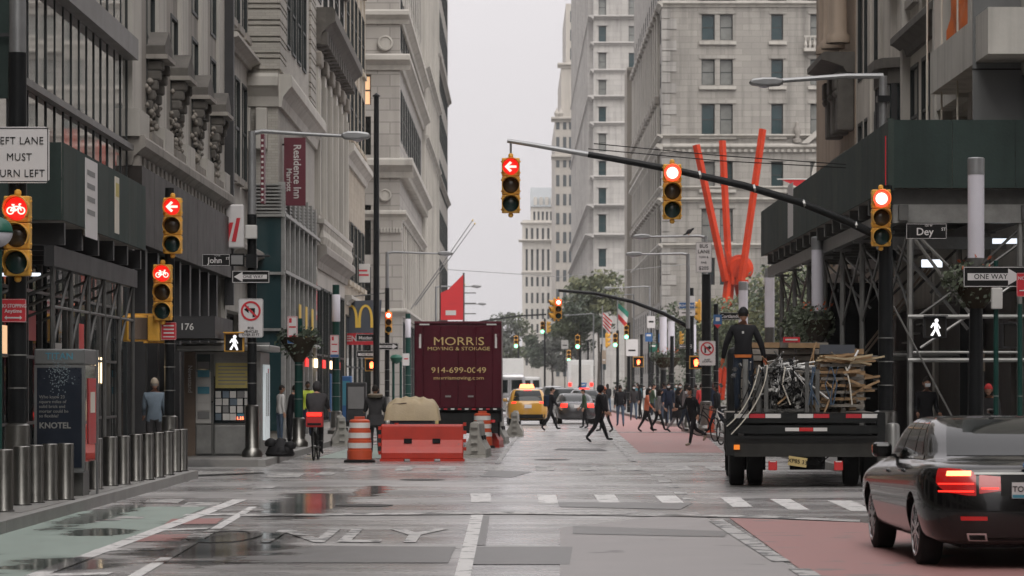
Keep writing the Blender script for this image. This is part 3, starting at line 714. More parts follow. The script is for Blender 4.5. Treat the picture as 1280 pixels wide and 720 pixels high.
# ---- concrete frame under construction
g = thing('construction_building', 'raw concrete building under construction with orange tarps, upper right', 'building', (XR, 58.6, 0))
mb = MB(); O = (XR, 70); W = 11.4
facade(mb, g, O, RIGHT, W, 0, 34, [(.5 + 3.6 * i, 3.5 + 3.6 * i, z, z + 2.9) for i in range(3) for z in (1, 5.0, 9.4, 13.6, 17.8, 22)], 1.2, windows=False)
shell(mb, XR, 40, 58.6, 70, 34, 'w'); mb.build('wall', 'concrete', g, g)
MB().box(XR + 1.3, XR + 1.4, 58.7, 69.9, 0, 33).build('inner_wall', 'interior', g, g)
MB(O, RIGHT).box(3.2, 11.4, -.9, -.01, 8.15, 9.05).build('floor_slab', 'concrete', g, g)
MB(O, RIGHT).box(0, 3.6, -.35, -.01, 8.05, 8.75).build('floor_slab', 'concrete', g, g)
MB(O, RIGHT).box(-.1, .25, -.4, -.0, .2, 33).build('column', 'concrete', g, g); MB(O, RIGHT).box(3.5, 4.0, -.12, .5, .2, 33).build('column', 'concrete', g, g)
MB((XR - .95, 60.2, 0)).box(0, 1.3, 0, .1, 6.4, 34).build('grey_panel', 'frame_gr', g, g)
for k in range(4): MB((XR - .97, 60.185, 0)).box(0, 1.32, -.01, 0, 8.0 + k * 1.6, 8.03 + k * 1.6).build('panel_joint', 'sign_black', g, g)
def tarp(root, O, th, u0, u1, z0, z1, mat, seed, y=-.1):
    rnd = random.Random(seed); nu, nv = 14, 14; vs = []; fs = []
    ph = [rnd.uniform(0, 6) for _ in range(4)]
    for i in range(nu + 1):
        for j in range(nv + 1):
            a, b = i / nu, j / nv
            d = .07 * math.sin(9 * a + 3 * b + ph[0]) + .05 * math.sin(17 * a - 6 * b + ph[1]) + .04 * math.sin(23 * b + 8 * a + ph[2])
            vs.append((u0 + (u1 - u0) * a, y + d, z0 + (z1 - z0) * b))
    for i in range(nu):
        for j in range(nv): k = i * (nv + 1) + j; fs.append((k, k + nv + 1, k + nv + 2, k + 1))
    return MB(O, th).add(vs, fs).build('tarp', mat, root, root, smooth=50)
tarp(g, O, RIGHT, .6, 3.3, 9.1, 12.6, 'orange_tarp', 2); tarp(g, O, RIGHT, 4.6, 8.2, 9.3, 12.6, 'orange_tarp', 3)
tarp(g, O, RIGHT, 4.2, 8.4, 4.6, 8.1, 'red_net', 4, .3)
for i in range(3): MB(O, RIGHT).cyl((1.5 + 2.4 * i, -.75, 5.5), (1.4 + 2.3 * i, -.7, 17), .022, n=6).build('hanging_rope', 'cream', g, g)
# ---- grey stone with small windows and an air conditioner
g = thing('grey_stone_building', 'grey stone walk-up with air conditioner and drain pipes beside the construction', 'building', (XR, 70, 0))
mb = MB(); O = (XR, 77.6); W = 7.6
facade(mb, g, O, RIGHT, W, 0, 36, grid([.7, 2.8, 4.9], 1.4, [7.2, 11.5, 15.5, 19.5, 23.5, 27.5], 2.6), .08, 'sash', sill='stone_dk'); shell(mb, XR, 40, 70, 77.6, 36, 'w'); mb.build('wall', 'stone_r', g, g)
cornice(g, O, RIGHT, W, 10.1, .45, .55, 'carved_dk', 'dark_band'); MB(O, RIGHT).box(6.55, 7.55, -.02, .05, .3, 35).build('brick_strip', 'brown', g, g)
for k in range(60): MB(O, RIGHT).box(6.5 + (k % 2) * .12, 7.1, -.10, -.02, 6.0 + k * .22, 6.17 + k * .22).build('brick', 'brown', g, g)
MB(O, RIGHT).box(2.9, 3.7, -.5, .3, 11.5, 12.05).build('air_conditioner', 'off_white', g, g, bevel=.03)
MB(O, RIGHT).box(.05, .5, -.2, 0, .3, 35).build('pier', 'stone', g, g)
# ---- dark bay window building
g = thing('dark_bay_building', 'building with a dark curved metal bay window above the green shed', 'building', (XR, 77.6, 0))
mb = MB(); O = (XR, 82.4); W = 4.8; shell(mb, XR, 40, 77.6, 82.4, 36); mb.build('wall', 'stone_r', g, g)
for z in (5, 12.3, 17.6):
    MB(O, RIGHT).flat([(1.0, .0), (1.25, -.3), (1.7, -.42), (3.0, -.42), (3.5, -.3), (3.75, 0)], z, z + 4.6).build('bay', 'glass', g, g)
    MB(O, RIGHT).flat([(.85, 0), (1.1, -.5), (1.6, -.66), (3.1, -.66), (3.65, -.5), (3.9, 0)], z + 5.0, z + 5.25).build('bay_cornice', 'carved_dk', g, g)
    MB(O, RIGHT).flat([(.95, 0), (1.2, -.36), (1.68, -.5), (3.02, -.5), (3.55, -.36), (3.8, 0)], z + 4.6, z + 5.0).build('bay_apron', 'carved_dk', g, g)
    for u in (1.1, 1.7, 2.35, 3.0, 3.6): MB(O, RIGHT).box(u - .05, u + .05, -.47 + (.2 if u in (1.1, 3.6) else 0), 0, z, z + 4.6).build('bay_mullion', 'dark_metal', g, g)
# ---- beige stone with slit windows
g = thing('beige_slit_building', 'smooth beige stone building with narrow slit windows above the shed', 'building', (XR, 82.4, 0))
mb = MB(); O = (XR, 89.4); W = 7
facade(mb, g, O, RIGHT, W, 0, 40, grid([.6, 2.2, 4.6], 1.1, [6, 10.6, 15.6, 20, 25], 3.4), .09, 'plain'); shell(mb, XR, 40, 82.4, 89.4, 40, 'w'); mb.build('wall', 'stone_r', g, g)
for u in (3.4, 5.9): MB(O, RIGHT).box(u, u + .6, -.06, 0, .3, 39).build('pier', 'stone_r', g, g)
# ---- orange-brown carved portal building
g = thing('carved_brown_building', 'orange-brown carved stone building with bracketed balcony and columns', 'building', (XR - .02, 89.4, 0))
mb = MB(); O = (XR - .02, 101); W = 11.6
facade(mb, g, O, RIGHT, W, 0, 40, grid([1.2, 4.4, 7.6], 1.6, [5.5, 12.6, 17.5, 22], 3.4), .2, 'two'); shell(mb, XR - .02, 40, 89.4, 101, 40, 'w'); mb.build('wall', 'orange_stone', g, g)
for i in range(3):
    u = 8.0 + 1.5 * i
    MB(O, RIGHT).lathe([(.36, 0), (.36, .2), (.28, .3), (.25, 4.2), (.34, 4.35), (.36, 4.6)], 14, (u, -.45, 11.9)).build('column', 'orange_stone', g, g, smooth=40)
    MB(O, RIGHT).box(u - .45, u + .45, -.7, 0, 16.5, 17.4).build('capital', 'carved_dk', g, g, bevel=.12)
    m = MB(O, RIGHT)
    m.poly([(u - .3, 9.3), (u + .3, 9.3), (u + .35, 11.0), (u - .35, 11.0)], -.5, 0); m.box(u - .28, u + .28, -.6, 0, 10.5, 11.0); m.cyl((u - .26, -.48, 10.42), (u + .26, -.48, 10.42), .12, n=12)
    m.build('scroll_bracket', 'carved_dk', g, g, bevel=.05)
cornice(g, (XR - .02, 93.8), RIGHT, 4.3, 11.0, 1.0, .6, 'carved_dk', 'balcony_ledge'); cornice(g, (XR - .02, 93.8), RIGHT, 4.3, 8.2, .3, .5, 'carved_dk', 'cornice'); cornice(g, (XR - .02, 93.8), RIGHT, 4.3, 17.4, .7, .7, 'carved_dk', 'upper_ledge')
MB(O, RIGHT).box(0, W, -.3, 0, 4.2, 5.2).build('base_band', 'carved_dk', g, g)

# ---- grey limestone block facing the viewer behind the sculpture
d = 271.0
g = thing('limestone_block', 'pale grey limestone office block facing the viewer behind the red sculpture', 'building', (PX(828, d), d, 0))
x0 = PX(828, d); mb = MB(); W = 20; h = 62
ux = lambda px: PX(px, d) - x0
cols = [(877, 893.5), (900, 916), (964, 979), (1013, 1029), (1036, 1051)]
rows = [(-38, -6), (18, 50), (74, 106), (130, 168), (202, 235), (261, 302), (322, 356), (380, 412), (436, 466)]
rects = [(ux(a), ux(b), PZ(y1, d), PZ(y0, d)) for (y0, y1) in rows for a, b in cols]
facade(mb, g, (x0, d), 0, W, 0, h, rects, .45, 'sash', fm='frame_dk', gm='glass_green', gm2='glass_blind')
rs = [(2 + 4.5 * i, 3.6 + 4.5 * i, PZ(y1, d), PZ(y0, d)) for (y0, y1) in rows for i in range(14)]
facade(mb, g, (x0, 336), RIGHT, 65, 0, h, rs, .12, 'sash', gm='glass_far'); shell(mb, x0, x0 + W, d, 336, h, 'nw'); mb.build('wall', 'stone_lt', g, g)
for y, dd, hh in ((9, .45, .5), (173, .5, .35), (190, .6, .7), (237, .3, .3), (253, .45, .4), (310, .4, .4)):
    cornice(g, (x0, d), 0, W, PZ(y, d), dd, hh, 'stone', 'string_course', dent=.55 if y == 190 else 0)
    cornice(g, (x0, 336), RIGHT, 65 + dd * .95, PZ(y, d) + .003, dd, hh, 'stone', 'string_course')
sm = {}
for y0, y1 in rows[:6]:
    for a, b in ((874, 920), (961, 983), (1010, 1054)):
        w_ = ux(b) - ux(a); MB((x0, d, PZ(y1, d))).box(ux(a), ux(b), -.28, .02, -.42, -.14).build('sill', 'stone', g, g)
        MB((x0, d, PZ(y0, d))).box(ux(a), ux(b), -.1, .02, .05, .35).build('lintel', 'stone_lt', g, g)
for k in range(34): MB((x0, d, 8 + k * .95)).box(-.07, .7 + (k % 2) * .55, -.08, .3, 0, .86).build('quoin', 'far_white', g, g)
for i in range(14):
    for z in (9.4, 19.4, 28): MB((x0, 336), RIGHT).box(.3 + 4.5 * i, 1.3 + 4.5 * i, -.25, 0, z, z + 8.6).build('pilaster', 'stone', g, g)
    for z in (18.2, 27.4, 35.5): MB((x0, 336), RIGHT).box(.1 + 4.5 * i, 1.5 + 4.5 * i, -.5, 0, z, z + .8).build('bracket', 'stone_dk', g, g, bevel=.15)
b = MB((x0, d, 0)).box(ux(1004), ux(1056), -.8, 0, PZ(65, d), PZ(61, d)).build('balcony', 'stone', g, g)
MB((x0, d, 0)).box(ux(1004), ux(1056), -.8, -.6, PZ(48, d), PZ(45.5, d)).build('rail', 'stone', b, g)
for i in range(9): MB((x0, d, 0)).lathe([(.1, 0), (.16, .3), (.07, .65), (.11, .92)], 8, (ux(1006) + i * .4, -.7, PZ(61, d))).build('baluster', 'stone', b, g)
pts = [(ux(1000), PZ(180, d)), (ux(1034), PZ(151, d)), (ux(1068), PZ(180, d))]
MB((x0, d, 0)).poly([pts[0], pts[1], pts[2], (pts[2][0] - .7, pts[2][1]), (pts[1][0], pts[1][1] - .55), (pts[0][0] + .7, pts[0][1])], -.75, 0).build('gable', 'stone', g, g)
MB((x0, d, 0)).lathe([(.25, 0), (.3, .2), (.15, .3), (.12, .8), (.25, 1.0), (.02, 1.5)], 8, (pts[1][0], -.4, pts[1][1] - .1)).build('finial', 'stone', g, g)
MB((x0, d, 0)).lathe([(.4, 0), (.4, .35), (.22, .4), (.3, .9), (.34, 1.3), (.16, 1.5), (.2, 1.75), (.05, 1.95)], 9, (ux(996), -.35, PZ(179, d))).build('statue', 'stone_dk', g, g, smooth=60)
ar = [(ux(1036) + 1.6 * math.cos(t), PZ(226, d) + 2.6 * math.sin(t)) for t in [math.pi * i / 12 for i in range(13)]]
ai = [(ux(1036) + 1.25 * math.cos(t), PZ(226, d) + 2.2 * math.sin(t)) for t in [math.pi * i / 12 for i in range(12, -1, -1)]]
MB((x0, d, 0)).poly(ar + ai, -.3, 0).build('arch_mould', 'stone', g, g)
# ---- dark brown neighbour behind it
d = 345.0
g = thing('brown_side_tower', 'narrow dark brown tower between the limestone block and the white tower', 'building', (12.6, d, 0))
mb = MB(); facade(mb, g, (12.6, d), 0, 12, 0, 38, grid([.7], .8, [6 + 3.9 * k for k in range(8)], 1.9), .3, 'sash', gm='glass_far'); shell(mb, 12.6, 24.6, d, 353, 38, 'n'); mb.build('wall', 'far_brown', g, g)
cornice(g, (12.6, d), 0, 12, 37, .6, 1, 'far_brown')
# ---- white bayed tower
d = 450.0
g = thing('white_bay_tower', 'tall white stone tower with rounded corner bays and stacked mouldings', 'building', (PX(742, d), d, 0))
x0 = PX(742, d); mb = MB(); W = 14
zr = [PZ(y, d) for y in (-70, -36, -2, 32.5, 66, 100, 133.5, 167, 201, 235, 268, 311, 360, 400, 440)]
rects = [(a, a + 1.1, z - 2.65, z) for z in zr for a in (.75, 5.2, 9.6)]
facade(mb, g, (x0, d), 0, W, 0, 85, rects, .4, 'sash', gm='glass_green', gm2='glass_blind')
facade(mb, g, (x0, 600), RIGHT, 150, 0, 85, grid([2 + 6 * i for i in range(24)], 2.2, [z - 2.65 for z in zr[:13]], 2.4), .12, 'plain', gm='glass_far')
shell(mb, x0, x0 + W, d, 600, 85, 'nw'); mb.build('wall', 'far_white', g, g)
for y, dd in ((-44, .5), (24, .8), (57, .5), (91, .5), (124, .9), (157, .6), (224, .5), (260, 1.1), (297, 1.3)):
    z = PZ(y, d); cornice(g, (x0, d), 0, W, z, dd, .55, 'far_stone', 'moulding'); cornice(g, (x0, 600), RIGHT, 150 + dd * .95, z + .004, dd, .55, 'far_stone', 'moulding')
for i in range(24): MB((x0, 600), RIGHT).flat([(4.6 + 6 * i, 0), (5.0 + 6 * i, -.7), (6.6 + 6 * i, -.7), (7.0 + 6 * i, 0)], 4, 84).build('bay_rib', 'far_white', g, g)
for z in zr[1:13]: MB((x0, d, z)).box(.55, 2.05, -.3, 0, .05, .3).build('lintel', 'far_stone', g, g)
# ---- tan stepped building behind
g = thing('stepped_tan_tower', 'tan stepped tower with urn-topped setbacks near the end of the avenue', 'building', (8.2, 640, 0))
mb = MB(); shell(mb, 8.2, 30, 640, 700, 58); shell(mb, 9.6, 30, 646, 700, 70); shell(mb, 10.7, 30, 652, 700, 84)
mb.build('wall', 'far_tan', g, g)
for i in range(14):
    for x in (8.45, 9.9): MB((x, 640 if x < 9 else 639.98, 0)).box(0, .7, -.06, .1, 4 + 4 * i, 6.4 + 4 * i).build('window', 'glass_far', g, g)
    MB((11.15, 639.98, 0)).box(0, .8, -.06, .1, 4 + 4 * i, 6.4 + 4 * i).build('window', 'glass_far', g, g)
for i in range(16): MB((11.6, 651.98, 0)).box(0, 1.0, -.06, .1, 60 + 4 * i if i < 6 else 20, 62.4 + 4 * i if i < 6 else 22).build('window', 'glass_far', g, g)
for x, y, z in ((8.2, 640, 58), (8.2, 640, 50), (9.6, 646, 70)): cornice(g, (x, y), 0, 8, z - .5, .9, 1.1, 'far_tan', ends=.8)
for x in (8.6, 9.4): MB((x, 640.6, 58)).lathe([(.5, 0), (.35, .6), (.6, 1.4), (.2, 2.2), (.05, 2.6)], 8).build('urn', 'far_tan', g, g)
# ---- far mansard building closing the view
d = 720.0
g = thing('mansard_building', 'distant pale building with arched windows and grey mansard roof closing the view', 'building', (PX(653, d), d, 0))
x0 = PX(653, d); mb = MB(); W = 9.5; zc = PZ(283, d)
us = [.75 + 1.28 * i for i in range(5)]
rects = [(u, u + .55, PZ(y1, d), PZ(y0, d)) for y0, y1 in ((285, 299), (311, 338), (346, 358), (366, 379), (386, 399), (405, 418), (425, 438), (444, 457)) for u in us]
facade(mb, g, (x0, d), 0, W, 0, zc + 1.5, rects, .5, 'plain', gm='glass_far', fm='frame_gr'); shell(mb, x0, x0 + W, d, 760, zc + 1.5, 'n')
mb.build('wall', 'far_cream', g, g)
u0 = PX(664, d) - x0
mb = MB(); facade(mb, g, (x0 + u0, d + 1), 0, W - u0, zc + 1.5, PZ(258, d), [(.5 + 1.0 * i, 1.0 + 1.0 * i, PZ(277, d), PZ(264, d)) for i in range(5)], .4, 'plain', gm='glass_far', fm='frame_gr'); shell(mb, x0 + u0, x0 + W, d + 1, 755, PZ(258, d), 'n'); mb.build('attic', 'far_cream', g, g)
rf = MB((x0 + u0, d + 1, 0)).prof(-.1, W - u0, [(-.3, PZ(258, d)), (3.5, PZ(233, d)), (20, PZ(233, d)), (20, PZ(258, d))]).build('roof', 'slate', g, g)
for i in range(4): MB((x0 + u0 + .6 + i * 1.35, d + 1, 0)).box(0, .8, -.1, 3, PZ(256, d), PZ(246, d)).build('dormer', 'far_cream', rf, g)
for y, dd in ((303, 1.0), (281, .5), (343, .3), (420, .4)): cornice(g, (x0, d), 0, W, PZ(y, d), dd, .7, 'far_cream', 'cornice', ends=dd * .9)
# arched heads over the tall windows
for u in us:
    a = [(u + .275 + .42 * math.cos(t), PZ(311, d) - .1 + .5 * math.sin(t)) for t in [math.pi * i / 8 for i in range(9)]]
    MB((x0, d, 0)).poly(a, -.12, 0).build('arch', 'far_cream', g, g)

# ---- pale damp air between the viewer and the far towers
hz = bpy.data.materials.new('haze'); hz.use_nodes = True; hz.node_tree.nodes.clear()
ho = hz.node_tree.nodes.new('ShaderNodeOutputMaterial'); hv = hz.node_tree.nodes.new('ShaderNodeVolumePrincipled')
hv.inputs['Color'].default_value = (.93, .93, .95, 1); hv.inputs['Density'].default_value = .00018
hz.node_tree.links.new(hv.outputs[0], ho.inputs['Volume'])
tag(MB().box(-720, 720, -170, 1620, -1.7, 130).build('haze', hz), 'thin pale haze hanging in the whole avenue', 'haze', kind='stuff')

# ================================================================ SIGNALS, SIGNS AND POLES
def disc(m, r, y0, y1, z, x=0, n=20): m.cyl((x, y1, z), (x, y0, z), r, n=n); return m
def arrow_pts(s):  # left arrow drawn in a unit lens
    return [(-.82 * s, 0), (-.1 * s, .72 * s), (.16 * s, .5 * s), (-.25 * s, .15 * s), (.75 * s, .15 * s), (.75 * s, -.15 * s), (-.25 * s, -.15 * s), (.16 * s, -.5 * s), (-.1 * s, -.72 * s)]
def signal(label, x, d, ztop, face=0.0, kind='ball', lit=0, size=1.07, group=None, lens_on='red_on', hang=None):
    """three-lens signal head; ztop is the top of the housing"""
    t = thing('traffic_signal', label, 'traffic light', (x, d, ztop - size), face, group)
    h = size / 3; w = h * .98
    for k in range(3):
        z = h * (2 - k)
        m = MB().box(-w / 2, w / 2, 0, h * .55, z + .004, z + h - .004)
        for sx in (-1, 1): m.box(sx * w / 2 - .02, sx * w / 2 + .02, h * .2, h * .3, z + h * .15, z + h * .25); m.box(sx * w / 2 - .02, sx * w / 2 + .02, h * .2, h * .3, z + h * .75, z + h * .85)
        hs_ = m.build('housing_section', 'sig_yellow', t, bevel=h * .05)
        r = h * .43; zc = z + h * .5
        on = k == lit
        if on and kind == 'ball': lm = lens_on
        elif on: lm = 'red_glow'
        else: lm = ('lens_green' if k == 2 else 'lens_amber')
        m = MB().xf(Matrix.Translation((0, 0, zc)) @ Matrix.Rotation(R(90), 4, 'X'))
        m.lathe([(r, 0), (r * .96, h * .05), (r * .8, h * .1), (r * .4, h * .14), (.01, h * .15)], 20)
        m.build('lens', lm, hs_, smooth=60)
        if on and kind == 'ball':
            MB().xf(Matrix.Translation((0, -h * .03, zc)) @ Matrix.Rotation(R(90), 4, 'X')).lathe([(r * .78, h * .05), (r * .66, h * .11), (r * .35, h * .145), (.01, h * .155)], 20).build('lens_core', 'red_hot' if lens_on == 'red_on' else 'green_hot', hs_, smooth=60)
        # tunnel visor, open below
        vs_ = []; fs = []; n = 18
        for i in range(n + 1):
            a = R(-40) + R(260) * i / n
            for rr in (r * 1.06, r * 1.13):
                dep = h * (.75 if kind == 'ball' else .7) * (.55 + .45 * max(0, math.sin(a)))
                vs_ += [(rr * math.cos(a), .01, zc + rr * math.sin(a)), (rr * math.cos(a), -dep, zc + rr * math.sin(a))]
        for i in range(n):
            b = i * 4; fs += [(b, b + 1, b + 5, b + 4), (b + 2, b + 6, b + 7, b + 3), (b + 1, b + 3, b + 7, b + 5)]
        MB().add(vs_, fs).build('visor', 'sig_yellow', hs_)
        if on and kind == 'arrow':
            MB().poly([(a, zc + b) for a, b in arrow_pts(r * .95)], -h * .17, -h * .155).build('arrow', 'red_sym', hs_)
        if on and kind == 'bike':
            m = MB(); s_ = r * .95; y0, y1 = -h * .18, -h * .16
            for wx in (-.5, .5):
                for i in range(20):
                    a0, a1 = 2 * math.pi * i / 20, 2 * math.pi * (i + 1) / 20
                    m.poly([((wx + q * math.cos(a)) * s_, zc + (-.18 + q * math.sin(a)) * s_) for q, a in ((.36, a0), (.36, a1), (.24, a1), (.24, a0))], y0, y1)
            for a, b in (((-.5, -.18), (-.2, .2)), ((-.2, .2), (.35, .2)), ((.35, .2), (0, -.18)), ((0, -.18), (-.28, .35)), ((.5, -.18), (.28, .42)), ((.28, .42), (.48, .42)), ((-.4, .36), (-.12, .36)), ((0, -.18), (-.5, -.18))):
                dx, dz = b[0] - a[0], b[1] - a[1]; L_ = math.hypot(dx, dz); nx, nz = -dz / L_ * .06, dx / L_ * .06
                m.poly([((p[0] + sg * nx) * s_, zc + (p[1] + sg * nz) * s_) for p, sg in ((a, -1), (b, -1), (b, 1), (a, 1))], y0, y1)
            m.build('bicycle_symbol', 'red_sym', hs_)
    m = MB().lathe([(.035, 0), (.05, .03), (.045, .07), (.02, .09)], 10, (0, h * .28, size)); m.lathe([(.02, -.08), (.045, -.06), (.05, -.02), (.035, 0)], 10, (0, h * .28, 0))
    m.build('end_fitting', 'sig_yellow', t)
    if hang: MB().cyl((0, h * .28, size + .05), (0, h * .28, size + hang), .022, n=8).build('hanger', 'pole_grey', t)
    return t
def sign(name, label, x, d, z0, w, h, mat, cat='sign', rz=0.0, border=None, inset=.012, group=None, bw=.012, thick=.012):
    """flat plate standing at its real size; origin at the lower middle"""
    t = thing(name, label, cat, (x, d, z0), rz, group)
    r = min(w, h) * .06; c = [(-w / 2 + r, 0), (w / 2 - r, 0), (w / 2, r), (w / 2, h - r), (w / 2 - r, h), (-w / 2 + r, h), (-w / 2, h - r), (-w / 2, r)]
    MB().poly(c, 0, thick).build('plate', mat, t)
    if border:
        a, b = inset, inset + bw; y0, y1 = -.004, -.001
        MB().box(-w / 2 + a, w / 2 - a, y0, y1, a, b).box(-w / 2 + a, w / 2 - a, y0, y1, h - b, h - a).box(-w / 2 + a, -w / 2 + b, y0, y1, b, h - b).box(w / 2 - b, w / 2 - a, y0, y1, b, h - b).build('border', border, t)
    MB().box(-.03, .03, thick, thick + .05, h * .3, h * .4).build('bracket', 'galv_dk', t)
    return t
def ring(m, cx, cz, r0, r1, y0, y1, n=28):
    for i in range(n):
        a0, a1 = 2 * math.pi * i / n, 2 * math.pi * (i + 1) / n
        m.poly([(cx + q * math.cos(a), cz + q * math.sin(a)) for q, a in ((r0, a0), (r0, a1), (r1, a1), (r1, a0))], y0, y1)
    return m
def one_way(label, px, py, d, wpx, right, rz=0.0, size=None):
    s = F / d; w = wpx / s; h = w * .335
    t = sign('one_way_sign', label, PX(px, d), d, PZ(py, d) - h / 2, w, h, 'sign_black', border='sign_white', inset=.01, bw=.012, rz=rz)
    k = 1 if right else -1
    a = [(-.43 * w * k, -.17 * h), (.22 * w * k, -.17 * h), (.22 * w * k, -.40 * h), (.45 * w * k, 0), (.22 * w * k, .40 * h), (.22 * w * k, .17 * h), (-.43 * w * k, .17 * h)]
    MB().poly([(x, z + h / 2) for x, z in (a if right else a[::-1])], -.005, -.002).build('arrow', 'sign_white', t)
    text(t, 'ONE WAY', -.06 * w * k, -.007, h / 2, h * .24, 'sign_black', .001, 1.0, space=1.05)
    return t
def street_sign(label, words, px, py, d, w, h, sup='ST', extra=None):
    t = sign('street_sign', label, PX(px, d), d, PZ(py, d) - h / 2, w, h, 'sign_black', border='sign_white', inset=.008, bw=.008)
    text(t, words, -.04 * w, -.006, h * .45, h * .48, 'sign_white', .002)
    if sup: text(t, sup, .42 * w, -.006, h * .62, h * .2, 'sign_white', .001)
    if extra: text(t, extra, .05 * w, -.006, h * .85, h * .13, 'sign_white')
    return t
def no_turn(label, px, py0, py1, d, w, right, lines):
    h = (py1 - py0) * d / F
    t = sign('no_turn_sign', label, PX(px, d), d, PZ(py1, d), w, h, 'sign_white', border='sign_black', inset=.008, bw=.006)
    zc = h * .68; r = w * .40; k = 1 if right else -1
    MB().poly([(x * k * r, zc + z * r) for x, z in ((-.42, -.62), (-.18, -.62), (-.18, .02), (.22, .02), (.22, -.22), (.68, .15), (.22, .52), (.22, .28), (-.42, .28))][::k], -.005, -.002).build('arrow', 'sign_black', t)
    m = ring(MB(), 0, zc, r, r * .80, -.008, -.006)
    a = R(45) if not right else R(45); dx, dz = -math.cos(a), math.sin(a); nx, nz = -dz * .1 * r, dx * .1 * r
    m.poly([(dx * r * .85 + nx, zc + dz * r * .85 + nz), (dx * r * .85 - nx, zc + dz * r * .85 - nz), (-dx * r * .85 - nx, zc - dz * r * .85 - nz), (-dx * r * .85 + nx, zc - dz * r * .85 + nz)], -.0095, -.0085)
    m.build('prohibition_ring', 'sign_red', t)
    for i, l in enumerate(lines): text(t, l, 0, -.005, h * .24 - i * h * .085, h * .062, 'sign_black', .001)
    return t
def pole(label, x, d, ztop, r=.1, z0=.15, sleeve=1.1, mat='black_paint', top=None, name='signal_pole', cat='pole', grey_from=None, rs=None):
    t = thing(name, label, cat, (x, d, 0))
    rs = rs or r * 1.45
    if grey_from: MB().cyl((0, 0, z0), (0, 0, grey_from), r, n=14).build('shaft', mat, t, smooth=40); MB().cyl((0, 0, grey_from), (0, 0, ztop), r * .93, r * .8, 14).build('upper_shaft', 'pole_grey', t, smooth=40)
    else: MB().cyl((0, 0, z0), (0, 0, ztop), r, r * .85, 14).build('shaft', mat, t, smooth=40)
    if sleeve:
        m = MB().lathe([(rs * 1.5, z0), (rs * 1.5, z0 + .12), (rs * 1.1, z0 + .2), (rs, z0 + .22), (rs, z0 + sleeve), (r, z0 + sleeve + .03)], 20)
        m.build('base_sleeve', 'steel', t, smooth=40)
    for k in range(3):
        z = z0 + sleeve + .5 + k * .45
        if z < ztop: MB().lathe([(r * 1.06, z), (r * 1.06, z + .018)], 14).build('strap', 'galv', t)
    return t
def luminaire(t, x, z, dirx=1, w=.62):
    m = MB().xf(Matrix.Translation((x, 0, z)) @ Matrix.Diagonal((dirx, 1, 1, 1)))
    pr = [(-.02, .06), (.12, .10), (.35, .10), (.58, .07), (.64, .0), (.58, -.06), (.3, -.09), (.05, -.07), (-.02, -.03)]
    m.poly([(a * w / .62, b) for a, b in pr], -.16, .16); o = m.build('lamp_head', 'pole_grey', t, bevel=.04)
    MB().xf(Matrix.Translation((x + dirx * w * .55, 0, z - .10))).lathe([(.05, -.02), (.13, .01), (.13, .03)], 14).build('lamp_lens', 'lamp_white', o)
def arm_light(label, px, d, py_top, px_end, py_end, low=.15, black_to=None, r=.09):
    ztop = PZ(py_top, d); t = pole(label, PX(px, d), d, ztop, r, low, 1.15, 'black_paint', name='street_light', cat='street light', grey_from=black_to)
    L_ = PX(px_end, d) - PX(px, d); k = 1 if L_ > 0 else -1
    MB().tube([(0, 0, ztop - .05), (L_ * .12, 0, ztop), (L_ * .5, 0, (ztop + PZ(py_end, d)) / 2), (L_, 0, PZ(py_end, d))], .055, 8, .035).build('arm', 'pole_grey', t, smooth=50)
    luminaire(t, L_, PZ(py_end, d), k); return t
def ped_signal(label, x, d, z0, mode, w=.46, rz=0.0, hm='sig_yellow'):
    t = thing('walk_signal', label, 'pedestrian signal', (x, d, z0), rz)
    MB().box(-w / 2, w / 2, 0, .22, 0, w * .95).build('housing', hm, t, bevel=.02)
    MB().box(-w / 2 + .035, w / 2 - .035, -.02, -.002, .035, w * .95 - .035).build('face', 'sig_dark', t)
    MB().box(-w / 2 - .01, w / 2 + .01, -.12, 0, w * .95, w * .95 + .02).build('visor', hm, t)
    if mode == 'walk':
        m = MB(); c = w * .48; y0, y1 = -.028, -.021
        disc(m, .04, y0, y1, c + .125, .02, 12)
        for q in ([(-.05, .08), (.03, .09), (.05, -.02), (-.02, -.03)], [(-.02, -.03), (.05, -.02), (.10, -.17), (.06, -.18)], [(-.02, -.03), (.02, -.03), (-.05, -.17), (-.10, -.16)], [(.03, .08), (.055, .06), (.10, -.02), (.075, -.03)], [(-.05, .08), (-.10, .0), (-.075, -.02), (-.03, .05)]):
            m.poly([(a, c + b) for a, b in q][::-1], y0, y1)
        m.build('walking_figure', 'walk_on', t)
    elif mode == 'hand':
        m = MB(); c = w * .45; m.poly([(-.07, -.11), (.06, -.11), (.085, .03), (-.085, .03)], 0, .001)
        m = MB(); y0, y1 = -.03, -.021
        m.poly([(-.055, c - .13), (.05, c - .13), (.08, c + .02), (-.08, c + .02)], y0, y1)
        for i, hh in enumerate((.10, .14, .15, .12)): m.box(-.078 + i * .041, -.044 + i * .041, y0, y1, c + .02, c + hh)
        m.poly([(.07, c - .06), (.12, c + .03), (.10, c + .05), (.06, c - .01)], y0, y1); m.build('raised_hand', 'red_hand', t)
    return t

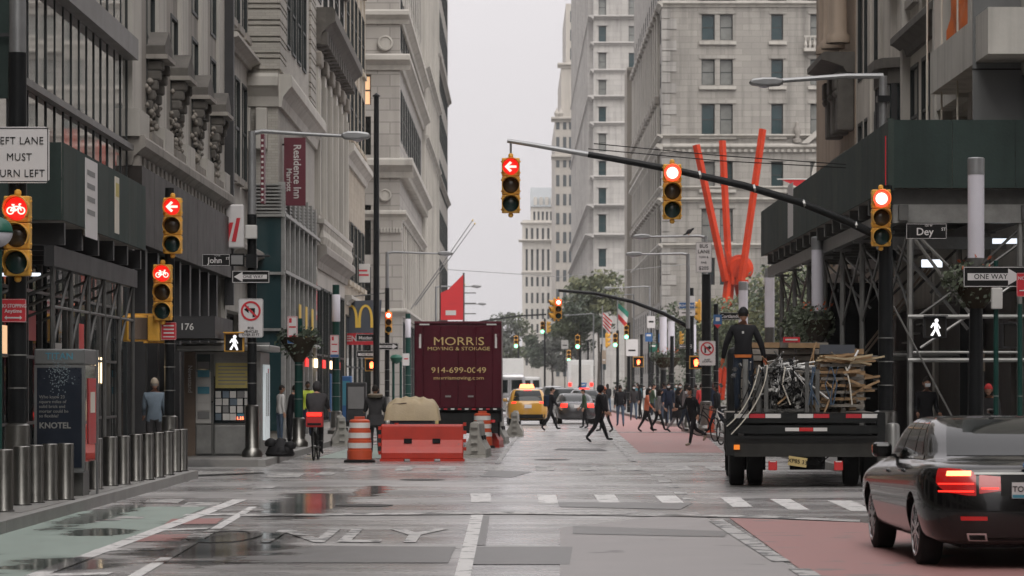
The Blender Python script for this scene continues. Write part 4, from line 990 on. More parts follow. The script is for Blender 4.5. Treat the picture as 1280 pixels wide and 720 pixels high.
# ---- left foreground pole
d = 41.5; s = F / d
xp = PX(22, d)
pole('black signal pole at the left edge behind the bollards', xp, d, 12, .125, .15, 1.05, grey_from=PZ(66, d), rs=.17)
signal('lit red bicycle signal on the pole at the left edge', PX(25, d), d - .28, PZ(246, d), 0, 'bike', size=100 / s)
t = sign('lane_sign', 'white LEFT LANE MUST TURN LEFT sign at the left edge', PX(27, d), d - .2, PZ(230, d), 75 / s, 70 / s, 'sign_white', border='sign_black', inset=.015, bw=.012)
for i, l in enumerate(('LEFT LANE', 'MUST', 'TURN LEFT')): text(t, l, 0, -.006, 70 / s * (.745 - .29 * i), .105, 'sign_black', .0, .9, space=1.08)
t = sign('no_stopping_sign', 'red NO STOPPING Anytime sign on the left edge pole', PX(19, d), d - .16, PZ(403, d), 32 / s, 29 / s, 'sign_red', border='sign_white', inset=.006, bw=.004)
text(t, 'NO STOPPING', 0, -.006, .22, .05, 'sign_white', .001, .8); text(t, 'Anytime', 0, -.006, .15, .05, 'sign_white', .001)
MB().poly([(-.12, .06), (-.09, .09), (-.09, .07), (.09, .07), (.09, .09), (.12, .06), (.09, .03), (.09, .05), (-.09, .05), (-.09, .03)][::-1], -.006, -.003).build('arrow', 'sign_white', t)
# subway globe lamp at the edge
d = 40; t = thing('globe_lamp', 'green and white subway globe lamp cut by the left edge', 'lamp', (PX(-3, d), d, 0))
MB().cyl((0, 0, .15), (0, 0, PZ(312, d)), .06, n=10).build('post', 'green_paint', t)
zc = PZ(290, d)
MB().lathe([(.2 * math.cos(a), zc + .2 * math.sin(a)) for a in [R(-85 + 85 * i / 8) for i in range(9)]], 20).build('white_half', 'lamp_white', t, smooth=60)
MB().lathe([(.2 * math.cos(a), zc + .2 * math.sin(a)) for a in [R(1 + 84 * i / 8) for i in range(9)]], 20).build('green_half', 'sign_green', t, smooth=60)
MB().lathe([(.205, zc - .012), (.205, zc + .012)], 20).build('band', 'green_paint', t)
# ---- bollards
bx = [(5, 640), (27, 632), (44, 629), (62, 626), (82, 625), (102, 615), (119, 612), (138, 608), (154, 606), (170, 602), (184, 600), (197, 597), (209, 594), (219, 590), (227, 589)]
ords = ['first', 'second', 'third', 'fourth', 'fifth', 'sixth', 'seventh', 'eighth', 'ninth', 'tenth', 'eleventh', 'twelfth', 'thirteenth', 'fourteenth', 'fifteenth']
prof_b = [(.11, 0), (.12, .02), (.115, .03), (.115, .76), (.112, .78), (.10, .79), (.02, .792)]
bm = MB().lathe(prof_b, 22).mesh('post', 'steel', smooth=35); cm = MB().lathe([(.135, 0), (.135, .018), (.12, .022)], 22).mesh('base_ring', 'iron')
for i, (px, py) in enumerate(bx):
    x, y = GP(px, py, .15)
    t = thing('bollard', 'brushed steel bollard on the left kerb, %s counted from the left edge' % ords[i], 'bollard', (x, y, .15), 0, 'steel bollards along the left kerb')
    link('post', bm, t); link('base_ring', cm, t)
# ---- second left pole with arrow and bicycle signals
d = 58.5; s = F / d; xp = PX(212, d)
pole('black signal pole standing behind the bollards beside the newsstand', xp, d, PZ(235, d), .105, .15, 1.0, rs=.15)
signal('red left-arrow signal on the black pole left of the newsstand', PX(217.5, d), d - .30, PZ(248, d), 0, 'arrow', size=70 / s)
signal('red bicycle signal under the left-arrow signal', PX(205, d), d - .28, PZ(331, d), 0, 'bike', size=70 / s)
t = sign('no_stopping_sign', 'small red parking sign below the bicycle signal', PX(212, d), d - .14, PZ(425, d), .29, .34, 'sign_red', border='sign_white', inset=.006, bw=.004)
for i in range(3): MB().box(-.1, .1, -.006, -.002, .26 - .07 * i, .285 - .07 * i).build('lettering', 'sign_white', t)
MB().box(-.11, .11, -.006, -.002, .05, .07).build('arrow', 'sign_white', t)
t = thing('walk_signal', 'tan back of a pedestrian signal turned away, left of the bicycle signal', 'pedestrian signal', (PX(168, d), d, PZ(427, d)), R(35))
MB().box(-.22, .22, -.14, .1, 0, .5).build('housing', 'sig_yellow', t, bevel=.03); MB().box(-.2, .2, -.16, -.14, .04, .46).build('back_plate', 'brown', t, bevel=.02)
t = thing('walk_signal', 'tan side of a pedestrian signal fixed to the pole under the bicycle signal', 'pedestrian signal', (PX(194, d), d + .05, PZ(427, d)), R(80))
MB().box(-.22, .22, -.14, .1, 0, .5).build('housing', 'sig_yellow', t, bevel=.03); MB().box(-.2, .2, -.3, -.14, .44, .46).build('visor', 'sig_yellow', t)
MB((PX(160, d), d, PZ(427, d))).box(0, .8, -.02, .02, .5, .54).box(.3, .8, -.02, .02, -.03, .01).build('bracket_arm', 'sig_yellow', t, off=(0, 0, 0)).parent = None
bpy.data.objects['bracket_arm'].parent = t; bpy.data.objects['bracket_arm'].matrix_parent_inverse = t.matrix_basis.inverted()
# ---- street light pole with the John St signs
d = 68.0; s = F / d
t = arm_light('grey street light with long arm over the John St sign', 315, d, 164, 428, 170, black_to=PZ(268, d), r=.105)
MB().box(-.13, .13, -.28, -.11, PZ(299, d), PZ(282, d)).build('control_box', 'off_white', t, bevel=.02)
MB().box(-.12, .12, -.2, .1, PZ(335, d), PZ(318, d)).build('clamp', 'black_paint', t)
MB().cyl((PX(255, d) - PX(315, d), 0, PZ(320, d)), (.4, 0, PZ(320, d)), .025, n=8).build('sign_arm', 'black_paint', t)
street_sign('black John St street sign', 'John', 270, 325, d - .15, .62, .27, 'ST', '+ 7 W')
t = sign('neighborhood_sign', 'small dark picture street sign beside the John St sign', PX(297, d), d - .15, PZ(333, d), .34, .28, 'sign_black'); MB().box(-.13, .13, -.006, -.002, .04, .24).build('picture', 'grey', t)
one_way('ONE WAY sign pointing left under the John St sign', 313.5, 346, d - .17, 47, False)
no_turn('no left turn sign for vehicles over 33 feet', 313.5, 373, 422, d - .2, 31 / s, False, ('FOR', 'VEHICLES', 'OVER 33 FT'))
ped_signal('lit walking-figure signal beside the no left turn sign', PX(293, d), d - .1, PZ(440, d), 'walk', 25 / s)
# ---- newsstand
d = 69.2; s = F / d
t = thing('newsstand', 'grey metal newsstand kiosk plastered with papers on the left sidewalk', 'newsstand', (PX(230, d), d, .15))
W = (322 - 230) / s; hN = PZ(440, d) - .15; D_ = 2.6
MB().box(0, W, .06, D_, 0, hN).build('body', 'galv', t)
MB().box(-.15, W + .3, -.35, D_ + .2, hN + .02, hN + .16).build('roof', 'galv', t, bevel=.03)
MB().box(.0, W + .28, -.3, .0, hN + .165, hN + .21).build('roof_lip', 'grey', t)
MB().box(0, .26, -.02, .055, 0, hN).build('corner_panel', 'brown', t)
MB().box(.27, .62, -.01, .055, .75, hN - .45).build('display_case', 'off_white', t)
MB().box(.68, W - .02, -.01, .055, .75, hN - .55).build('display_case', 'glass', t)
for i in range(8): MB().box(.68, W - .02, -.02, .055, hN - .48 + i * .055, hN - .455 + i * .055).build('shutter_slat', 'galv', t)
MB().box(.30, .60, -.02, .05, hN - .42, hN - .05).build('pane', 'glass_green', t)
for i in range(2): MB().box(.28 + i * .42, .65 + i * (W - .68), -.03, .05, .05, .7).build('base_panel', 'galv', t, bevel=.01)
MB().box(.62, .68, -.035, .05, .05, hN - .05).build('door_post', 'galv_dk', t); MB().lathe([(.03, 0), (.03, .05)], 8, (.65, -.06, 1.2)).build('knob', 'chrome', t)
text(t, 'Newsstand', .14, -.025, hN * .74, .10, 'off_white', .001, rot=R(90))
yp = MB().box(.72, W - .06, -.03, -.012, 1.55, 2.12).build('notice', 'yellow_paper', t)
for i in range(6): MB().box(.78, W - .12 - .08 * (i % 3), -.034, -.031, 2.03 - i * .08, 2.055 - i * .08).build('print_line', 'grey', yp)
rnd = random.Random(3)
for i in range(5):
    for j in range(4):
        MB().box(.72 + i * .165, .86 + i * .165 + rnd.uniform(-.02, .02), -.028 - .002 * j, -.012, .82 + j * .17, .97 + j * .17).build('magazine', rnd.choice(['off_white', 'cyan_paper', 'off_white', 'grey', 'grey', 'cream', 'wood_grey', 'off_white', 'c_blue', 'off_white']), t)
for j in range(7): MB().box(.31, .58, -.03, -.012, .85 + j * .19, 1.01 + j * .19).build('magazine', rnd.choice(['off_white', 'cyan_paper', 'grey', 'off_white']), t)
p = MB().box(W, W + .06, .1, D_, 0, hN).build('side_wall', 'galv', t)
MB().box(W + .065, W + .11, .7, D_ - .5, .35, hN - .28).build('poster_frame', 'screen_white', p)
for i in range(2): MB().box(W + .112, W + .116, 1.1 + i * .5, 1.3 + i * .5, .9, 1.9).build('poster_figure', 'grey', p)
MB().box(W + .112, W + .116, 1.5, 1.75, 1.9, 2.0).build('poster_mark', 'red_paper', p)
text(t, '1.15', 1.28, -.045, .86, .07, 'red_hand', .001)
# bagged heap beside the newsstand
m = MB(); rnd = random.Random(8)
for i in range(9):
    r_ = rnd.uniform(.12, .2); m.lathe([(.03, -r_ * .6), (r_ * .9, -r_ * .4), (r_, 0), (r_ * .75, r_ * .5), (.03, r_ * .8)], 9, (rnd.uniform(-.26, .26), rnd.uniform(-.2, .2), rnd.uniform(.1, .3)))
m.lathe([(.3, 0), (.34, .06), (.28, .2), (.1, .36), (.04, .42)], 13)
tag(m.build('trash_bag', 'black', smooth=50), 'black rubbish bag slumped at the newsstand corner', 'bag').location = (PX(350, 69), 69, .15)
# ---- advertising phone booth
d = 43.4; s = F / d
t = thing('phone_booth', 'phone booth with dark Knotel city map advert beside the bollards', 'phone booth', (PX(74, d), d, .15))
hB = PZ(436, d) - .15
MB().box(-.36, .36, .02, 1.3, hB - .22, hB).build('canopy', 'frame_gr', t, bevel=.02)
text(t, 'TITAN', 0, .012, hB - .11, .10, 'cyan_paper', .001)
ad = MB().box(-.36, .36, .02, .10, .35, hB - .23).build('advert_case', 'frame_gr', t)
MB().box(-.32, .32, .012, .019, .42, hB - .27).build('poster', 'poster_dark', ad)
rnd = random.Random(5); m = MB()
for i in range(210):
    a, b = rnd.gauss(0, .085), rnd.gauss(0, .16)
    if abs(a) < .2 * (1 - b * 1.2): m.box(a, a + rnd.uniform(.006, .018), .008, .011, 1.76 + b * .8, 1.76 + b * .8 + rnd.uniform(.006, .02))
o = m.build('map_print', 'poster_dot', ad); o['kind'] = 'stuff'
for i, l in enumerate(('Who knew 23', 'square miles of', 'solid brick and', 'mortar could be', 'so flexible?')): text(ad, l, -.29, .009, 1.43 - .068 * i, .046, 'poster_txt', align='LEFT')
text(ad, 'KNOTEL', -.29, .009, 1.02, .085, 'poster_txt', .003, align='LEFT')
MB().box(.34, .36, .11, 1.3, .5, hB - .23).build('side_pane', 'glass_mirror', t); MB().box(.35, .38, 1.25, 1.33, 0, hB).build('post', 'frame_gr', t); MB().box(-.36, -.3, 1.2, 1.28, 0, hB).build('post', 'frame_gr', t)
sp = MB().box(.365, .375, .35, 1.1, .75, 1.7).build('side_poster', 'red_paper', t); MB().box(.377, .381, .5, .95, 1.2, 1.5).build('poster_patch', 'cream', sp); MB().box(-.3, .3, .3, .9, .0, .35).build('plinth', 'galv_dk', t)
MB().box(-.15, .15, .5, .7, .9, 1.6).build('telephone', 'galv_dk', t, bevel=.03)
# ---- dark shed (sidewalk scaffold) on the left
def tube_thing(t, pts, r, mat='galv_dk', name='scaffold_tube'): return MB().tube(pts, r, 7).build(name, mat, t, t)
x0 = -6.55
t = thing('sidewalk_shed', 'dark green boarded sidewalk shed on steel posts along the left pavement', 'scaffold', (x0, 44, 0))
zb, zt = PZ(275, 44), PZ(178, 44)
for i in range(8): MB().box(x0 - .03, x0, 44.03 + i * 1.22, 45.24 + i * 1.22, zb, zt).build('plywood_panel', 'ply_green' if i % 3 else 'ply_green2', t, t)
for i in range(3): MB().box(x0 - 1.2 * (i + 1) + .01, x0 - 1.2 * i - .03 * (i == 0), 43.97, 44.0, zb, zt).build('plywood_panel', 'ply_green', t, t)
MB().box(-9.5, x0 - .04, 44.1, 53.8, zb + .02, zb + .12).build('deck', 'wood_grey', t, t)
for i in range(6): MB().box(-9.5, x0 - .05, 44.4 + i * 1.8, 44.55 + i * 1.8, zb - .34, zb - .02).build('joist', 'dark_metal', t, t)
for i in range(2): MB().box(x0 - .3 - 2.2 * i, x0 - .15 - 2.2 * i, 44.1, 53.8, zb - .66, zb - .36).build('beam', 'dark_metal', t, t)
for i in range(6):
    for xx in (x0 - .22, x0 - 2.4):
        y = 44.4 + i * 1.86; tube_thing(t, [(xx, y, .15), (xx, y, zb - .66)], .038, 'galv_dk', 'post')
        MB().box(xx - .12, xx + .12, y - .12, y + .12, .15, .17).build('base_plate', 'galv_dk', t, t)
for i in range(5):
    y = 44.4 + i * 1.86
    tube_thing(t, [(x0 - .22, y, 2.3), (x0 - .22, y + 1.86, 3.6)], .025); tube_thing(t, [(x0 - .22, y, 2.9), (x0 - .22, y + 1.86, 2.9)], .025)
    tube_thing(t, [(x0 - 2.4, y, 3.5), (x0 - 2.4, y + 1.86, 2.2)], .025); tube_thing(t, [(x0 - .22, y, 3.4), (x0 - 2.4, y, 2.5)], .025)
n1 = MB().box(x0, x0 + .012, 46.2, 47.5, zt - 1.25, zt - .05).build('notice', 'sign_white', t, t)
for i in range(4): MB().box(x0 + .013, x0 + .016, 46.35, 47.2, zt - .3 - i * .2, zt - .22 - i * .2).build('print_line', 'grey', n1, t)
n2 = MB().box(x0, x0 + .012, 49.6, 50.1, zb + .1, zt - .1).build('notice', 'cream', t, t); MB().box(x0 + .013, x0 + .016, 49.65, 50.05, zb + .7, zt - .2).build('print_line', 'yellow_paper', n2, t)
tl = MB().box(x0 - 1.6, x0 - .5, 45, 45.1, PZ(345, 45), PZ(341, 45)).build('strip_light', 'cool_light', t, t)
# shop front glow and mullions behind the shed
t = thing('ground_floor_shop', 'dark shop front with diagonal rails behind the left shed', 'shop', (-8.05, 46, 0))
for i in range(12): MB().box(-8.15, -8.08, 46 + i * 1.45, 46.07 + i * 1.45, .15, 4.2).build('mullion', 'galv_dk', t, t)
for i in range(3): MB().box(-8.14, -8.07, 46, 62, 1.1 + 1.1 * i, 1.15 + 1.1 * i).build('rail', 'galv_dk', t, t)
for i, (a, b, z, mt) in enumerate(((47.2, 48.4, 2.2, 'lit_window'), (50.3, 51.3, 2.5, 'red_paper'), (53, 54.2, 2.0, 'off_white'), (56.2, 57, 2.4, 'red_paper'), (59, 60, 1.8, 'warm_light'))):
    MB().box(-8.13, -8.10, a, b, z, z + .5).build('window_poster', mt, t, t)
# ---- hotel banner
d = 93.5; s = F / d
t = thing('hotel_banner', 'maroon vertical Residence Inn hotel banner', 'banner', (PX(368.5, d), d, PZ(257, d)))
hB = 85 / s; wB = 27 / s
MB().box(-wB / 2, wB / 2, 0, .12, 0, hB).build('panel', 'maroon', t)
text(t, 'Residence Inn', wB * .1, -.008, hB * .5, .235, 'off_white', .004, .92, rot=R(90)); text(t, 'Marriott', -wB * .27, -.008, hB * .38, .165, 'off_white', .003, .9, rot=R(90))
for z in (hB * .1, hB * .9): MB().cyl((-wB / 2 - .8, .06, z), (-wB / 2, .06, z), .03, n=6).build('bracket', 'black_paint', t)
t = thing('thin_banner', 'thin dark red striped banner edge beside the hotel banner', 'banner', (PX(328, 84), 84, PZ(254, 84)))
MB().box(-.05, .05, 0, .5, 0, 86 / 45).build('panel', 'maroon', t)
for i in range(12): MB().box(-.03, .03, -.006, -.001, .06 + i * .15, .12 + i * .15).build('stripe', 'off_white', t)
# ---- burger restaurant signs
def M_arch(parent, w, h, x, y, z, mat):
    pts_o = []; pts_i = []
    m = MB()
    for sx in (-1, 1):
        prev = None
        for i in range(15):
            tt = math.pi * i / 14; cx = sx * .25 * w
            o_ = (cx + .25 * w * math.cos(tt), h * (math.sin(tt)) ** .62 if 0 < i < 14 else 0)
            i_ = (cx + (.25 * w - .09 * w) * math.cos(tt), (h * .90) * (math.sin(tt)) ** .5 if 0 < i < 14 else 0)
            if sx < 0 and False: pass
            if prev: m.poly([(x + prev[0][0], z + prev[0][1]), (x + o_[0], z + o_[1]), (x + i_[0], z + i_[1]), (x + prev[1][0], z + prev[1][1])], y - .02, y)
            prev = (o_, i_)
    return m.build('golden_m', mat, parent)
d = 131; s = F / d
t = thing('burger_sign', 'dark board with golden M over a red OPEN 24 strip', 'sign', (PX(449, d), d, PZ(431, d)))
w1 = 50 / s; z1 = 15 / s; h1 = 40 / s
MB().poly([(-w1 / 2, z1), (w1 / 2, z1), (w1 * .56, z1 + h1 * 1.03), (-w1 / 2 + .1, z1 + h1 * .98), (-w1 / 2 - .05, z1 + h1 * .8)], 0, .25).build('board', 'slate_bin', t)
M_arch(t, w1 * .76, h1 * .72, -.05, -.01, z1 + h1 * .16, 'golden')
MB().box(-w1 / 2, w1 / 2 - .2, -.02, .2, 0, z1 - .02).build('red_strip', 'sign_red', t); text(t, 'OPEN 24', -w1 * .18, -.028, z1 * .5, .24, 'off_white', .006, .95)
MB().cyl((-w1 / 2 - 1.2, .1, z1 + h1), (w1 * .7, .1, z1 + h1 + .35), .03, n=6).build('stay', 'galv_dk', t)
d = 120; s = F / d
t = thing('burger_blade_sign', 'tall red vertical McDonalds blade sign with golden M on top', 'sign', (PX(401, d), d, PZ(416, d)))
MB().box(-.19, .19, 0, .25, 0, 62 / s).build('panel', 'sign_red', t); MB().box(-.22, .22, -.01, .26, 64 / s, 78 / s).build('top_box', 'brown', t); M_arch(t, .34, .3, 0, -.02, 66 / s, 'golden')
for i, c in enumerate("McDonald's"): text(t, c, 0, -.01, 62 / s * (.95 - .098 * i), .16, 'off_white', .003)
t = thing('burger_banner', 'small red vertical McD banner high beside the tan building', 'sign', (PX(431, 140), 140, PZ(375, 140)))
MB().box(-.15, .15, 0, .1, 0, 22 * 140 / F).build('panel', 'sign_red', t)
for i, c in enumerate('McD'): text(t, c, 0, -.01, 22 * 140 / F * (.8 - .3 * i), .2, 'off_white', .004)
t = thing('burger_banner', 'dim red banner with golden M in the restaurant window', 'sign', (PX(380, 112), 112, PZ(420, 112)))
MB().box(-.15, .15, 0, .1, 0, 1.7).build('panel', 'sign_red', t); MB().box(-.18, .18, -.01, .1, 1.75, 2.1).build('top_box', 'brown', t); M_arch(t, .28, .24, 0, -.02, 1.8, 'golden')
t = thing('red_white_banner', 'red and white banner hung high on the tan building', 'sign', (PX(451, 139), 139, PZ(353, 139)))
MB().box(-.42, .42, 0, .08, 0, .85).build('panel', 'off_white', t); MB().box(-.42, -.22, -.01, .0, 0, .95).build('red_edge', 'sign_red', t)
MB().box(-.15, .36, -.008, -.001, .3, .38).box(-.15, .3, -.008, -.001, .5, .58).build('lettering', 'sign_red', t)
t = thing('burger_restaurant', 'lit restaurant window with golden M outlines and warm lights', 'shop', (X3 + .3, 108.8, 0))
for i in range(3): MB((X3 + .2, 98 + i * 3, 0)).box(0, .02, 0, .35, 3.2, 4.4).box(0, .02, .5, .85, 3.2, 4.4).build('golden_m', 'golden', t, t)
for i in range(5): MB((X3 + .25, 100 + i * 4.5, 0)).box(0, .03, 0, 1.6, 2.4, 2.7).build('lit_menu', 'warm_light' if i % 2 else 'red_glow', t, t)

# ================================================================ RIGHT AND MIDDLE STREET FURNITURE
# ---- main mast arm pole
d = 58.0; s = F / d; xp = PX(1107, d)
t = pole('black mast-arm signal pole before the green shed', xp, d, PZ(232, d), .15, .15, 1.1, name='mast_arm_pole', rs=.22)
pts = [(PX(px, d) - xp, 0, PZ(py, d)) for px, py in ((1107, 300), (1060, 277), (1000, 253), (930, 232), (850, 214), (770, 199), (735, 193))]
MB().tube(pts, .085, 10, .06).build('arm', 'black_paint', t, smooth=60)
pts = [(PX(px, d) - xp, 0, PZ(py, d)) for px, py in ((738, 193.5), (700, 187), (660, 180), (634, 176))]
MB().tube(pts, .055, 10, .04).build('arm_tip', 'pole_grey', t, smooth=60)
for px, py in ((875, 219), (943, 236), (1005, 255), (1070, 282)): MB().cyl((PX(px, d) - xp - .02, 0, PZ(py, d)), (PX(px, d) - xp + .02, 0, PZ(py - .6, d)), .085, n=10).build('band', 'galv', t)
MB().cyl((0, .0, PZ(300, d)), (.0, .0, PZ(170, d)), .012, n=6).build('antenna', 'sign_red', t)
signal('red left-arrow signal hanging at the tip of the long mast arm', PX(638.5, d), d - .2, PZ(198, d), 0, 'arrow', size=69 / s, hang=.28)
signal('lit red signal in the middle of the long mast arm', PX(839.5, d), d - .28, PZ(206, d), 0, 'ball', size=69 / s)
signal('lit red signal on the black pole beside the green shed', PX(1099, d), d - .35, PZ(238, d), 0, 'ball', size=71 / s)
street_sign('black Dey St street sign under the green shed', 'Dey', 1158, 289, d + .1, .78, .3, 'ST', '125 W')
t = thing('overhead_wire', 'thin dark cables strung behind the mast arm', 'cable', (PX(640, 70), 70, 0))
for k in (0, .12): MB().tube([(PX(735 + k * 60, 70), 70, PZ(186, 70) + k), (PX(900, 70), 70, PZ(201, 70) + k), (PX(1100, 66), 66, PZ(212, 66) + k * .5)], .012, 5).build('cable', 'black', t, t)
MB().tube([(PX(560, 200), 200, PZ(337, 200)), (PX(700, 210), 210, PZ(346, 210)), (PX(860, 220), 220, PZ(330, 220))], .02, 5).build('cable', 'grey', t, t)
# ---- green shed on the right
x0, y0, y1 = 7.25, 59.0, 90.0
zb, zt = PZ(235, y0), PZ(150, y0)
t = thing('sidewalk_shed', 'large green plywood sidewalk shed on galvanised posts at the right corner', 'scaffold', (x0, y0, 0))
for i in range(26): MB().box(x0, x0 + .03, y0 + .03 + i * 1.19, y0 + 1.21 + i * 1.19, zb, zt).build('plywood_panel', 'ply_green' if i % 4 else 'ply_green2', t, t)
for i in range(10): MB().box(x0 + .0 + i * 1.22, x0 + 1.212 + i * 1.22, y0 - .03, y0, zb, zt).build('plywood_panel', 'ply_green', t, t)
MB().box(x0 - .03, x0 + .08, y0 - .05, y0 + .06, zb - .05, zt + .03).build('corner_trim', 'ply_green2', t, t)
MB().box(x0 + .05, XR + 8, y0 + .1, y1, zb + .02, zb + .1).build('deck', 'wood_grey', t, t)
for i in range(17): MB().box(x0 + .06, XR + 8, y0 + .4 + i * 1.8, y0 + .55 + i * 1.8, zb - .3, zb).build('joist', 'galv_dk', t, t)
for i in range(3): MB().box(x0 + .2 + i * 2.4, x0 + .38 + i * 2.4, y0 + .1, y1, zb - .62, zb - .32).build('beam', 'galv_dk', t, t)
MB().box(x0 + .12, XR + 8, y0 + .3, y0 + .5, zb - .66, zb - .30).build('front_beam', 'galv', t, t)
MB().box(x0 + .12, XR + 8, y0 + 3.0, y0 + 3.15, zb - 1.05, zb - .8).build('beam', 'galv', t, t)
for i in range(8):
    y = y0 + .4 + i * 4.1
    for xx in (x0 + .45, x0 + 2.6):
        tube_thing(t, [(xx, y, .15), (xx, y, zb - .62)], .065, 'galv', 'post'); MB().box(xx - .2, xx + .2, y - .12, y + .12, zb - .66, zb - .6).build('post_head', 'galv', t, t)
    if i < 7:
        tube_thing(t, [(x0 + .45, y, zb - .7), (x0 + .45, y + 4.1, zb - 2.4)], .03); tube_thing(t, [(x0 + .45, y + 4.1, zb - .7), (x0 + .45, y, zb - 2.4)], .03)
    tube_thing(t, [(x0 + .45, y, zb - .75), (x0 + 1.6, y, zb - 1.9)], .03, 'galv'); tube_thing(t, [(x0 + .45, y, 2.4), (x0 + 2.6, y, 2.4)], .03, 'galv')
    tube_thing(t, [(x0 + 2.6, y, zb - .75), (x0 + 1.4, y, zb - 1.9)], .03, 'galv_dk')
for i in range(5):
    x = x0 + .45 + i * 2.3
    tube_thing(t, [(x, y0 + .4, .15), (x, y0 + .4, zb - .62)], .06, 'galv', 'post')
    tube_thing(t, [(x, y0 + .4, zb - .85), (x + 1.15, y0 + .4, zb - 2.4)], .035, 'galv'); tube_thing(t, [(x, y0 + .45, zb - 2.6), (x + 2.3, y0 + .45, zb - .95)], .03, 'galv_dk')
    tube_thing(t, [(x, y0 + 2.2, zb - 1.0), (x + 1.4, y0 + 2.2, zb - 2.7)], .035, 'galv'); tube_thing(t, [(x + .2, y0 + .38, zb - 3.1), (x + 2.4, y0 + .38, zb - 1.6)], .03, 'galv')
for z in (2.25, 3.1): tube_thing(t, [(x0 + .4, y0 + .36, z), (x0 + 11, y0 + .36, z)], .045, 'galv', 'rail')
for i, (xa, yy) in enumerate(((x0 + 2.2, y0 + 1.2), (x0 + 5, y0 + 5))):
    MB().box(xa, xa + 1.7, yy, yy + .12, zb - 1.02, zb - .92).build('strip_light', 'cool_light', t, t)
MB().box(x0 + .75, x0 + 1.15, y0 + .9, y0 + 1.0, zb - 1.5, zb - 1.35).build('flood_light', 'cool_light', t, t)
MB().box(x0 - .01, x0 - .002, y0 + 20.5, y0 + 22, zb + .1, zb + 1.5).build('notice', 'sign_white', t, t)
tube_thing(t, [(x0 + .1, y0 + .2, 3.3), (x0 + 1.6, y0 + .3, .5)], .02, 'galv', 'stay')
# dark hoarding and stair behind the shed posts
t = thing('site_hoarding', 'dark boarded site entrance with small window under the green shed', 'hoarding', (XR - .2, 60, 0))
MB().box(XR - .3, XR - .2, 59.6, 89, .15, 3.6).build('board', 'dark_panel', t, t)
MB().box(9.2, 19, 63.0, 63.1, .15, 3.4).build('cross_board', 'black_paint', t, t)
MB().box(9.35, 10.9, 62.9, 63.0, .15, 2.5).build('door', 'dark_metal', t, t); MB().box(10.2, 10.7, 62.86, 62.9, 1.6, 2.0).build('window', 'glass', t, t)
MB().box(9.5, 9.9, 62.86, 62.9, 2.05, 2.5).build('poster', 'orange_stone', t, t)
for i in range(14): MB().box(7.9 + i * .17, 8.05 + i * .17, 72, 73, 1.0 + i * .22, 1.04 + i * .22).build('stair_tread', 'galv', t, t)
for yy in (72, 73): MB().tube([(7.8, yy, 1.9), (10.2, yy, 5.0)], .03, 6).build('stair_rail', 'orange_stone', t, t)
MB().box(7.6, 9.6, 78, 78.1, .2, 4.4).build('cross_board', 'black', t, t)
# ---- street light rising above the shed
d = 66.0
t = thing('street_light', 'grey street light reaching over the top of the green shed', 'street light', (PX(1104, d), d, 0))
zt_ = PZ(95, d); MB().cyl((0, 0, .15), (0, 0, zt_), .11, .09, 12).build('shaft', 'pole_grey', t, smooth=40)
MB().tube([(0, 0, zt_), (-.8, 0, zt_ + .0), (-2.2, 0, zt_ - .1)], .065, 8, .05).build('arm', 'pole_grey', t, smooth=40); luminaire(t, -2.2, PZ(103, d), -1, .7)
MB().box(-.14, .14, -.14, .14, PZ(128, d), PZ(120, d)).build('clamp', 'black_paint', t)
# ---- column lamps with flower baskets
def leaves(m, n, c, rad, size, rnd, flat=1.0, shell_=.55):
    for i in range(n):
        while True:
            v = Vector((rnd.uniform(-1, 1), rnd.uniform(-1, 1), rnd.uniform(-1, 1)))
            if shell_ < v.length < 1: break
        p = Vector((c[0] + v.x * rad[0], c[1] + v.y * rad[1], c[2] + v.z * rad[2])); s_ = size * rnd.uniform(.6, 1.4)
        a = Vector((rnd.gauss(0, 1), rnd.gauss(0, 1), rnd.gauss(0, 1))).normalized(); b = a.orthogonal().normalized(); e = a.cross(b)
        m.add([tuple(p - b * s_), tuple(p - e * s_ * .55), tuple(p + b * s_), tuple(p + e * s_ * .55)], [(0, 1, 2, 3)])
def column_lamp(label, px, d, py_top, basket=None, r=.14, low=.15, lampy=None, seed=1, ground=True):
    t = thing('column_lamp', label, 'street lamp', (PX(px, d), d, 0)); zt = PZ(py_top, d); L_ = 1.95 * r / .16
    zl = zt - L_
    MB().lathe([(r * .85, zl), (r, zl + .02), (r, zt - .3), (r * .98, zt - .3)], 18).build('light_tube', 'lamp_white', t, smooth=40)
    MB().lathe([(r * 1.03, zt - .32), (r * 1.03, zt - .02), (r * .9, zt)], 18).build('cap', 'pole_grey', t, smooth=40)
    MB().lathe([(r * .75, zl - .75), (r * .95, zl - .5), (r * 1.02, zl - .02), (r * 1.02, zl + .02)], 18).build('collar', 'galv_dk', t, smooth=40)
    MB().cyl((0, 0, low), (0, 0, zl - .7), r * 1.05, r * .75, 14).build('post', 'black_paint', t, smooth=40)
    if basket:
        zb_ = PZ(basket, d); rnd = random.Random(seed)
        MB().lathe([(r, zb_ - .5), (r * 1.7, zb_ - .35), (r * 2.6, zb_ - .08), (r * 2.7, zb_)], 14).build('basket', 'soil', t, smooth=40)
        m = MB(); leaves(m, 420, (-.12, 0, zb_ + .06), (.55, .55, .32), .06, rnd, shell_=.2); leaves(m, 160, (-.05, 0, zb_ - .2), (.5, .5, .3), .05, rnd, shell_=.6)
        o = m.build('foliage', 'leaf_c' if seed % 2 else 'leaf_d', t); o['kind'] = 'stuff'
        m = MB(); leaves(m, 26, (0, 0, zb_ + .35), (.4, .4, .22), .05, rnd); f = m.build('blossoms', 'c_orange', t); f['kind'] = 'stuff'
    return t
column_lamp('white column lamp with flower basket before the green shed, right edge', 1220, 56.5, 197, 352, .155, seed=2)
column_lamp('white column lamp half under the far end of the green shed', 1022, 74, 296, 400, .15, seed=4)
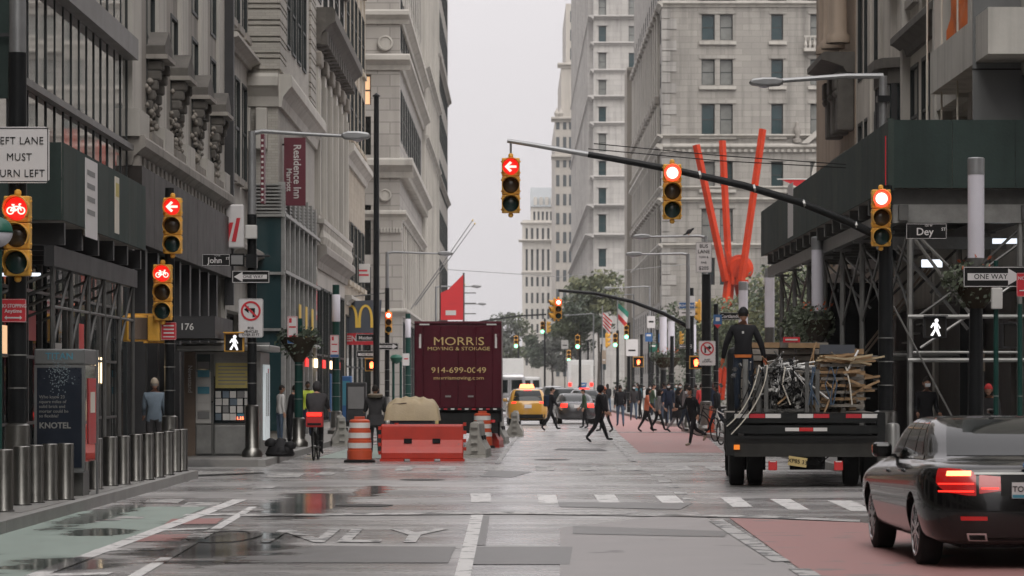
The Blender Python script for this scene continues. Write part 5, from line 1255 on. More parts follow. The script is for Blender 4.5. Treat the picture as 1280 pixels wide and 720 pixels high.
column_lamp('slim column lamp beside the standing truck worker', 962, 105, 335, None, .17)
column_lamp('pale column lamp behind the standing worker', 929, 112, 352, None, .17)
for i, (px, d_, py) in enumerate(((829, 150, 388), (842, 158, 394), (872, 160, 398))):
    column_lamp(('left', 'middle', 'right')[i] + ' of three small column lamps with baskets near the crowd', px - 3 * i, d_, py, 447, .18, seed=5 + i)
d = 57; s = F / d
one_way('ONE WAY sign pointing right at the right edge', 1243, 346, d - 1.6, 78, True)
t = pole('dark green post carrying the right-hand ONE WAY sign', PX(1245, d - 1.5), d - 1.5, PZ(330, d), .05, .15, 0, 'green_paint', name='sign_post')
MB().box(-.1, .1, -.14, -.02, PZ(389, d), PZ(363, d)).build('parking_box', 'off_white', t, bevel=.02)
pole('second dark green post at the right edge', PX(1275, 55), 55, PZ(380, 55), .05, .15, 0, 'green_paint', name='sign_post')
t = sign('no_stopping_sign', 'red parking sign cut by the right edge', PX(1280, 55), 54.9, PZ(371, 55), .3, .43, 'sign_red', border='sign_white', inset=.006, bw=.004)
text(t, 'NO', -.06, -.006, .33, .06, 'sign_white', .001); MB().box(-.1, .1, -.006, -.002, .1, .12).build('arrow', 'sign_white', t)
ped_signal('lit walking-figure signal under the green shed at right', PX(1157, 60), 58.6, PZ(424, 60), 'walk', .44, 0.0, 'dark_metal')
ped_signal('dark pedestrian signal box at the right edge', PX(1258, 57), 56.6, PZ(436, 57), 'off', .5, R(50), 'dark_metal')
# white barrier post and pallet sign under the shed
t = thing('steel_bollard', 'grey steel post standing between the flatbed truck and the shed', 'bollard', (PX(1116, 55), 55, .0)); MB().lathe([(.13, 0), (.13, 1.0), (.11, 1.06), (.02, 1.08)], 16).build('post', 'galv', t, smooth=40); MB().lathe([(.17, 0), (.17, .04)], 16).build('base_ring', 'iron', t)
# ---- pole with no-right-turn and bus lane signs
d = 108; s = F / d
t = pole('black pole with no right turn sign and steel foot by the crowd', PX(883, d), d, PZ(343, d), .19, .15, 1.05, name='signal_pole', rs=.22)
no_turn('no right turn sign on the black pole by the crowd', 884, 426, 457, d - .3, 21 / s, True, ('BUSES', 'EXCEPTED'))
t = sign('bus_lane_sign', 'white BUS LANE fine $205 sign on the tall pole', PX(879, d), d - .3, PZ(341, d), 20 / s, 38 / s, 'sign_white', border='sign_black', inset=.01, bw=.01)
for i, (l, z) in enumerate((('BUS', .16), ('LANE', .16), ('TOW &', .09), ('FINE', .09), ('$205', .16))): text(t, l, 0, -.006, 38 / s * (.86 - .18 * i), z * .8, 'sign_black', .002)
t = sign('street_sign', 'black Cortlandt street sign beside the standing worker', PX(911, d), d - .4, PZ(400, d), .75, .26, 'sign_black', border='sign_white', inset=.008, bw=.008); text(t, 'Cortlandt', 0, -.006, .12, .12, 'sign_white', .002)
t = sign('bus_stop_sign', 'round blue bus stop sign with red tip beside the street sign', PX(896, d), d - .5, PZ(406, d), .3, .35, 'sign_blue'); MB().box(-.07, .07, -.006, -.002, .12, .25).build('bus_symbol', 'sign_white', t); MB().poly([(-.12, 0), (0, -.14), (.12, 0)][::-1], -.004, .01).build('red_tip', 'sign_red', t)
ped_signal('lit red hand signal on the pole by the crowd', PX(870, 116), 116, PZ(461, 116), 'hand', .5)
# street lights beyond
arm_light('upper of two pale street lights reaching left over the avenue', 882, 112, 295, 812, 296, black_to=4.0)
arm_light('lower of two pale street lights reaching left, with a cable loop', 860, 118, 317, 802, 318, black_to=4.0)
arm_light('pale street light over the far left kerb beside the classical tower', 484, 128, 315, 548, 317, black_to=4.0)
for i, (px, d_, py, pe) in enumerate(((812, 230, 358, 765), (792, 300, 368, 755), (742, 330, 392, 712), (724, 380, 402, 700))):
    arm_light(['nearest', 'second', 'third', 'farthest'][i] + ' of the distant street lights in front of the tree', px, d_, py, pe, py + 2, black_to=4.0)
for i, (px, d_, py, pe) in enumerate(((545, 200, 358, 590), (548, 240, 380, 598))):
    arm_light(['higher', 'lower'][i] + ' distant street light arm over the maroon truck roof', px, d_, py, pe, py, black_to=4.0)
t = thing('mast', 'tall thin black mast in front of the classical tower', 'pole', (PX(470.5, 118), 118, 0)); MB().cyl((0, 0, .15), (0, 0, PZ(121, 118)), .13, .10, 12).build('shaft', 'black_paint', t, smooth=40); MB().lathe([(.15, 0), (.15, .05), (.02, .15)], 10, (0, 0, PZ(121, 118))).build('cap', 'black_paint', t)
# ---- second mast arm
d = 122; s = F / d; xp = PX(863, d)
t = pole('black mast-arm pole at the second crossing', xp, d, PZ(360, d), .16, .15, 1, name='mast_arm_pole', rs=.2)
MB().tube([(PX(px, d) - xp, 0, PZ(py, d)) for px, py in ((863, 410), (830, 392), (790, 377), (745, 367), (698, 363))], .09, 8, .06).build('arm', 'black_paint', t, smooth=60)
MB().box(-.18, .18, -.2, .2, PZ(395, d), PZ(370, d)).build('sign_block', 'sign_white', t)
signal('lit red signal at the tip of the second mast arm', PX(698, d), d - .2, PZ(374, d), 0, 'ball', size=25 / s)
signal('yellow signal seen from the side at the tip of the second mast arm', PX(691, d), d, PZ(375, d), R(-75), 'off', lit=9, size=24 / s)
signal('yellow signal turned away on the second mast-arm pole', PX(872, d), d, PZ(377, d), R(-100), 'off', lit=9, size=24 / s)
signal('lower yellow signal turned away on the second mast-arm pole', PX(852, d), d, PZ(417, d), R(90), 'off', lit=9, size=14 / s)
t = sign('street_sign', 'blue street sign on the second mast-arm pole', PX(858, d), d - .3, PZ(386, d), .62, .25, 'sign_blue', border='sign_white', inset=.01, bw=.008); text(t, 'BROADWAY', 0, -.006, .12, .09, 'sign_white', .002)
t = sign('street_sign', 'white arrow sign under the blue street sign', PX(858, d), d - .3, PZ(395, d), .62, .24, 'sign_white'); MB().box(-.2, .2, -.006, -.002, .1, .14).build('arrow', 'sign_black', t)
one_way('small ONE WAY sign pointing right on the second mast-arm pole', 857, 433, d - .25, 16, True)
# ---- corner by the burger restaurant
d = 128; s = F / d
pole('black signal pole below the golden M board', PX(484, d), d, PZ(360, d), .11, .15, .9, rs=.15)
signal('lit red signal on the pole right of the golden M board', PX(486, d), d - .25, PZ(390, d), 0, 'ball', size=26 / s)
street_sign('black Maiden Ln street sign below the golden M board', 'Maiden', 458, 422, d - .3, .86, .30, 'LN')
one_way('ONE WAY sign pointing right under the Maiden Ln sign', 460, 443, d - .3, 29, True)
one_way('ONE WAY sign pointing right on the pole below the red signal', 485, 433, d - .35, 26, True)
ped_signal('lit red hand signal under the Maiden Ln sign', PX(465, d), d - .4, PZ(464, d), 'hand', .55)
MB().box(0, 1, 0, 1, 0, 1)
def kerb_post(label, px, d, py_top, planter=None, lamp=None, sgn=None, r=.12):
    t = pole(label, PX(px, d), d, PZ(py_top, d), r, .15, .75, 'green_paint', name='lamp_post', cat='pole', rs=r * 1.35)
    if planter:
        z = PZ(planter, d); rnd = random.Random(int(px)); MB().lathe([(r, z - .6), (r * 2.6, z - .3), (r * 4.2, z), (r * 4.3, z + .05)], 12).build('basket', 'soil', t, smooth=40)
        m = MB(); leaves(m, 420, (0, 0, z + .08), (.6, .5, .28), .065, rnd, shell_=.2); leaves(m, 160, (0, 0, z - .15), (.66, .6, .4), .055, rnd, shell_=.6); f = m.build('foliage', 'leaf_c', t); f['kind'] = 'stuff'
    if lamp:
        z0_, z1_ = PZ(lamp[1], d), PZ(lamp[0], d); MB().lathe([(.13, z0_), (.14, z0_ + .02), (.14, z1_), (.1, z1_ + .05)], 14).build('light_tube', 'lamp_white', t, smooth=40)
    return t
kerb_post('dark green post with leafy basket right of the newsstand', 373.5, 80, 398, planter=424)
t = sign('parking_sign', 'white parking sign with red print above the leafy basket', PX(367, 80), 79.6, PZ(430, 80), .27, .72, 'sign_white', border='sign_red'); MB().box(-.09, -.02, -.006, -.002, .55, .67).box(-.09, .09, -.006, -.002, .42, .46).box(-.09, .09, -.006, -.002, .18, .22).build('print_line', 'sign_red', t); MB().box(-.13, .13, -.006, -.002, .01, .12).build('blue_foot', 'sign_blue', t)
kerb_post('dark post with white tube lamp left of the golden M board', 420, 102, 356, lamp=(369, 402), r=.14)
t = sign('parking_sign', 'white parking sign with red print under the tube lamp', PX(419, 102), 101.6, PZ(447, 102), .29, .75, 'sign_white', border='sign_red'); MB().box(-.09, -.02, -.006, -.002, .57, .7).box(-.09, .09, -.006, -.002, .42, .46).box(-.09, .09, -.006, -.002, .18, .22).build('print_line', 'sign_red', t); MB().box(-.14, .14, -.006, -.002, .01, .1).build('blue_foot', 'sign_blue', t)
kerb_post('dark post with white tube lamp beside the maroon truck', 510, 150, 392, lamp=(399, 422), r=.15)
t = sign('parking_sign', 'white parking sign on the post beside the maroon truck', PX(508, 150), 149.6, PZ(457, 150), .32, .6, 'sign_white'); MB().box(-.1, .1, -.006, -.002, .3, .36).build('print_line', 'sign_red', t)
t = thing('subway_globes', 'green subway globe lamps beside the maroon truck', 'lamp', (PX(495, 140), 140, 0))
MB().cyl((-.12, 0, .15), (-.12, 0, PZ(450, 140)), .06, n=8).build('post', 'green_paint', t); MB().cyl((.22, 0, .15), (.22, 0, PZ(452, 140)), .06, n=8).build('post', 'green_paint', t)
MB().lathe([(.02, PZ(455, 140)), (.22, PZ(452, 140)), (.3, PZ(447, 140)), (.2, PZ(444, 140)), (.02, PZ(443, 140))], 14, (.02, 0, 0)).build('globe', 'sign_green', t, smooth=50)
for i, (px, w_, h0, mt) in enumerate(((402, .75, 467, 'sign_blue'), (445, .8, 478, 'dark_metal'), (432, .5, 470, 'sign_blue'))):
    d_ = 118 + i * 4; t = thing('newspaper_box', ['blue mailbox-like street cabinet near the golden M', 'dark kiosk with a faded map poster under the golden M', 'narrow blue cabinet between the post and the kiosk'][i], 'cabinet', (PX(px, d_), d_, .15))
    hh = PZ(h0, d_) - .15; MB().box(-w_ / 2, w_ / 2, 0, .6, .15, hh).build('body', mt, t, bevel=.04); MB().box(-w_ / 2 + .08, w_ / 2 - .08, -.02, 0, hh * .4, hh * .9).build('front_panel', 'grey' if i == 1 else 'cyan_paper', t); MB().box(-w_ / 2, w_ / 2, .05, .55, 0, .15).build('base', 'black', t)
# ---- far signals showing green, and signposts
for i, (px, d_, y0_, on, nm) in enumerate(((678, 330, 402, 2, 'left of the flags'), (722, 240, 419, 2, 'nearest the delivery truck'), (769, 215, 417, 2, 'left of the white direction board'), (783, 190, 407, 2, 'beside the red and green flag'), (645, 400, 420, 2, 'against the dark tree'), (711, 420, 438, 2, 'farthest away over the traffic'))):
    signal('small far signal showing green, ' + nm, PX(px, d_), d_, PZ(y0_, d_), 0, 'ball', lit=on, size=17 * d_ / F if d_ < 260 else 15 * d_ / F, lens_on='green_on')
    tt = pole('thin black pole of the far green signal ' + nm, PX(px + 3, d_ + .4), d_ + .4, PZ(y0_ - 4, d_), .12, .0, 0)
signal('yellow far signal turned sideways left of the green one', PX(760, 215), 215, PZ(417, 215), R(80), 'off', lit=9, size=.95)
signal('yellow far signal turned sideways beside the far left mast', PX(686, 330), 330, PZ(402, 330), R(80), 'off', lit=9, size=1.2)
t = thing('mast_arm_pole', 'far black mast arm reaching right from behind the maroon truck', 'pole', (PX(600, 330), 330, 0)); MB().cyl((0, 0, 0), (0, 0, PZ(402, 330)), .15, n=8).build('shaft', 'black_paint', t); MB().tube([(0, 0, PZ(402, 330)), (4, 0, PZ(395, 330)), (7.2, 0, PZ(393, 330))], .1, 6).build('arm', 'black_paint', t)
for i, (px, d_, y0_, y1_, w_, mt, nm) in enumerate(((790, 190, 424, 445, .75, 'sign_white', 'white arrow direction board beside the flags'), (814, 170, 395, 410, .45, 'sign_white', 'small white sign above the crowd'), (832, 165, 430, 448, .55, 'sign_green', 'green parking board right of the flags'), (816, 175, 430, 440, .5, 'sign_green', 'small green board above the crowd'), (706, 300, 425, 436, .7, 'off_white', 'pale sign over the far traffic'), (755, 260, 438, 455, .35, 'orange_stone', 'orange construction sign among the far poles'), (811, 168, 416, 427, .4, 'sign_blue', 'blue bus sign above the crowd'), (828, 160, 417, 428, .4, 'sign_blue', 'second blue bus sign above the crowd'))):
    t = sign('street_board', nm, PX(px, d_), d_, PZ(y1_, d_), w_, (y1_ - y0_) * d_ / F, mt); MB().box(-w_ * .3, w_ * .3, -.006, -.002, .3, .4).build('print_line', 'sign_black' if 'white' in mt else 'sign_white', t); MB().box(-.04, .04, .02, .1, .15 - PZ(y1_, d_), .2).build('post', 'black_paint', t)
for i, (px, d_, py) in enumerate(((752, 270, 430), (735, 300, 425), (822, 185, 412), (840, 148, 420), (802, 200, 418), (862, 135, 400), (895, 118, 380))):
    pole('dark street post number %s from the left behind the crowd' % ['two', 'one', 'four', 'five', 'three', 'six', 'seven'][i], PX(px, d_), d_, PZ(py, d_), .11, .15, .8, name='street_post')
ped_signal('far red hand signal left of the crowd', PX(798, 170), 170, PZ(459, 170), 'hand', .6)
# ---- flags
def flag(label, px, d, py0, py1, wpx, stripes, seed, canton=False):
    t = thing('flag', label, 'flag', (PX(px, d), d, 0)); s_ = d / F; w_ = wpx * s_; z1_ = PZ(py0, d); z0_ = PZ(py1, d)
    MB().cyl((0, .1, .15), (0, .1, PZ(py0 - 8, d)), .06, n=6).build('staff', 'pole_grey', t)
    n = len(stripes)
    for k, mt in enumerate(stripes):
        vs_ = []; fs = []; q = 10
        for i in range(q + 1):
            a = i / q; sag = (z1_ - z0_) * .42 * a; y = .25 * math.sin(4 * a + seed)
            for e in (k / n, (k + 1) / n): vs_.append((w_ * a * (1 - .25 * e) - .0, y, z1_ - sag * .9 - (z1_ - z0_) * .58 * e))
        for i in range(q): fs.append((2 * i, 2 * i + 1, 2 * i + 3, 2 * i + 2))
        MB().add(vs_, fs).build('stripe', mt, t)
    if canton: MB().box(0, w_ * .42, -.03, -.01, z1_ - (z1_ - z0_) * .3, z1_).build('canton', 'flag_blue', t)
    return t
flag('striped red and white flag hanging limp behind the second crossing', 753, 260, 390, 420, 12, ['flag_red', 'flag_white'] * 4, 1)
flag('red white and green flag hanging beside the striped flag', 772, 255, 378, 412, 14, ['flag_green', 'flag_white', 'flag_red'], 2)
t = thing('flag', 'small red flag sticking out over the green shed', 'flag', (PX(1012, 150), 150, PZ(224, 150))); MB().cyl((0, 0, 0), (-1.6, 0, .0), .03, n=6).build('staff', 'off_white', t); MB().add([(-.2, 0, -.02), (-1.4, 0, -.02), (-.4, .1, -.45), (-.1, .05, -.4)], [(0, 1, 2, 3)]).build('cloth', 'flag_red', t)
# red sail banners on the left
d = 165; s = F / d
t = thing('red_banner', 'bright red sail-shaped banner on a frame above the maroon truck', 'banner', (PX(565, d), d, 0))
MB().poly([(-14 / s, PZ(400, d)), (14 / s, PZ(400, d)), (14 / s, PZ(343, d)), (-5 / s, PZ(362, d)), (-14 / s, PZ(366, d))], 0, .08).build('cloth', 'flag_red', t)
for z in (366, 379, 392): MB().cyl((-16 / s, .15, PZ(z, d)), (30 / s, .15, PZ(z, d)), .035, n=6).build('rail', 'galv_dk', t)
MB().box(-8 / s, 5 / s, -.01, -.002, PZ(394, d), PZ(388, d)).build('lettering', 'off_white', t)
for x in (-14.6 / s, 14.6 / s): MB().cyl((x, .12, .1), (x, .12, PZ(341, d)), .06, n=6).build('post', 'galv_dk', t)
# ---- red steel sculpture
d = 250; s = F / d
t = thing('red_sculpture', 'giant red steel beam sculpture with leaning open-ended legs', 'sculpture', (PX(920, d), d, 0))
def beam(p, q, w_, dep):
    p, q = Vector(p), Vector(q); dv = (q - p).normalized(); y = Vector((0, 1, 0)); x = dv.cross(y).normalized(); m = MB(); vs_ = []; x, y = (x * math.cos(.6) + y * math.sin(.6)), (y * math.cos(.6) - x * math.sin(.6)); w_ *= .66
    for c in (p, q):
        for a, b in ((-1, -1), (1, -1), (1, 1), (-1, 1)): vs_.append(tuple(c + x * a * w_ / 2 + y * b * dep / 2))
    m.add(vs_, [(0, 1, 5, 4), (1, 2, 6, 5), (2, 3, 7, 6), (3, 0, 4, 7), (0, 3, 2, 1), (4, 5, 6, 7)]); return m
L0 = lambda px, py, dy=0: (PX(px, d) - PX(920, d), dy, PZ(py, d))
for a, b, w_ in ((L0(906, 352, -1), L0(868, 184, -2.5), 9), (L0(913, 345, 1.5), L0(906, 172, 3), 8), (L0(925, 352, -1.5), L0(951, 164, -2), 8.5)): beam(a, b, w_ / s, .55).build('beam', 'red_steel', t)
for a, b in ((L0(912, 330), L0(890, 500, -4)), (L0(918, 335), L0(955, 500, 3)), (L0(915, 335), L0(905, 500, 4))): beam(a, b, .55, .55).build('leg', 'red_steel', t)
MB().xf(Matrix.Translation(L0(924, 336)) @ Matrix.Rotation(R(90), 4, 'X')).lathe([(.2, -.9), (.8, -.8), (1.15, -.4), (1.15, .4), (.8, .8), (.2, .9)], 20).build('hub_disc', 'red_steel', t, smooth=30)
for k in range(6): MB().cbox(L0(915 + 3 * k, 349 - (k % 2) * 9, -.9), .25, .2, .9).build('hub_rib', 'red_steel', t)
MB().poly([L0(905, 310)[::2], L0(914, 322)[::2], L0(931, 318)[::2], L0(935, 354)[::2], L0(914, 357)[::2], L0(909, 330)[::2]][::-1], -.6, .3).build('hub_plate', 'red_steel', t)
# ---- barriers and drums
d0 = 69.6
def drum(label, px, py, hpx=None):
    x, y = GP(px, py); t = thing('traffic_drum', label, 'traffic drum', (x, y, 0), 0, 'striped plastic traffic drums')
    pr = [(.30, 0), (.30, .06), (.285, .07), (.285, .27), (.27, .28), (.27, .5), (.255, .51), (.255, .74), (.235, .75), (.235, .95), (.2, .98), (.1, 1.0), (.02, 1.0)]
    MB().lathe(pr, 24).build('body', 'orange_plastic', t, smooth=30); MB().lathe([(.36, 0), (.36, .05), (.3, .07)], 24).build('rubber_base', 'rubber', t)
    for z, r in ((.33, .274), (.56, .259), (.79, .239)): MB().lathe([(r, z), (r, z + .12)], 24).build('stripe', 'reflective', t)
    MB().box(-.12, .12, -.02, .02, 1.0, 1.05).build('handle', 'orange_plastic', t, bevel=.01); return t
drum('orange and white traffic drum left of the red barrier', 449.5, 578)
drum('orange traffic drum behind the grey barrier right of the red one', 603, 560)
def barrier(label, x, y, rz, mat, L_=1.9, group=None):
    t = thing('jersey_barrier', label, 'barrier', (x, y, 0), rz, group)
    h = .86; pr = [(-.28, .06), (-.28, .2), (-.2, .34), (-.13, .5), (-.11, h - .04), (-.08, h), (.08, h), (.11, h - .04), (.13, .5), (.2, .34), (.28, .2), (.28, .06)]
    m = MB(); m.prof(-L_ / 2, L_ / 2, pr); b = m.build('body', mat, t, bevel=.02)
    for u in (-.7, 0, .7): MB().box(u * L_ / 1.9 - .28, u * L_ / 1.9 + .28, -.29, .29, 0, .062).build('foot', mat, t)
    for u in (-.33, .33):
        MB().box(u - .09, u + .09, -.19, -.12, .42, .53).build('fork_slot', 'black', b); 
    for k in range(4): MB().box(-L_ / 2 - .07, -L_ / 2, -.08, .08, .16 + k * .19, .24 + k * .19).box(L_ / 2, L_ / 2 + .07, -.08, .08, .16 + k * .19 + .09, .24 + k * .19 + .09).build('hinge_lug', mat, t)
    MB().lathe([(.05, h), (.05, h + .03)], 10, (-.6, 0, 0)).build('filler_cap', mat, t); return t
x, y = GP(527.5, 577); barrier('bright red water-filled barrier across the road works', x, y + .3, 0, 'red_plastic')
x, y = GP(596, 572); barrier('grey plastic barrier seen end-on at the right of the red one', x, y + .9, R(86), 'grey_plastic', 1.7)
x, y = GP(424, 558); barrier('grey plastic barrier end behind the orange drum', x, y + .9, R(95), 'grey_plastic', 1.7)
x, y = GP(644, 546); barrier('grey concrete-coloured barrier farthest down the lane', x, y + .9, R(88), 'grey_plastic', 1.5)
x, y = GP(614, 560); barrier('red plastic barrier end behind the grey barrier', x, y + 1.2, R(86), 'red_plastic', 1.7)
x, y = GP(622, 556); barrier('grey barrier behind the red barrier end', x, y + 2.2, R(86), 'grey_plastic', 1.7)
# ---- tan covered cart
d = 73; s = F / d
t = thing('covered_cart', 'slate rubbish cart under a bulging tan cover behind the red barrier', 'cart', (PX(515, d), d, 0))
w_ = 66 / s; MB().box(-w_ * .42, w_ * .42, 0, 1.0, .25, 1.0).build('body', 'slate_bin', t, bevel=.04)
for k in range(4): MB().box(-w_ * .38, w_ * .38, -.02, .0, .35 + k * .16, .40 + k * .16).build('rib', 'slate_bin', t)
n = 26; vs_ = []; fs = []
for i in range(n + 1):
    for j in range(n + 1):
        a, b = i / n * 2 - 1, j / n * 2 - 1; e = (1 - abs(a) ** 5) * (1 - abs(b) ** 5)
        vs_.append((a * w_ * .53, .5 + b * .62, .92 + .52 * e ** .32 * (1 - .10 * abs(a)) + (.035 * abs(math.sin(6 * a + 2 * b)) + .03 * math.sin(13 * b + 7 * a) + .02 * math.sin(19 * a)) * e))
for i in range(n):
    for j in range(n): k = i * (n + 1) + j; fs.append((k, k + n + 1, k + n + 2, k + 1))
MB().add(vs_, fs).build('cover', 'tarp', t, smooth=60)
for k in (.62, .8): MB().cyl((-w_ * .36, -.02, .75 + k * .7), (-w_ * .1, -.06, .78 + k * .7), .012, n=5).build('strap', 'brown', t)
for x in (-.35, .35): MB().cyl((x - .05, .2, .13), (x + .05, .2, .13), .13, n=14).build('wheel', 'rubber', t)
# ---- parapet benches, bike rack furniture right of crowd
t = thing('orange_cone', 'red-orange post cone leaning by the black pole foot', 'cone', (PX(889, 105), 105, .15)); MB().lathe([(.2, 0), (.2, .04), (.14, .05), (.05, .9), (.04, .92)], 14).build('cone', 'orange_plastic', t, smooth=40); MB().lathe([(.1, .4), (.085, .55)], 14).build('collar', 'reflective', t)

# ================================================================ VEHICLES
class Body:
    """stack of rounded plan outlines; each key: (z_rear, z_front, y_rear, y_front, half_width)"""
    def __init__(s, keys, L_, a=2.2, b=14, sub=3):
        s.a, s.b, s.L = a, b, L_
        K = [Vector(k) if False else list(k) for k in keys]; s.S = []; s.kidx = []
        for i in range(len(K) - 1):
            p0, p1, p2, p3 = K[max(i - 1, 0)], K[i], K[i + 1], K[min(i + 2, len(K) - 1)]
            for q in range(sub):
                t = q / sub
                s.S.append([.5 * (2 * p1[j] + (-p0[j] + p2[j]) * t + (2 * p0[j] - 5 * p1[j] + 4 * p2[j] - p3[j]) * t * t + (-p0[j] + 3 * p1[j] - 3 * p2[j] + p3[j]) * t ** 3) for j in range(5)])
        s.S.append(K[-1]); s.sub = sub
        # perimeter parameters, starting at rear centre going round by the left side
        pm_ = (1 - .96 ** b) ** (1 / a); rear = [i / 10 * pm_ for i in range(0, 11)]
        e_ = [.96, .95, .935, .915, .89, .86, .82, .77]; side = [-q for q in e_] + [i / 17 * 1.44 - .72 for i in range(18)] + e_[::-1]
        P = [('r', -p) for p in rear] + [('L', q) for q in side] + [('f', -p) for p in reversed(rear)]
        P += [('f', p) for p in rear[1:]] + [('R', -q) for q in side] + [('r', p) for p in reversed(rear[1:])]
        s.P = P
    def at(s, v, k):
        """v: slice number (may be fractional, in key units)"""
        f = v * s.sub; i = min(int(f), len(s.S) - 2); t = f - i; A, B = s.S[i], s.S[i + 1]
        zr, zf, yr, yf, w_ = [A[j] + (B[j] - A[j]) * t for j in range(5)]
        return s.pt(zr, zf, yr, yf, w_, k)
    def pt(s, zr, zf, yr, yf, w_, k):
        kind, q = k; yc, l = (yr + yf) / 2, (yf - yr) / 2
        if kind in 'rf':
            x = w_ * q; y = yc + (l if kind == 'f' else -l) * (1 - abs(q) ** s.a) ** (1 / s.b)
        else:
            x = w_ * (1 - abs(q) ** s.b) ** (1 / s.a) * (-1 if kind == 'L' else 1); y = yc + l * q
        z = zr + (zf - zr) * max(0, min(1, y / s.L)); return Vector((x, y, z))
    def mesh(s):
        m = MB(); n = len(s.P); vs_ = []; fs = []
        for S in s.S: vs_ += [tuple(s.pt(*S, k)) for k in s.P]
        for i in range(len(s.S) - 1):
            for j in range(n): j2 = (j + 1) % n; fs.append((i * n + j, i * n + j2, (i + 1) * n + j2, (i + 1) * n + j))
        top = (len(s.S) - 1) * n; c0, c1 = len(vs_), len(vs_) + 1
        A, B = s.S[0], s.S[-1]; vs_ += [(0, (A[2] + A[3]) / 2, A[0]), (0, (B[2] + B[3]) / 2, B[0] + .005)]
        for j in range(n): j2 = (j + 1) % n; fs.append((j2, j, c0)); fs.append((top + j, top + j2, c1))
        return m.add(vs_, fs)
    def patch(s, v0, v1, ks, off=.004, nv=6):
        """a panel lying on the body between slices v0..v1 along perimeter params ks; v0/v1 may be functions of the index"""
        vs_ = []; fs = []; n = len(ks)
        for i in range(nv + 1):
            for j, k in enumerate(ks):
                a, b = (v0(j / (n - 1)) if callable(v0) else v0), (v1(j / (n - 1)) if callable(v1) else v1)
                v = a + (b - a) * i / nv; p = s.at(v, k)
                e = .05; ki = s.P.index(k) if k in s.P else None
                d1 = s.at(min(v + e, (len(s.S) - 1) / s.sub - .001), k) - s.at(max(v - e, 0), k)
                k2 = (k[0], min(k[1] + .02, .97)); k3 = (k[0], max(k[1] - .02, -.97)); d2 = s.at(v, k2) - s.at(v, k3)
                nrm = d1.cross(d2).normalized(); c = Vector((0, s.L * .45, .6))
                if nrm.dot(p - c) < 0: nrm = -nrm
                vs_.append(tuple(p + nrm * off))
        for i in range(nv):
            for j in range(n - 1): a = i * n + j; fs.append((a, a + 1, a + n + 1, a + n))
        # orient outward
        m = MB().add(vs_, fs); c = Vector((0, s.L * .45, .6)); f = fs[len(fs) // 2]; A, B, C = (Vector(vs_[q]) for q in f[:3])
        if (B - A).cross(C - A).dot(A - c) < 0: m.f = [q[::-1] for q in m.f]
        return m
def rng(kind, a, b, n=8): return [(kind, a + (b - a) * i / (n - 1)) for i in range(n)]
def wheel(parent, x, y, r, w_, side, rim='alloy', spokes=10, name='wheel'):
    t = link(name, None, parent, (x, y, r)); 
    m = MB().xf(Matrix.Rotation(R(90), 4, 'Y'))
    m.lathe([(r * .64, -w_ * .46), (r * .88, -w_ * .47), (r * .98, -w_ * .4), (r, -w_ * .25), (r, w_ * .25), (r * .98, w_ * .4), (r * .88, w_ * .47), (r * .64, w_ * .46)], 32)
    tyre = m.build('tyre', 'rubber', t, smooth=40)
    m = MB().xf(Matrix.Rotation(R(90), 4, 'Y') if side > 0 else Matrix.Rotation(R(-90), 4, 'Y'))
    m.lathe([(r * .66, -w_ * .3), (r * .75, w_ * .46), (r * .75, w_ * .52), (r * .69, w_ * .51), (r * .64, w_ * .3), (r * .60, -w_ * .2)], 32)
    m.lathe([(.02, w_ * .50), (r * .13, w_ * .50), (r * .16, w_ * .45), (r * .16, w_ * .1)], 14)
    m.build('rim', rim, t, smooth=40)
    m = MB()
    for i in range(spokes):
        a = 2 * math.pi * i / spokes
        m.xf((Matrix.Rotation(R(90), 4, 'Y') if side > 0 else Matrix.Rotation(R(-90), 4, 'Y')) @ Matrix.Rotation(a, 4, 'Z'))
        m.box(r * .1, r * .70, -r * .05, r * .05, w_ * .3, w_ * .50)
    m.build('spokes', rim, t); MB().xf(Matrix.Rotation(R(90 if side > 0 else -90), 4, 'Y')).lathe([(.01, 0), (r * .55, 0), (r * .55, .01), (.01, .01)], 20).build('brake_disc', 'galv_dk', t)
    return t
def hollow(o, arches, W):
    """cut the wheel arches out of the body"""
    cut = MB()
    for y, r in arches: cut.cyl((-W, y, r * .95), (-W * .62, y, r * .95), r * 1.12, n=32); cut.cyl((W * .62, y, r * .95), (W, y, r * .95), r * 1.12, n=32)
    co = bpy.data.objects.new('cut', cut.mesh('cut', 'trim'))
    for me_ in (o.data, co.data):
        bm = bmesh.new(); bm.from_mesh(me_); bmesh.ops.recalc_face_normals(bm, faces=bm.faces); bm.to_mesh(me_); bm.free()
    b = o.modifiers.new('arch', 'BOOLEAN'); b.operation = 'DIFFERENCE'; b.object = co; b.solver = 'EXACT'
    pr = o.parent; o.parent = None
    tmp.collection.objects.link(co); col.objects.unlink(o); me = evaluated_mesh(o); tmp.collection.objects.unlink(co); col.objects.link(o); o.parent = pr
    o.modifiers.clear(); o.data = me; me.polygons.foreach_set('use_smooth', [True] * len(me.polygons)); me.set_sharp_from_angle(angle=R(32))
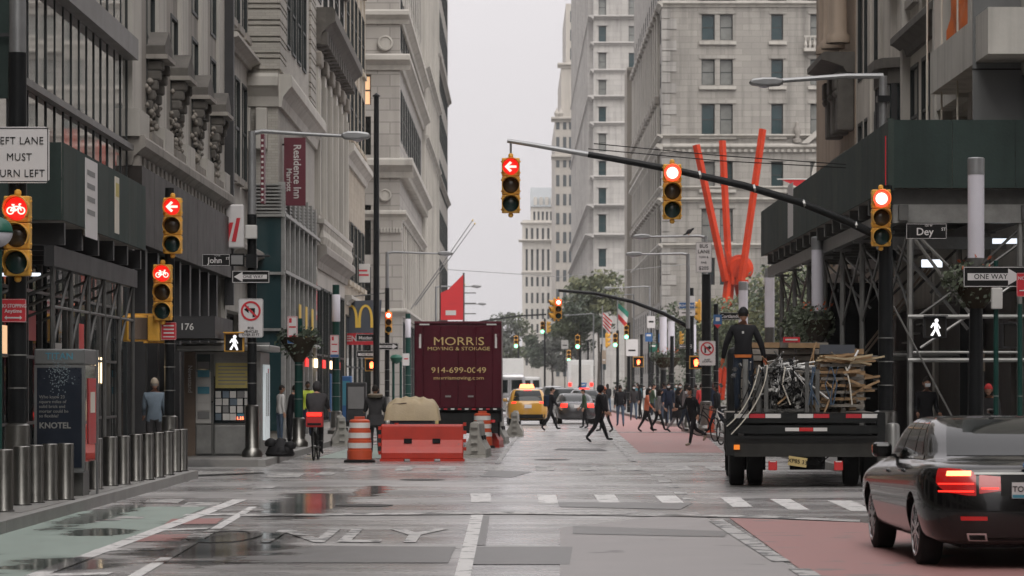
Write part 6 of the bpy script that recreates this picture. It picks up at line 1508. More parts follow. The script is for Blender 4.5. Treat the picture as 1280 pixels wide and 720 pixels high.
def car(label, x, y, rz, keys, L_, W, paint, wheels, gh, wr, side_win, rear_lo=.0, cat='car', name='car', group=None, b=14, tail=None, plate=None, lit=True, roof_sign=False, rails=False, zplate=.8, wspan=.80):
    t = thing(name, label, cat, (x, y, 0), rz, group); B = Body(keys, L_, b=b)
    o = B.mesh().build('body', paint, t, smooth=32); hollow(o, [(q, wr) for q in wheels], W / 2 + .1)
    MB().box(-W * .30, W * .30, L_ * .06, L_ * .94, .2, .62).build('underbody', 'trim', t)
    for q in wheels:
        for sd in (-1, 1): wheel(t, sd * (W / 2 - .165), q, wr, .235, sd)
    g0, g1 = gh
    B.patch(g0 + .12, g1 - .1, rng('r', -wspan, wspan, 14)).build('rear_window', 'car_glass', t, smooth=60)
    B.patch(g0 + .12, g1 - .1, rng('f', -wspan, wspan, 14)).build('windscreen', 'car_glass', t, smooth=60)
    for sd in 'LR':
        for a, c in side_win: B.patch(g0 + .15, g1 - .12, rng(sd, a, c, 8)).build('side_window', 'car_glass', t, smooth=60)
        for q in (side_win[0][0] + (side_win[0][1] - side_win[0][0]) * .2, side_win[-1][0] - .015, side_win[-1][1] + .02):
            B.patch(1.1, g0 - .1, rng(sd, q * .8 + .0, q * .8 + .006, 2), .002).build('door_seam', 'sign_black', t)
        for hq in (-.30, .13):
            p = B.at(g0 - 2.35, (sd, hq)); MB().cbox((p.x, p.y, p.z), .06, .2, .028).build('door_handle', paint, t, bevel=.008)
        p = B.at(g0 + .3, (sd, side_win[-1][1])); k = -1 if sd == 'L' else 1
        MB().cbox((p.x + k * .16, p.y - .05, p.z), .2, .13, .15).build('mirror', paint, t, bevel=.04)
        MB().cbox((p.x + k * .05, p.y, p.z - .06), .1, .04, .03).build('mirror_arm', 'trim', t)
    return t, B
sedan = lambda: [(.24, .24, .14, 4.88, .78), (.31, .31, .05, 5.02, .88), (.52, .52, 0, 5.07, .94), (.72, .68, .02, 5.06, .95), (.88, .76, .06, 5.0, .94), (.98, .83, .13, 4.85, .90), (1.03, .90, .36, 4.5, .84), (1.05, 1.0, .66, 3.72, .80), (1.24, 1.23, 1.02, 3.3, .74), (1.37, 1.36, 1.38, 2.95, .66), (1.42, 1.415, 1.72, 2.72, .55), (1.435, 1.43, 2.05, 2.45, .28)]
# ---- black sedan in the right foreground
bmx, bmy = 4.79, 28.45
t, B = car('black luxury sedan with lit tail lights waiting in the red lane at lower right', bmx, bmy, R(1.1), sedan(), 5.07, 1.9, 'car_black', (1.02, 4.1), (7, 9.6), .345, ((-.62, -.30), (-.26, .28), (.32, .66)), b=17)
for sd in (-1, 1):
    k = 'L' if sd < 0 else 'R'
    for nm, v0, v1, mt in (('tail_lamp', 3.35, 5.05, 'tail_red'), ):
        o = B.patch(lambda q: 3.15 - .15 * q, lambda q: 4.0 + .15 * q, rng('r', sd * .26, sd * .47, 8), .008).build('tail_lamp', 'tail_red', t, smooth=60)
        o = B.patch(lambda q: 2.9 + .7 * q ** 3, lambda q: 4.3 + .5 * min(1, q * 1.6) - .1 * q, rng('r', sd * .50, sd * .66, 8) + rng(k, -.958, -.925, 7), .009).build('tail_lamp', 'tail_red', t, smooth=60)
        B.patch(4.05, 4.45, rng('r', sd * .55, sd * .66, 6) + rng(k, -.958, -.95, 3), .0125).build('brake_glow', 'tail_hot' if sd < 0 else 'tail_on', o, smooth=60)
        B.patch(3.08, 3.16, rng('r', sd * .52, sd * .66, 6) + rng(k, -.958, -.932, 5), .0125).build('light_bar', 'tail_on', o, smooth=60); B.patch(3.5, 3.58, rng('r', sd * .52, sd * .66, 6) + rng(k, -.958, -.932, 5), .0125).build('light_bar', 'tail_on', o, smooth=60)
        B.patch(3.25, 3.32, rng('r', sd * .28, sd * .45, 8), .011).build('light_bar', 'tail_on', o, smooth=60)
    B.patch(1.78, 1.95, rng('r', sd * .40, sd * .66, 8), .006).build('reflector', 'tail_red', t, smooth=60)
    o = B.patch(.75, 1.25, rng('r', sd * .42, sd * .62, 8), .012).build('exhaust', 'chrome', t, smooth=60); B.patch(.86, 1.14, rng('r', sd * .44, sd * .60, 8), .016).build('exhaust_opening', 'sign_black', o)
    B.patch(6.75, 7.12, rng(k, -.70, .72, 24), .006).build('window_trim', 'chrome', t, smooth=60)
B.patch(4.15, 4.32, rng('r', -.52, .52, 16), .014).build('chrome_strip', 'galv', t, smooth=60)
B.patch(2.9, 4.2, rng('r', -.26, .26, 12), .003).build('plate_recess', 'trim', t, smooth=60)
B.patch(2.15, 2.2, rng('r', -.86, .86, 20), .003).build('bumper_seam', 'sign_black', t); B.patch(.75, .95, rng('r', -.5, .5, 12), .004).build('diffuser', 'trim', t)
pl = MB().box(-.155, .155, -.035, -.028, .68, .83).build('license_plate', 'sign_white', t)
MB().box(-.15, .15, -.038, -.0355, .685, .715).build('plate_band', 'cyan_paper', pl); text(pl, 'TOD5 73', 0, -.039, .765, .055, 'sign_black', .001); text(pl, 'EMPIRE', 0, -.039, .815, .014, 'sign_blue')
MB().xf(Matrix.Translation((0, .07, .985)) @ Matrix.Rotation(R(70), 4, 'X')).lathe([(.036, 0), (.036, .012), (.028, .014), (.01, .014)], 18).build('badge', 'sign_blue', t)
MB().cbox((0, 2.0, 1.48), .05, .16, .05).build('antenna_fin', 'car_black', t, bevel=.015)
# ---- yellow taxi suv
suv = lambda L_=4.6, h=1.66, w_=.92: [(.28, .28, .12, L_ - .12, w_ - .1), (.36, .36, .04, L_ - .03, w_ - .03), (.6, .6, 0, L_, w_), (.85, .8, .03, L_ - .03, w_), (1.0, .92, .06, L_ - .12, w_ - .02), (1.06, 1.0, .10, L_ - .5, w_ - .06), (1.08, 1.08, .14, L_ - 1.1, w_ - .09), (1.3, 1.3, .28, L_ - 1.45, w_ - .14), (h - .13, h - .14, .52, L_ - 1.85, w_ - .22), (h - .04, h - .05, .72, L_ - 2.1, w_ - .32), (h, h - .01, 1.1, L_ - 2.5, w_ - .55)]
def tails(t, B, v0, v1, a=.62, lit=True, n=1, inner=.0):
    for sd in (-1, 1):
        k = 'L' if sd < 0 else 'R'
        o = B.patch(v0, v1, rng('r', sd * min(a, .6), sd * .68, 5) + rng(k, -.958, -.93, 4), .01).build('tail_lamp', 'tail_on' if lit else 'tail_red', t, smooth=60)
def plate(t, z, y=-.02, mat='sign_white', w_=.32): MB().box(-w_ / 2, w_ / 2, y - .012, y, z, z + .15).build('license_plate', mat, t)
d = 137
t, B = car('yellow taxi with red brake lights behind the grey barriers', PX(660, d), d, R(1.5), suv(), 4.6, 1.84, 'car_taxi', (.95, 3.65), (6, 8.4), .36, ((-.72, -.3), (-.26, .2), (.24, .5)), cat='taxi', name='taxi')
tails(t, B, 3.9, 5.0, .72); plate(t, .78); B.patch(.4, 1.6, rng('r', -.85, .85, 12), .006).build('bumper', 'trim', t, smooth=60)
MB().box(-.4, .4, 1.7, 2.0, 1.66, 1.68).build('sign_base', 'trim', t); MB().poly([(-.35, 1.68), (.35, 1.68), (.28, 1.86), (-.28, 1.86)], 1.75, 1.95).build('roof_sign', 'tail_hot', t)
B.patch(8.2, 8.5, rng('r', -.25, .25, 6), .012).build('high_brake_light', 'tail_on', t)
d = 141
t, B = car('grey sedan with red tail lights stopped behind the walkers', PX(722, d), d, R(3), [list(k) for k in sedan()], 5.07, 1.86, 'car_grey', (1.02, 4.0), (7, 9.6), .34, ((-.62, -.30), (-.26, .28), (.32, .66)))
tails(t, B, 3.3, 4.9, .5); plate(t, .75)
d = 168
t, B = car('dark car with glowing roof light beyond the grey sedan', PX(733, d), d, R(2), suv(4.7, 1.6, .92), 4.7, 1.84, 'car_black', (.95, 3.7), (6, 8.4), .35, ((-.72, -.3), (-.26, .2), (.24, .5)), cat='car')
tails(t, B, 3.9, 5.0, .6); MB().box(-.3, .3, 2.0, 2.2, 1.6, 1.68).build('light_bar', 'tail_on', t, bevel=.03)
d = 215
t, B = car('silver suv between the taxi and the mail truck', PX(692, d), d, 0, suv(4.8, 1.8, .96), 4.8, 1.92, 'car_silver', (.95, 3.8), (6, 8.4), .37, ((-.72, -.3), (-.26, .2), (.24, .5)), cat='car')
tails(t, B, 3.0, 5.0, .75)
for i, (px, d_, pt, nm) in enumerate(((705, 185, 'car_black', 'black suv between the grey sedan and the silver suv'), (671, 260, 'car_silver', 'small silver car far behind the taxi'), (694, 330, 'car_white', 'white car in the far stream of traffic'), (716, 205, 'car_silver', 'second silver car ahead of the grey sedan'), (652, 240, 'car_black', 'dark far car left of the white panel van'))):
    t, B = car(nm, PX(px, d_), d_, 0, suv(4.7, 1.68, .93), 4.7, 1.86, pt, (.95, 3.7), (6, 8.4), .36, ((-.72, -.3), (-.26, .2), (.24, .5))); tails(t, B, 3.8, 4.9, .6)
d = 190
t, B = car('dark red car half hidden behind the maroon truck', PX(628, d), d, 0, sedan(), 5.07, 1.86, 'car_red', (1.02, 4.0), (7, 9.6), .34, ((-.62, -.30), (-.26, .28), (.32, .66))); tails(t, B, 3.3, 4.9, .5)
# ---- vans
def van(label, px, d, w_, h, L_, paint, two=True, name='van', lit=True, rz=0.0):
    t = thing(name, label, 'van', (PX(px, d), d, 0), rz)
    keys = [(.3, .3, .08, L_ - .1, w_ / 2 - .06), (.4, .4, .02, L_, w_ / 2), (1.2, 1.1, .0, L_, w_ / 2), (1.3, 1.25, .02, L_ - .4, w_ / 2 - .01), (h - .5, h - .6, .04, L_ - 1.4, w_ / 2 - .05), (h - .12, h - .15, .06, L_ - 1.7, w_ / 2 - .1), (h, h, .2, L_ - 2.0, w_ / 2 - .25)]
    B = Body(keys, L_, b=40); B.mesh().build('body', paint, t, smooth=40)
    for sd in (-1, 1):
        o = B.patch(3.15, 4.3, rng('r', sd * .12, sd * .80, 6), .008).build('rear_window', 'car_glass', t)
        B.patch(2.0, 3.0, rng('r', sd * .86, sd * .93, 4), .01).build('tail_lamp', 'tail_on' if lit else 'tail_red', t)
        for q in (.9, L_ - 1.0): wheel(t, sd * (w_ / 2 - .14), q, .36, .23, sd, spokes=5)
        B.patch(3.1, 4.2, rng('L' if sd < 0 else 'R', .2, .62, 6), .008).build('side_window', 'car_glass', t)
        MB().cbox((sd * (w_ / 2 + .12), L_ - 1.2, 1.5), .16, .12, .3).build('mirror', 'trim', t)
    B.patch(.6, 4.6, rng('r', -.006, .006, 2), .006).build('door_seam', 'sign_black', t); B.patch(.2, .9, rng('r', -.9, .9, 8), .02).build('bumper', 'trim', t); plate(t, .95)
    B.patch(3.1, 4.6, rng('f', -.8, .8, 6), .008).build('windscreen', 'car_glass', t)
    return t
van('white panel van with two rear windows in the far left lane', 664.5, 300, 2.0, 2.75, 5.6, 'car_white')
van('silver van just right of the maroon truck', 637, 178, 1.95, 2.5, 5.2, 'car_silver')
# ---- box trucks
def box_truck(name, label, x, y, w_, z0, z1, L_, paint, cab, frame='truck_dark', cat='truck'):
    t = thing(name, label, cat, (x, y, 0))
    bx_ = MB().box(-w_ / 2, w_ / 2, .05, L_, z0, z1).build('cargo_box', paint, t, bevel=.03)
    MB().box(-w_ / 2, w_ / 2, .2, L_ + 1.8, z0 - .35, z0 - .02).build('chassis', frame, t)
    MB().box(-w_ / 2 + .1, w_ / 2 - .1, L_ + .2, L_ + 2.1, .5, 2.6).build('cab', cab, t, bevel=.12)
    MB().box(-w_ / 2 + .2, w_ / 2 - .2, L_ + 2.0, L_ + 2.12, 1.5, 2.3).build('windscreen', 'car_glass', t)
    for sd in (-1, 1):
        for q in (1.6, L_ + 1.2): wheel(t, sd * (w_ / 2 - .2), q, .46, .3, sd, 'galv', 6)
        wheel(t, sd * (w_ / 2 - .54), 1.6, .46, .3, sd, 'galv', 6)
    MB().box(-w_ / 2 + .1, w_ / 2 - .1, -.08, .04, .42, .58).build('bumper', frame, t)
    return t
d = 86; s = F / d
w_ = 109 / s; z0_, z1_ = PZ(512, d), PZ(402, d)
t = box_truck('moving_truck', 'maroon moving truck with gold lettering on its rear doors', PX(572.5, d), d, w_, z0_, z1_, 7.0, 'maroon_truck', 'maroon_truck')
for sd in (-1, 1):
    o = MB().box(min(sd * .012, sd * (w_ / 2 - .06)), max(sd * .012, sd * (w_ / 2 - .06)), .01, .045, z0_ + .06, z1_ - .10).build('rear_door', 'maroon_truck', t, bevel=.006)
    for q in (.5, .98): MB().cyl((sd * q, -.015, z0_ + .05), (sd * q, -.015, z1_ - .12), .014, n=8).build('lock_rod', 'maroon_truck', o)
    MB().box(sd * .32 - .04, sd * .32 + .12, -.04, -.02, z0_ + .35, z0_ + .40).build('door_handle', 'galv', o)
    for k in range(4): MB().box(sd * (w_ / 2 - .1) - .05, sd * (w_ / 2 - .1) + .05, .0, .02, z0_ + .25 + k * .6, z0_ + .37 + k * .6).build('hinge', 'maroon_truck', o)
    MB().box(sd * (w_ / 2 - .16) - .03, sd * (w_ / 2 - .16) + .03, .0, .012, z1_ - .75, z1_ - .35).build('marker_strip', 'reflective', o)
    MB().box(sd * .95 - .14, sd * .95 + .14, .0, .012, z1_ - .10, z1_ - .06).build('clearance_strip', 'reflective', t)
MB().box(-w_ / 2, w_ / 2, -.01, .048, z1_ - .05, z1_ + .01).build('top_rail', 'maroon', t); MB().box(-w_ / 2, w_ / 2, -.03, .048, z0_ - .02, z0_ + .05).build('sill', 'truck_dark', t)
for k in range(12): MB().box(-w_ / 2 + .03 + k * .2, -w_ / 2 + .13 + k * .2, -.036, -.031, z0_ - .005, z0_ + .035).build('reflector_strip', 'reflective' if k % 2 else 'sign_red', t)
MB().box(-w_ / 2 + .1, w_ / 2 - .1, .0, .3, .45, z0_ - .1).build('step', 'truck_dark', t)
for sd in (-1, 1): MB().box(sd * .95 - .1, sd * .95 + .1, -.01, .03, .72, .8).build('tail_lamp', 'tail_red', t)
plt = MB().box(-.85, -.55, -.02, .0, .68, .83).build('license_plate', 'gold', t)
zz = lambda py: PZ(py, d)
text(t, 'MORRIS', .02, -.004, zz(427), .235, 'gold', .0, 1.28); text(t, 'MOVING & STORAGE', .02, -.004, zz(436), .10, 'gold', .0, 1.35)
text(t, '914-699-0049', .02, -.004, zz(463), .165, 'gold', .0, 1.22); text(t, 'morrismoving.com', .02, -.004, zz(472.5), .105, 'gold', .0, 1.3)
# mail truck
d = 255; s = F / d
t = box_truck('mail_truck', 'white mail delivery truck with blue eagle patch and red lights', PX(726, d), d, 32 / s, .75, PZ(450, d), 5, 'car_white', 'car_white')
MB().box(-.8, .8, .02, .045, .9, PZ(456, d)).build('roll_door', 'off_white', t)
e = MB().poly([(-.3, 1.62), (.42, 1.62), (.5, 2.1), (-.1, 2.1)], .0, .02).build('emblem', 'sign_blue', t); MB().poly([(-.2, 1.8), (.3, 1.9), (.42, 2.0), (-.05, 1.92)], -.012, -.002).build('emblem_stroke', 'off_white', e)
for sd in (-1, 1): MB().lathe([(.02, -.03), (.15, -.02), (.15, .02)], 12, (sd * .9, .0, 1.95)).build('tail_lamp', 'tail_on', t); MB().box(sd * .9 - .13, sd * .9 + .13, -.02, .04, 1.8, 2.1).build('lamp_box', 'tail_on', t)
box_truck('delivery_truck', 'white box truck far behind the maroon truck', PX(636, 240), 240, 2.3, .9, PZ(448, 240), 5, 'car_white', 'car_white')
# ---- flatbed truck with scaffold load
d = 52.0; s = F / d; xc = PX(1007, d); w_ = 198 / s
t = thing('flatbed_truck', 'black flatbed stake truck loaded with scaffolding and timber', 'truck', (xc, d, 0), R(-3.3)); hw = w_ / 2; zd = PZ(517, d)
for i in range(9): MB().box(-hw + .02 + i * (w_ - .04) / 9 + .004, -hw + .02 + (i + 1) * (w_ - .04) / 9 - .004, .1, 6.0, zd - .07, zd).build('deck_plank', 'wood_grey', t)
MB().box(-hw, hw, 0, .09, zd - .16, zd + .02).build('rear_rail', 'truck_dark', t)
for i in range(9):
    x0_ = -hw + .12 + i * (w_ - .24) / 9
    if i in (3, 6): continue
    MB().box(x0_, x0_ + (w_ - .24) / 9 - .01, -.008, -.002, zd - .075, zd - .005).build('reflector_strip', 'sign_red' if i % 2 else 'reflective', t)
MB().box(-hw + .12, hw - .12, -.06, -.02, zd - .34, zd - .2).build('lift_rail', 'truck_dark', t)
for i, mt in enumerate(('reflective', 'tail_red', 'reflective')): MB().box(-.35 + i * .24, -.115 + i * .24, -.07, -.062, zd - .30, zd - .24).build('reflector_strip', mt, t)
MB().box(-hw + .14, hw - .14, -.03, .03, PZ(571, d), zd - .40).build('lift_gate', 'truck_panel', t)
MB().box(-hw + .1, hw - .1, -.05, .05, zd - .44, zd - .38).build('gate_edge', 'trim', t); MB().box(-hw + .14, hw - .14, -.045, -.031, PZ(553, d), PZ(551, d)).build('gate_rib', 'trim', t)
for sd in (-1, 1):
    MB().box(sd * (hw - .07) - .07, sd * (hw - .07) + .07, -.06, .12, .55, zd - .02).build('gate_post', 'truck_dark', t)
    for q in (1.0, 2.2): MB().box(sd * (hw - .02) - .03, sd * (hw - .02) + .03, q, q + .9, .6, zd - .1).build('side_skirt', 'truck_dark', t)
    lp = MB().box(sd * .56 - .075, sd * .56 + .075, -.02, .06, PZ(588, d), PZ(576, d)).build('tail_lamp', 'tail_red', t, bevel=.015); MB().box(sd * .56 - .05, sd * .56 + .05, -.03, -.021, PZ(577.5, d), PZ(576.2, d)).build('lamp_lens', 'reflective', lp)
    MB().box(sd * (hw - .18) - .05, sd * (hw - .18) + .05, -.07, -.05, PZ(562, d), PZ(556, d)).build('marker_lamp', 'orange_lamp', t)
    for q, xs in ((1.4, (.2, .52)), (6.6, (.2,))):
        for xx in xs: wheel(t, sd * (hw - xx), q, .42, .28, sd, 'galv_dk', 6)
    MB().box(sd * (hw - .36) - .36, sd * (hw - .36) + .36, 1.98, 2.02, .25, .85).build('mud_flap', 'rubber', t)
MB().box(-hw + .3, hw - .3, .15, 8, .62, .95).build('chassis', 'truck_dark', t)
MB().cyl((-.25, .6, .55), (.35, .6, .55), .26, n=18).build('spare_wheel', 'rubber', t)
lp = MB().xf(Matrix.Translation((-.14, -.06, PZ(577, d))) @ Matrix.Rotation(R(8), 4, 'Y')).box(-.16, .16, -.01, 0, -.08, .08).build('license_plate', 'gold', t); text(lp, 'XP85 33', -.14, -.074, PZ(577, d), .07, 'sign_black', .001, rot=R(8))
MB().tube([(.05, .2, .62), (.25, .2, .42), (.5, .2, .6)], .012, 5).build('hose', 'rubber', t)
MB().box(-hw + .1, hw - .1, 6.3, 8.3, .6, 2.5).build('cab', 'truck_dark', t, bevel=.12); MB().box(-.9, .9, 6.28, 6.295, 1.7, 2.3).build('cab_window', 'car_glass', t)
for i in range(4): MB().box(-hw + .35, hw - .02, 6.05, 6.12, zd + .04 + i * .2, zd + .21 + i * .2).build('headboard_plank', 'wood_grey', t)
stk = [(932, 454), (948, 458), (958, 457), (1022, 462), (1009, 452)]
for px, py in stk: MB().box(PX(px, d) - xc - .035, PX(px, d) - xc + .035, .04, .1, zd - .1, PZ(py, d)).build('stake', 'galv_dk', t)
MB().cyl((PX(932, d) - xc, .02, zd), (PX(932, d) - xc, .02, PZ(449, d)), .05, n=10).build('post', 'galv', t)
rnd = random.Random(11)
# the load: long grey planks along the bed, a bundle of steel couplers, stacked timber
def load(name, label, cat, grp=None): return thing(name, label, cat, (xc, d, 0), R(-3.3), grp)
p_ = load('plank_stack', 'long weathered grey planks stacked high on the flatbed', 'timber')
for r_ in range(5):
    for c_ in range(7):
        if r_ == 4 and c_ > 4: continue
        x0_ = -.95 + c_ * .30 + rnd.uniform(-.02, .02); z = PZ(466, d) + r_ * .115
        MB().box(x0_, x0_ + .27, 2.6 + rnd.uniform(-.25, .1), 6.0, z, z + .095).build('plank', 'wood_grey' if rnd.random() < .85 else 'wood', p_)
for c_ in range(4): MB().box(-.9 + c_ * .55, -.8 + c_ * .55, 3.2, 5.6, zd, PZ(466, d)).build('bearer', 'wood_grey', p_)
p_ = load('coupler_rack', 'steel rack heaped with grey scaffold couplers and clamps', 'scaffold parts')
xa, xb = PX(952, d) - xc, PX(1015, d) - xc
for x_ in (xa, xb): MB().box(x_ - .015, x_ + .015, .3, .33, zd, zd + .62).box(x_ - .03, x_ + .03, 1.4, 1.46, zd, zd + .72).build('rack_post', 'galv_dk', p_)
for z in (.03, ): MB().box(xa, xb, .3, .35, zd + z, zd + z + .05).build('rack_rail', 'galv_dk', p_)
me1 = [MB().cyl((-.035, 0, 0), (.035, 0, 0), .028, n=7).box(-.012, .012, -.05, .05, -.012, .012).mesh('coupler', m_) for m_ in ('galv', 'galv_dk', 'off_white', 'dark_metal')]
me1 += [MB().cyl((-.09, 0, 0), (.09, 0, 0), .012, n=6).mesh('coupler', m_) for m_ in ('galv', 'off_white')]
MB().box(xa + .1, xb - .1, .6, 1.35, zd + .03, zd + .6).build('bin_core', 'dark_metal', p_)
for i in range(295):
    o = link('coupler', me1[rnd.choice((0, 1, 1, 3, 3, 3, 2, 4, 5))], p_, (rnd.gauss((xa + xb) / 2 - .06, (xb - xa) * .30), rnd.uniform(.22, .6), zd + .03 + rnd.random() ** .9 * rnd.uniform(.6, .92))); o.rotation_euler = (rnd.uniform(0, 6), rnd.uniform(0, 6), rnd.uniform(0, 6))
for i in range(26):
    a = rnd.uniform(xa - .1, xb - .2); z = zd + rnd.uniform(.72, .86); MB().cyl((a, rnd.uniform(.2, .7), z), (a + rnd.uniform(.2, .45), rnd.uniform(.3, .9), z + rnd.uniform(-.05, .06)), .018, n=6).build('short_tube', 'galv', p_)
p_ = load('timber_stack', 'stack of brown timber offcuts and pallets on the right of the flatbed', 'timber')
xa, xb = PX(1026, d) - xc, PX(1082, d) - xc
for r_ in range(7):
    z = zd + .06 + r_ * .115
    for c_ in range(2): MB().box(xa + c_ * .5, xa + .12 + c_ * .5, .3, 1.6, z, z + .05).build('bearer', 'wood', p_)
    MB().box(xa + rnd.uniform(-.03, .03), xb + rnd.uniform(-.06, .03), .25, .4, z + .052, z + .10).build('board', 'wood' if r_ % 2 else 'wood_grey', p_)
    MB().box(xa, xb, .5, 1.6, z + .052, z + .10).build('board', 'wood', p_)
for i in range(34):
    a = rnd.uniform(xa - .08, xb - .25); z = zd + .84 + rnd.uniform(0, .14); l_ = rnd.uniform(.3, .6); th_ = rnd.uniform(-.2, .2)
    MB().xf(Matrix.Translation((a, rnd.uniform(.1, .8), z)) @ Matrix.Rotation(th_, 4, 'Y') @ Matrix.Rotation(rnd.uniform(-.5, .5), 4, 'Z')).box(0, l_, 0, .06, 0, .03).build('offcut', 'wood' if rnd.random() < .6 else 'tarp', p_)
for i in range(12):
    MB().xf(Matrix.Translation((xb + rnd.uniform(-.25, .12), rnd.uniform(.0, .4), zd + rnd.uniform(.35, .75))) @ Matrix.Rotation(rnd.uniform(-.6, .6), 4, 'Y')).box(-.15, .15, 0, .05, 0, .04).build('offcut', 'wood', p_)
p_ = load('steel_channel', 'dark steel channel lying across the timber load', 'steel beam'); MB().box(PX(1030, d) - xc, PX(1075, d) - xc, 1.8, 2.0, PZ(441, d), PZ(429, d)).build('web', 'slate_bin', p_); MB().box(PX(990, d) - xc, PX(1030, d) - xc, 1.8, 2.2, PZ(433, d), PZ(427, d)).build('flange', 'wood', p_)
p_ = load('rope_coil', 'pale ropes and black cables hanging off the flatbed edge', 'rope')
for i in range(4):
    a = PX(924 + i * 5, d) - xc; A = Vector((a + .28, .0, PZ(456, d))); C = Vector((a - .25 - .03 * i, -.07, PZ(528 + 5 * i, d))); Bm = Vector((a + .1 + .05 * i, -.1, PZ(512 - 4 * i, d)))
    MB().tube([A * (1 - q) ** 2 + Bm * 2 * q * (1 - q) + C * q * q for q in [k / 9 for k in range(10)]], .011, 5).build('rope', 'cream' if i % 2 else 'black', p_)
p_ = load('small_red_sign', 'small dark red street sign panel lying on the load', 'sign'); MB().box(PX(984, d) - xc, PX(1006, d) - xc, 2.3, 2.33, PZ(425.5, d), PZ(418.5, d)).build('panel', 'sign_red', p_); MB().box(PX(987, d) - xc, PX(1003, d) - xc, 2.29, 2.299, PZ(423, d), PZ(421, d)).build('lettering', 'off_white', p_)

# loose sticks, straps and tubes tangled over the load
p_ = load('scrap_heap', 'tangle of loose grey tubes, sticks and straps over the middle of the flatbed load', 'scrap')
for i in range(70):
    a = Vector((rnd.uniform(-.75, .85), rnd.uniform(.1, 1.2), zd + rnd.uniform(.1, .95))); v = Vector((rnd.gauss(0, 1), rnd.gauss(0, .5), rnd.gauss(0, .6))).normalized() * rnd.uniform(.15, .45)
    MB().cyl(a - v, a + v, rnd.choice((.009, .014, .02)), n=5).build('loose_tube', rnd.choice(('galv', 'galv_dk', 'dark_metal', 'wood_grey', 'off_white', 'wood')), p_)
for i in range(10):
    x_ = rnd.uniform(-.7, .8); MB().tube([(x_, .08, zd + .8), (x_ + rnd.uniform(-.1, .1), .02, zd + .5), (x_ + rnd.uniform(-.15, .15), .04, zd + .15)], .012, 5).build('strap', rnd.choice(('black', 'cream', 'c_denim')), p_)

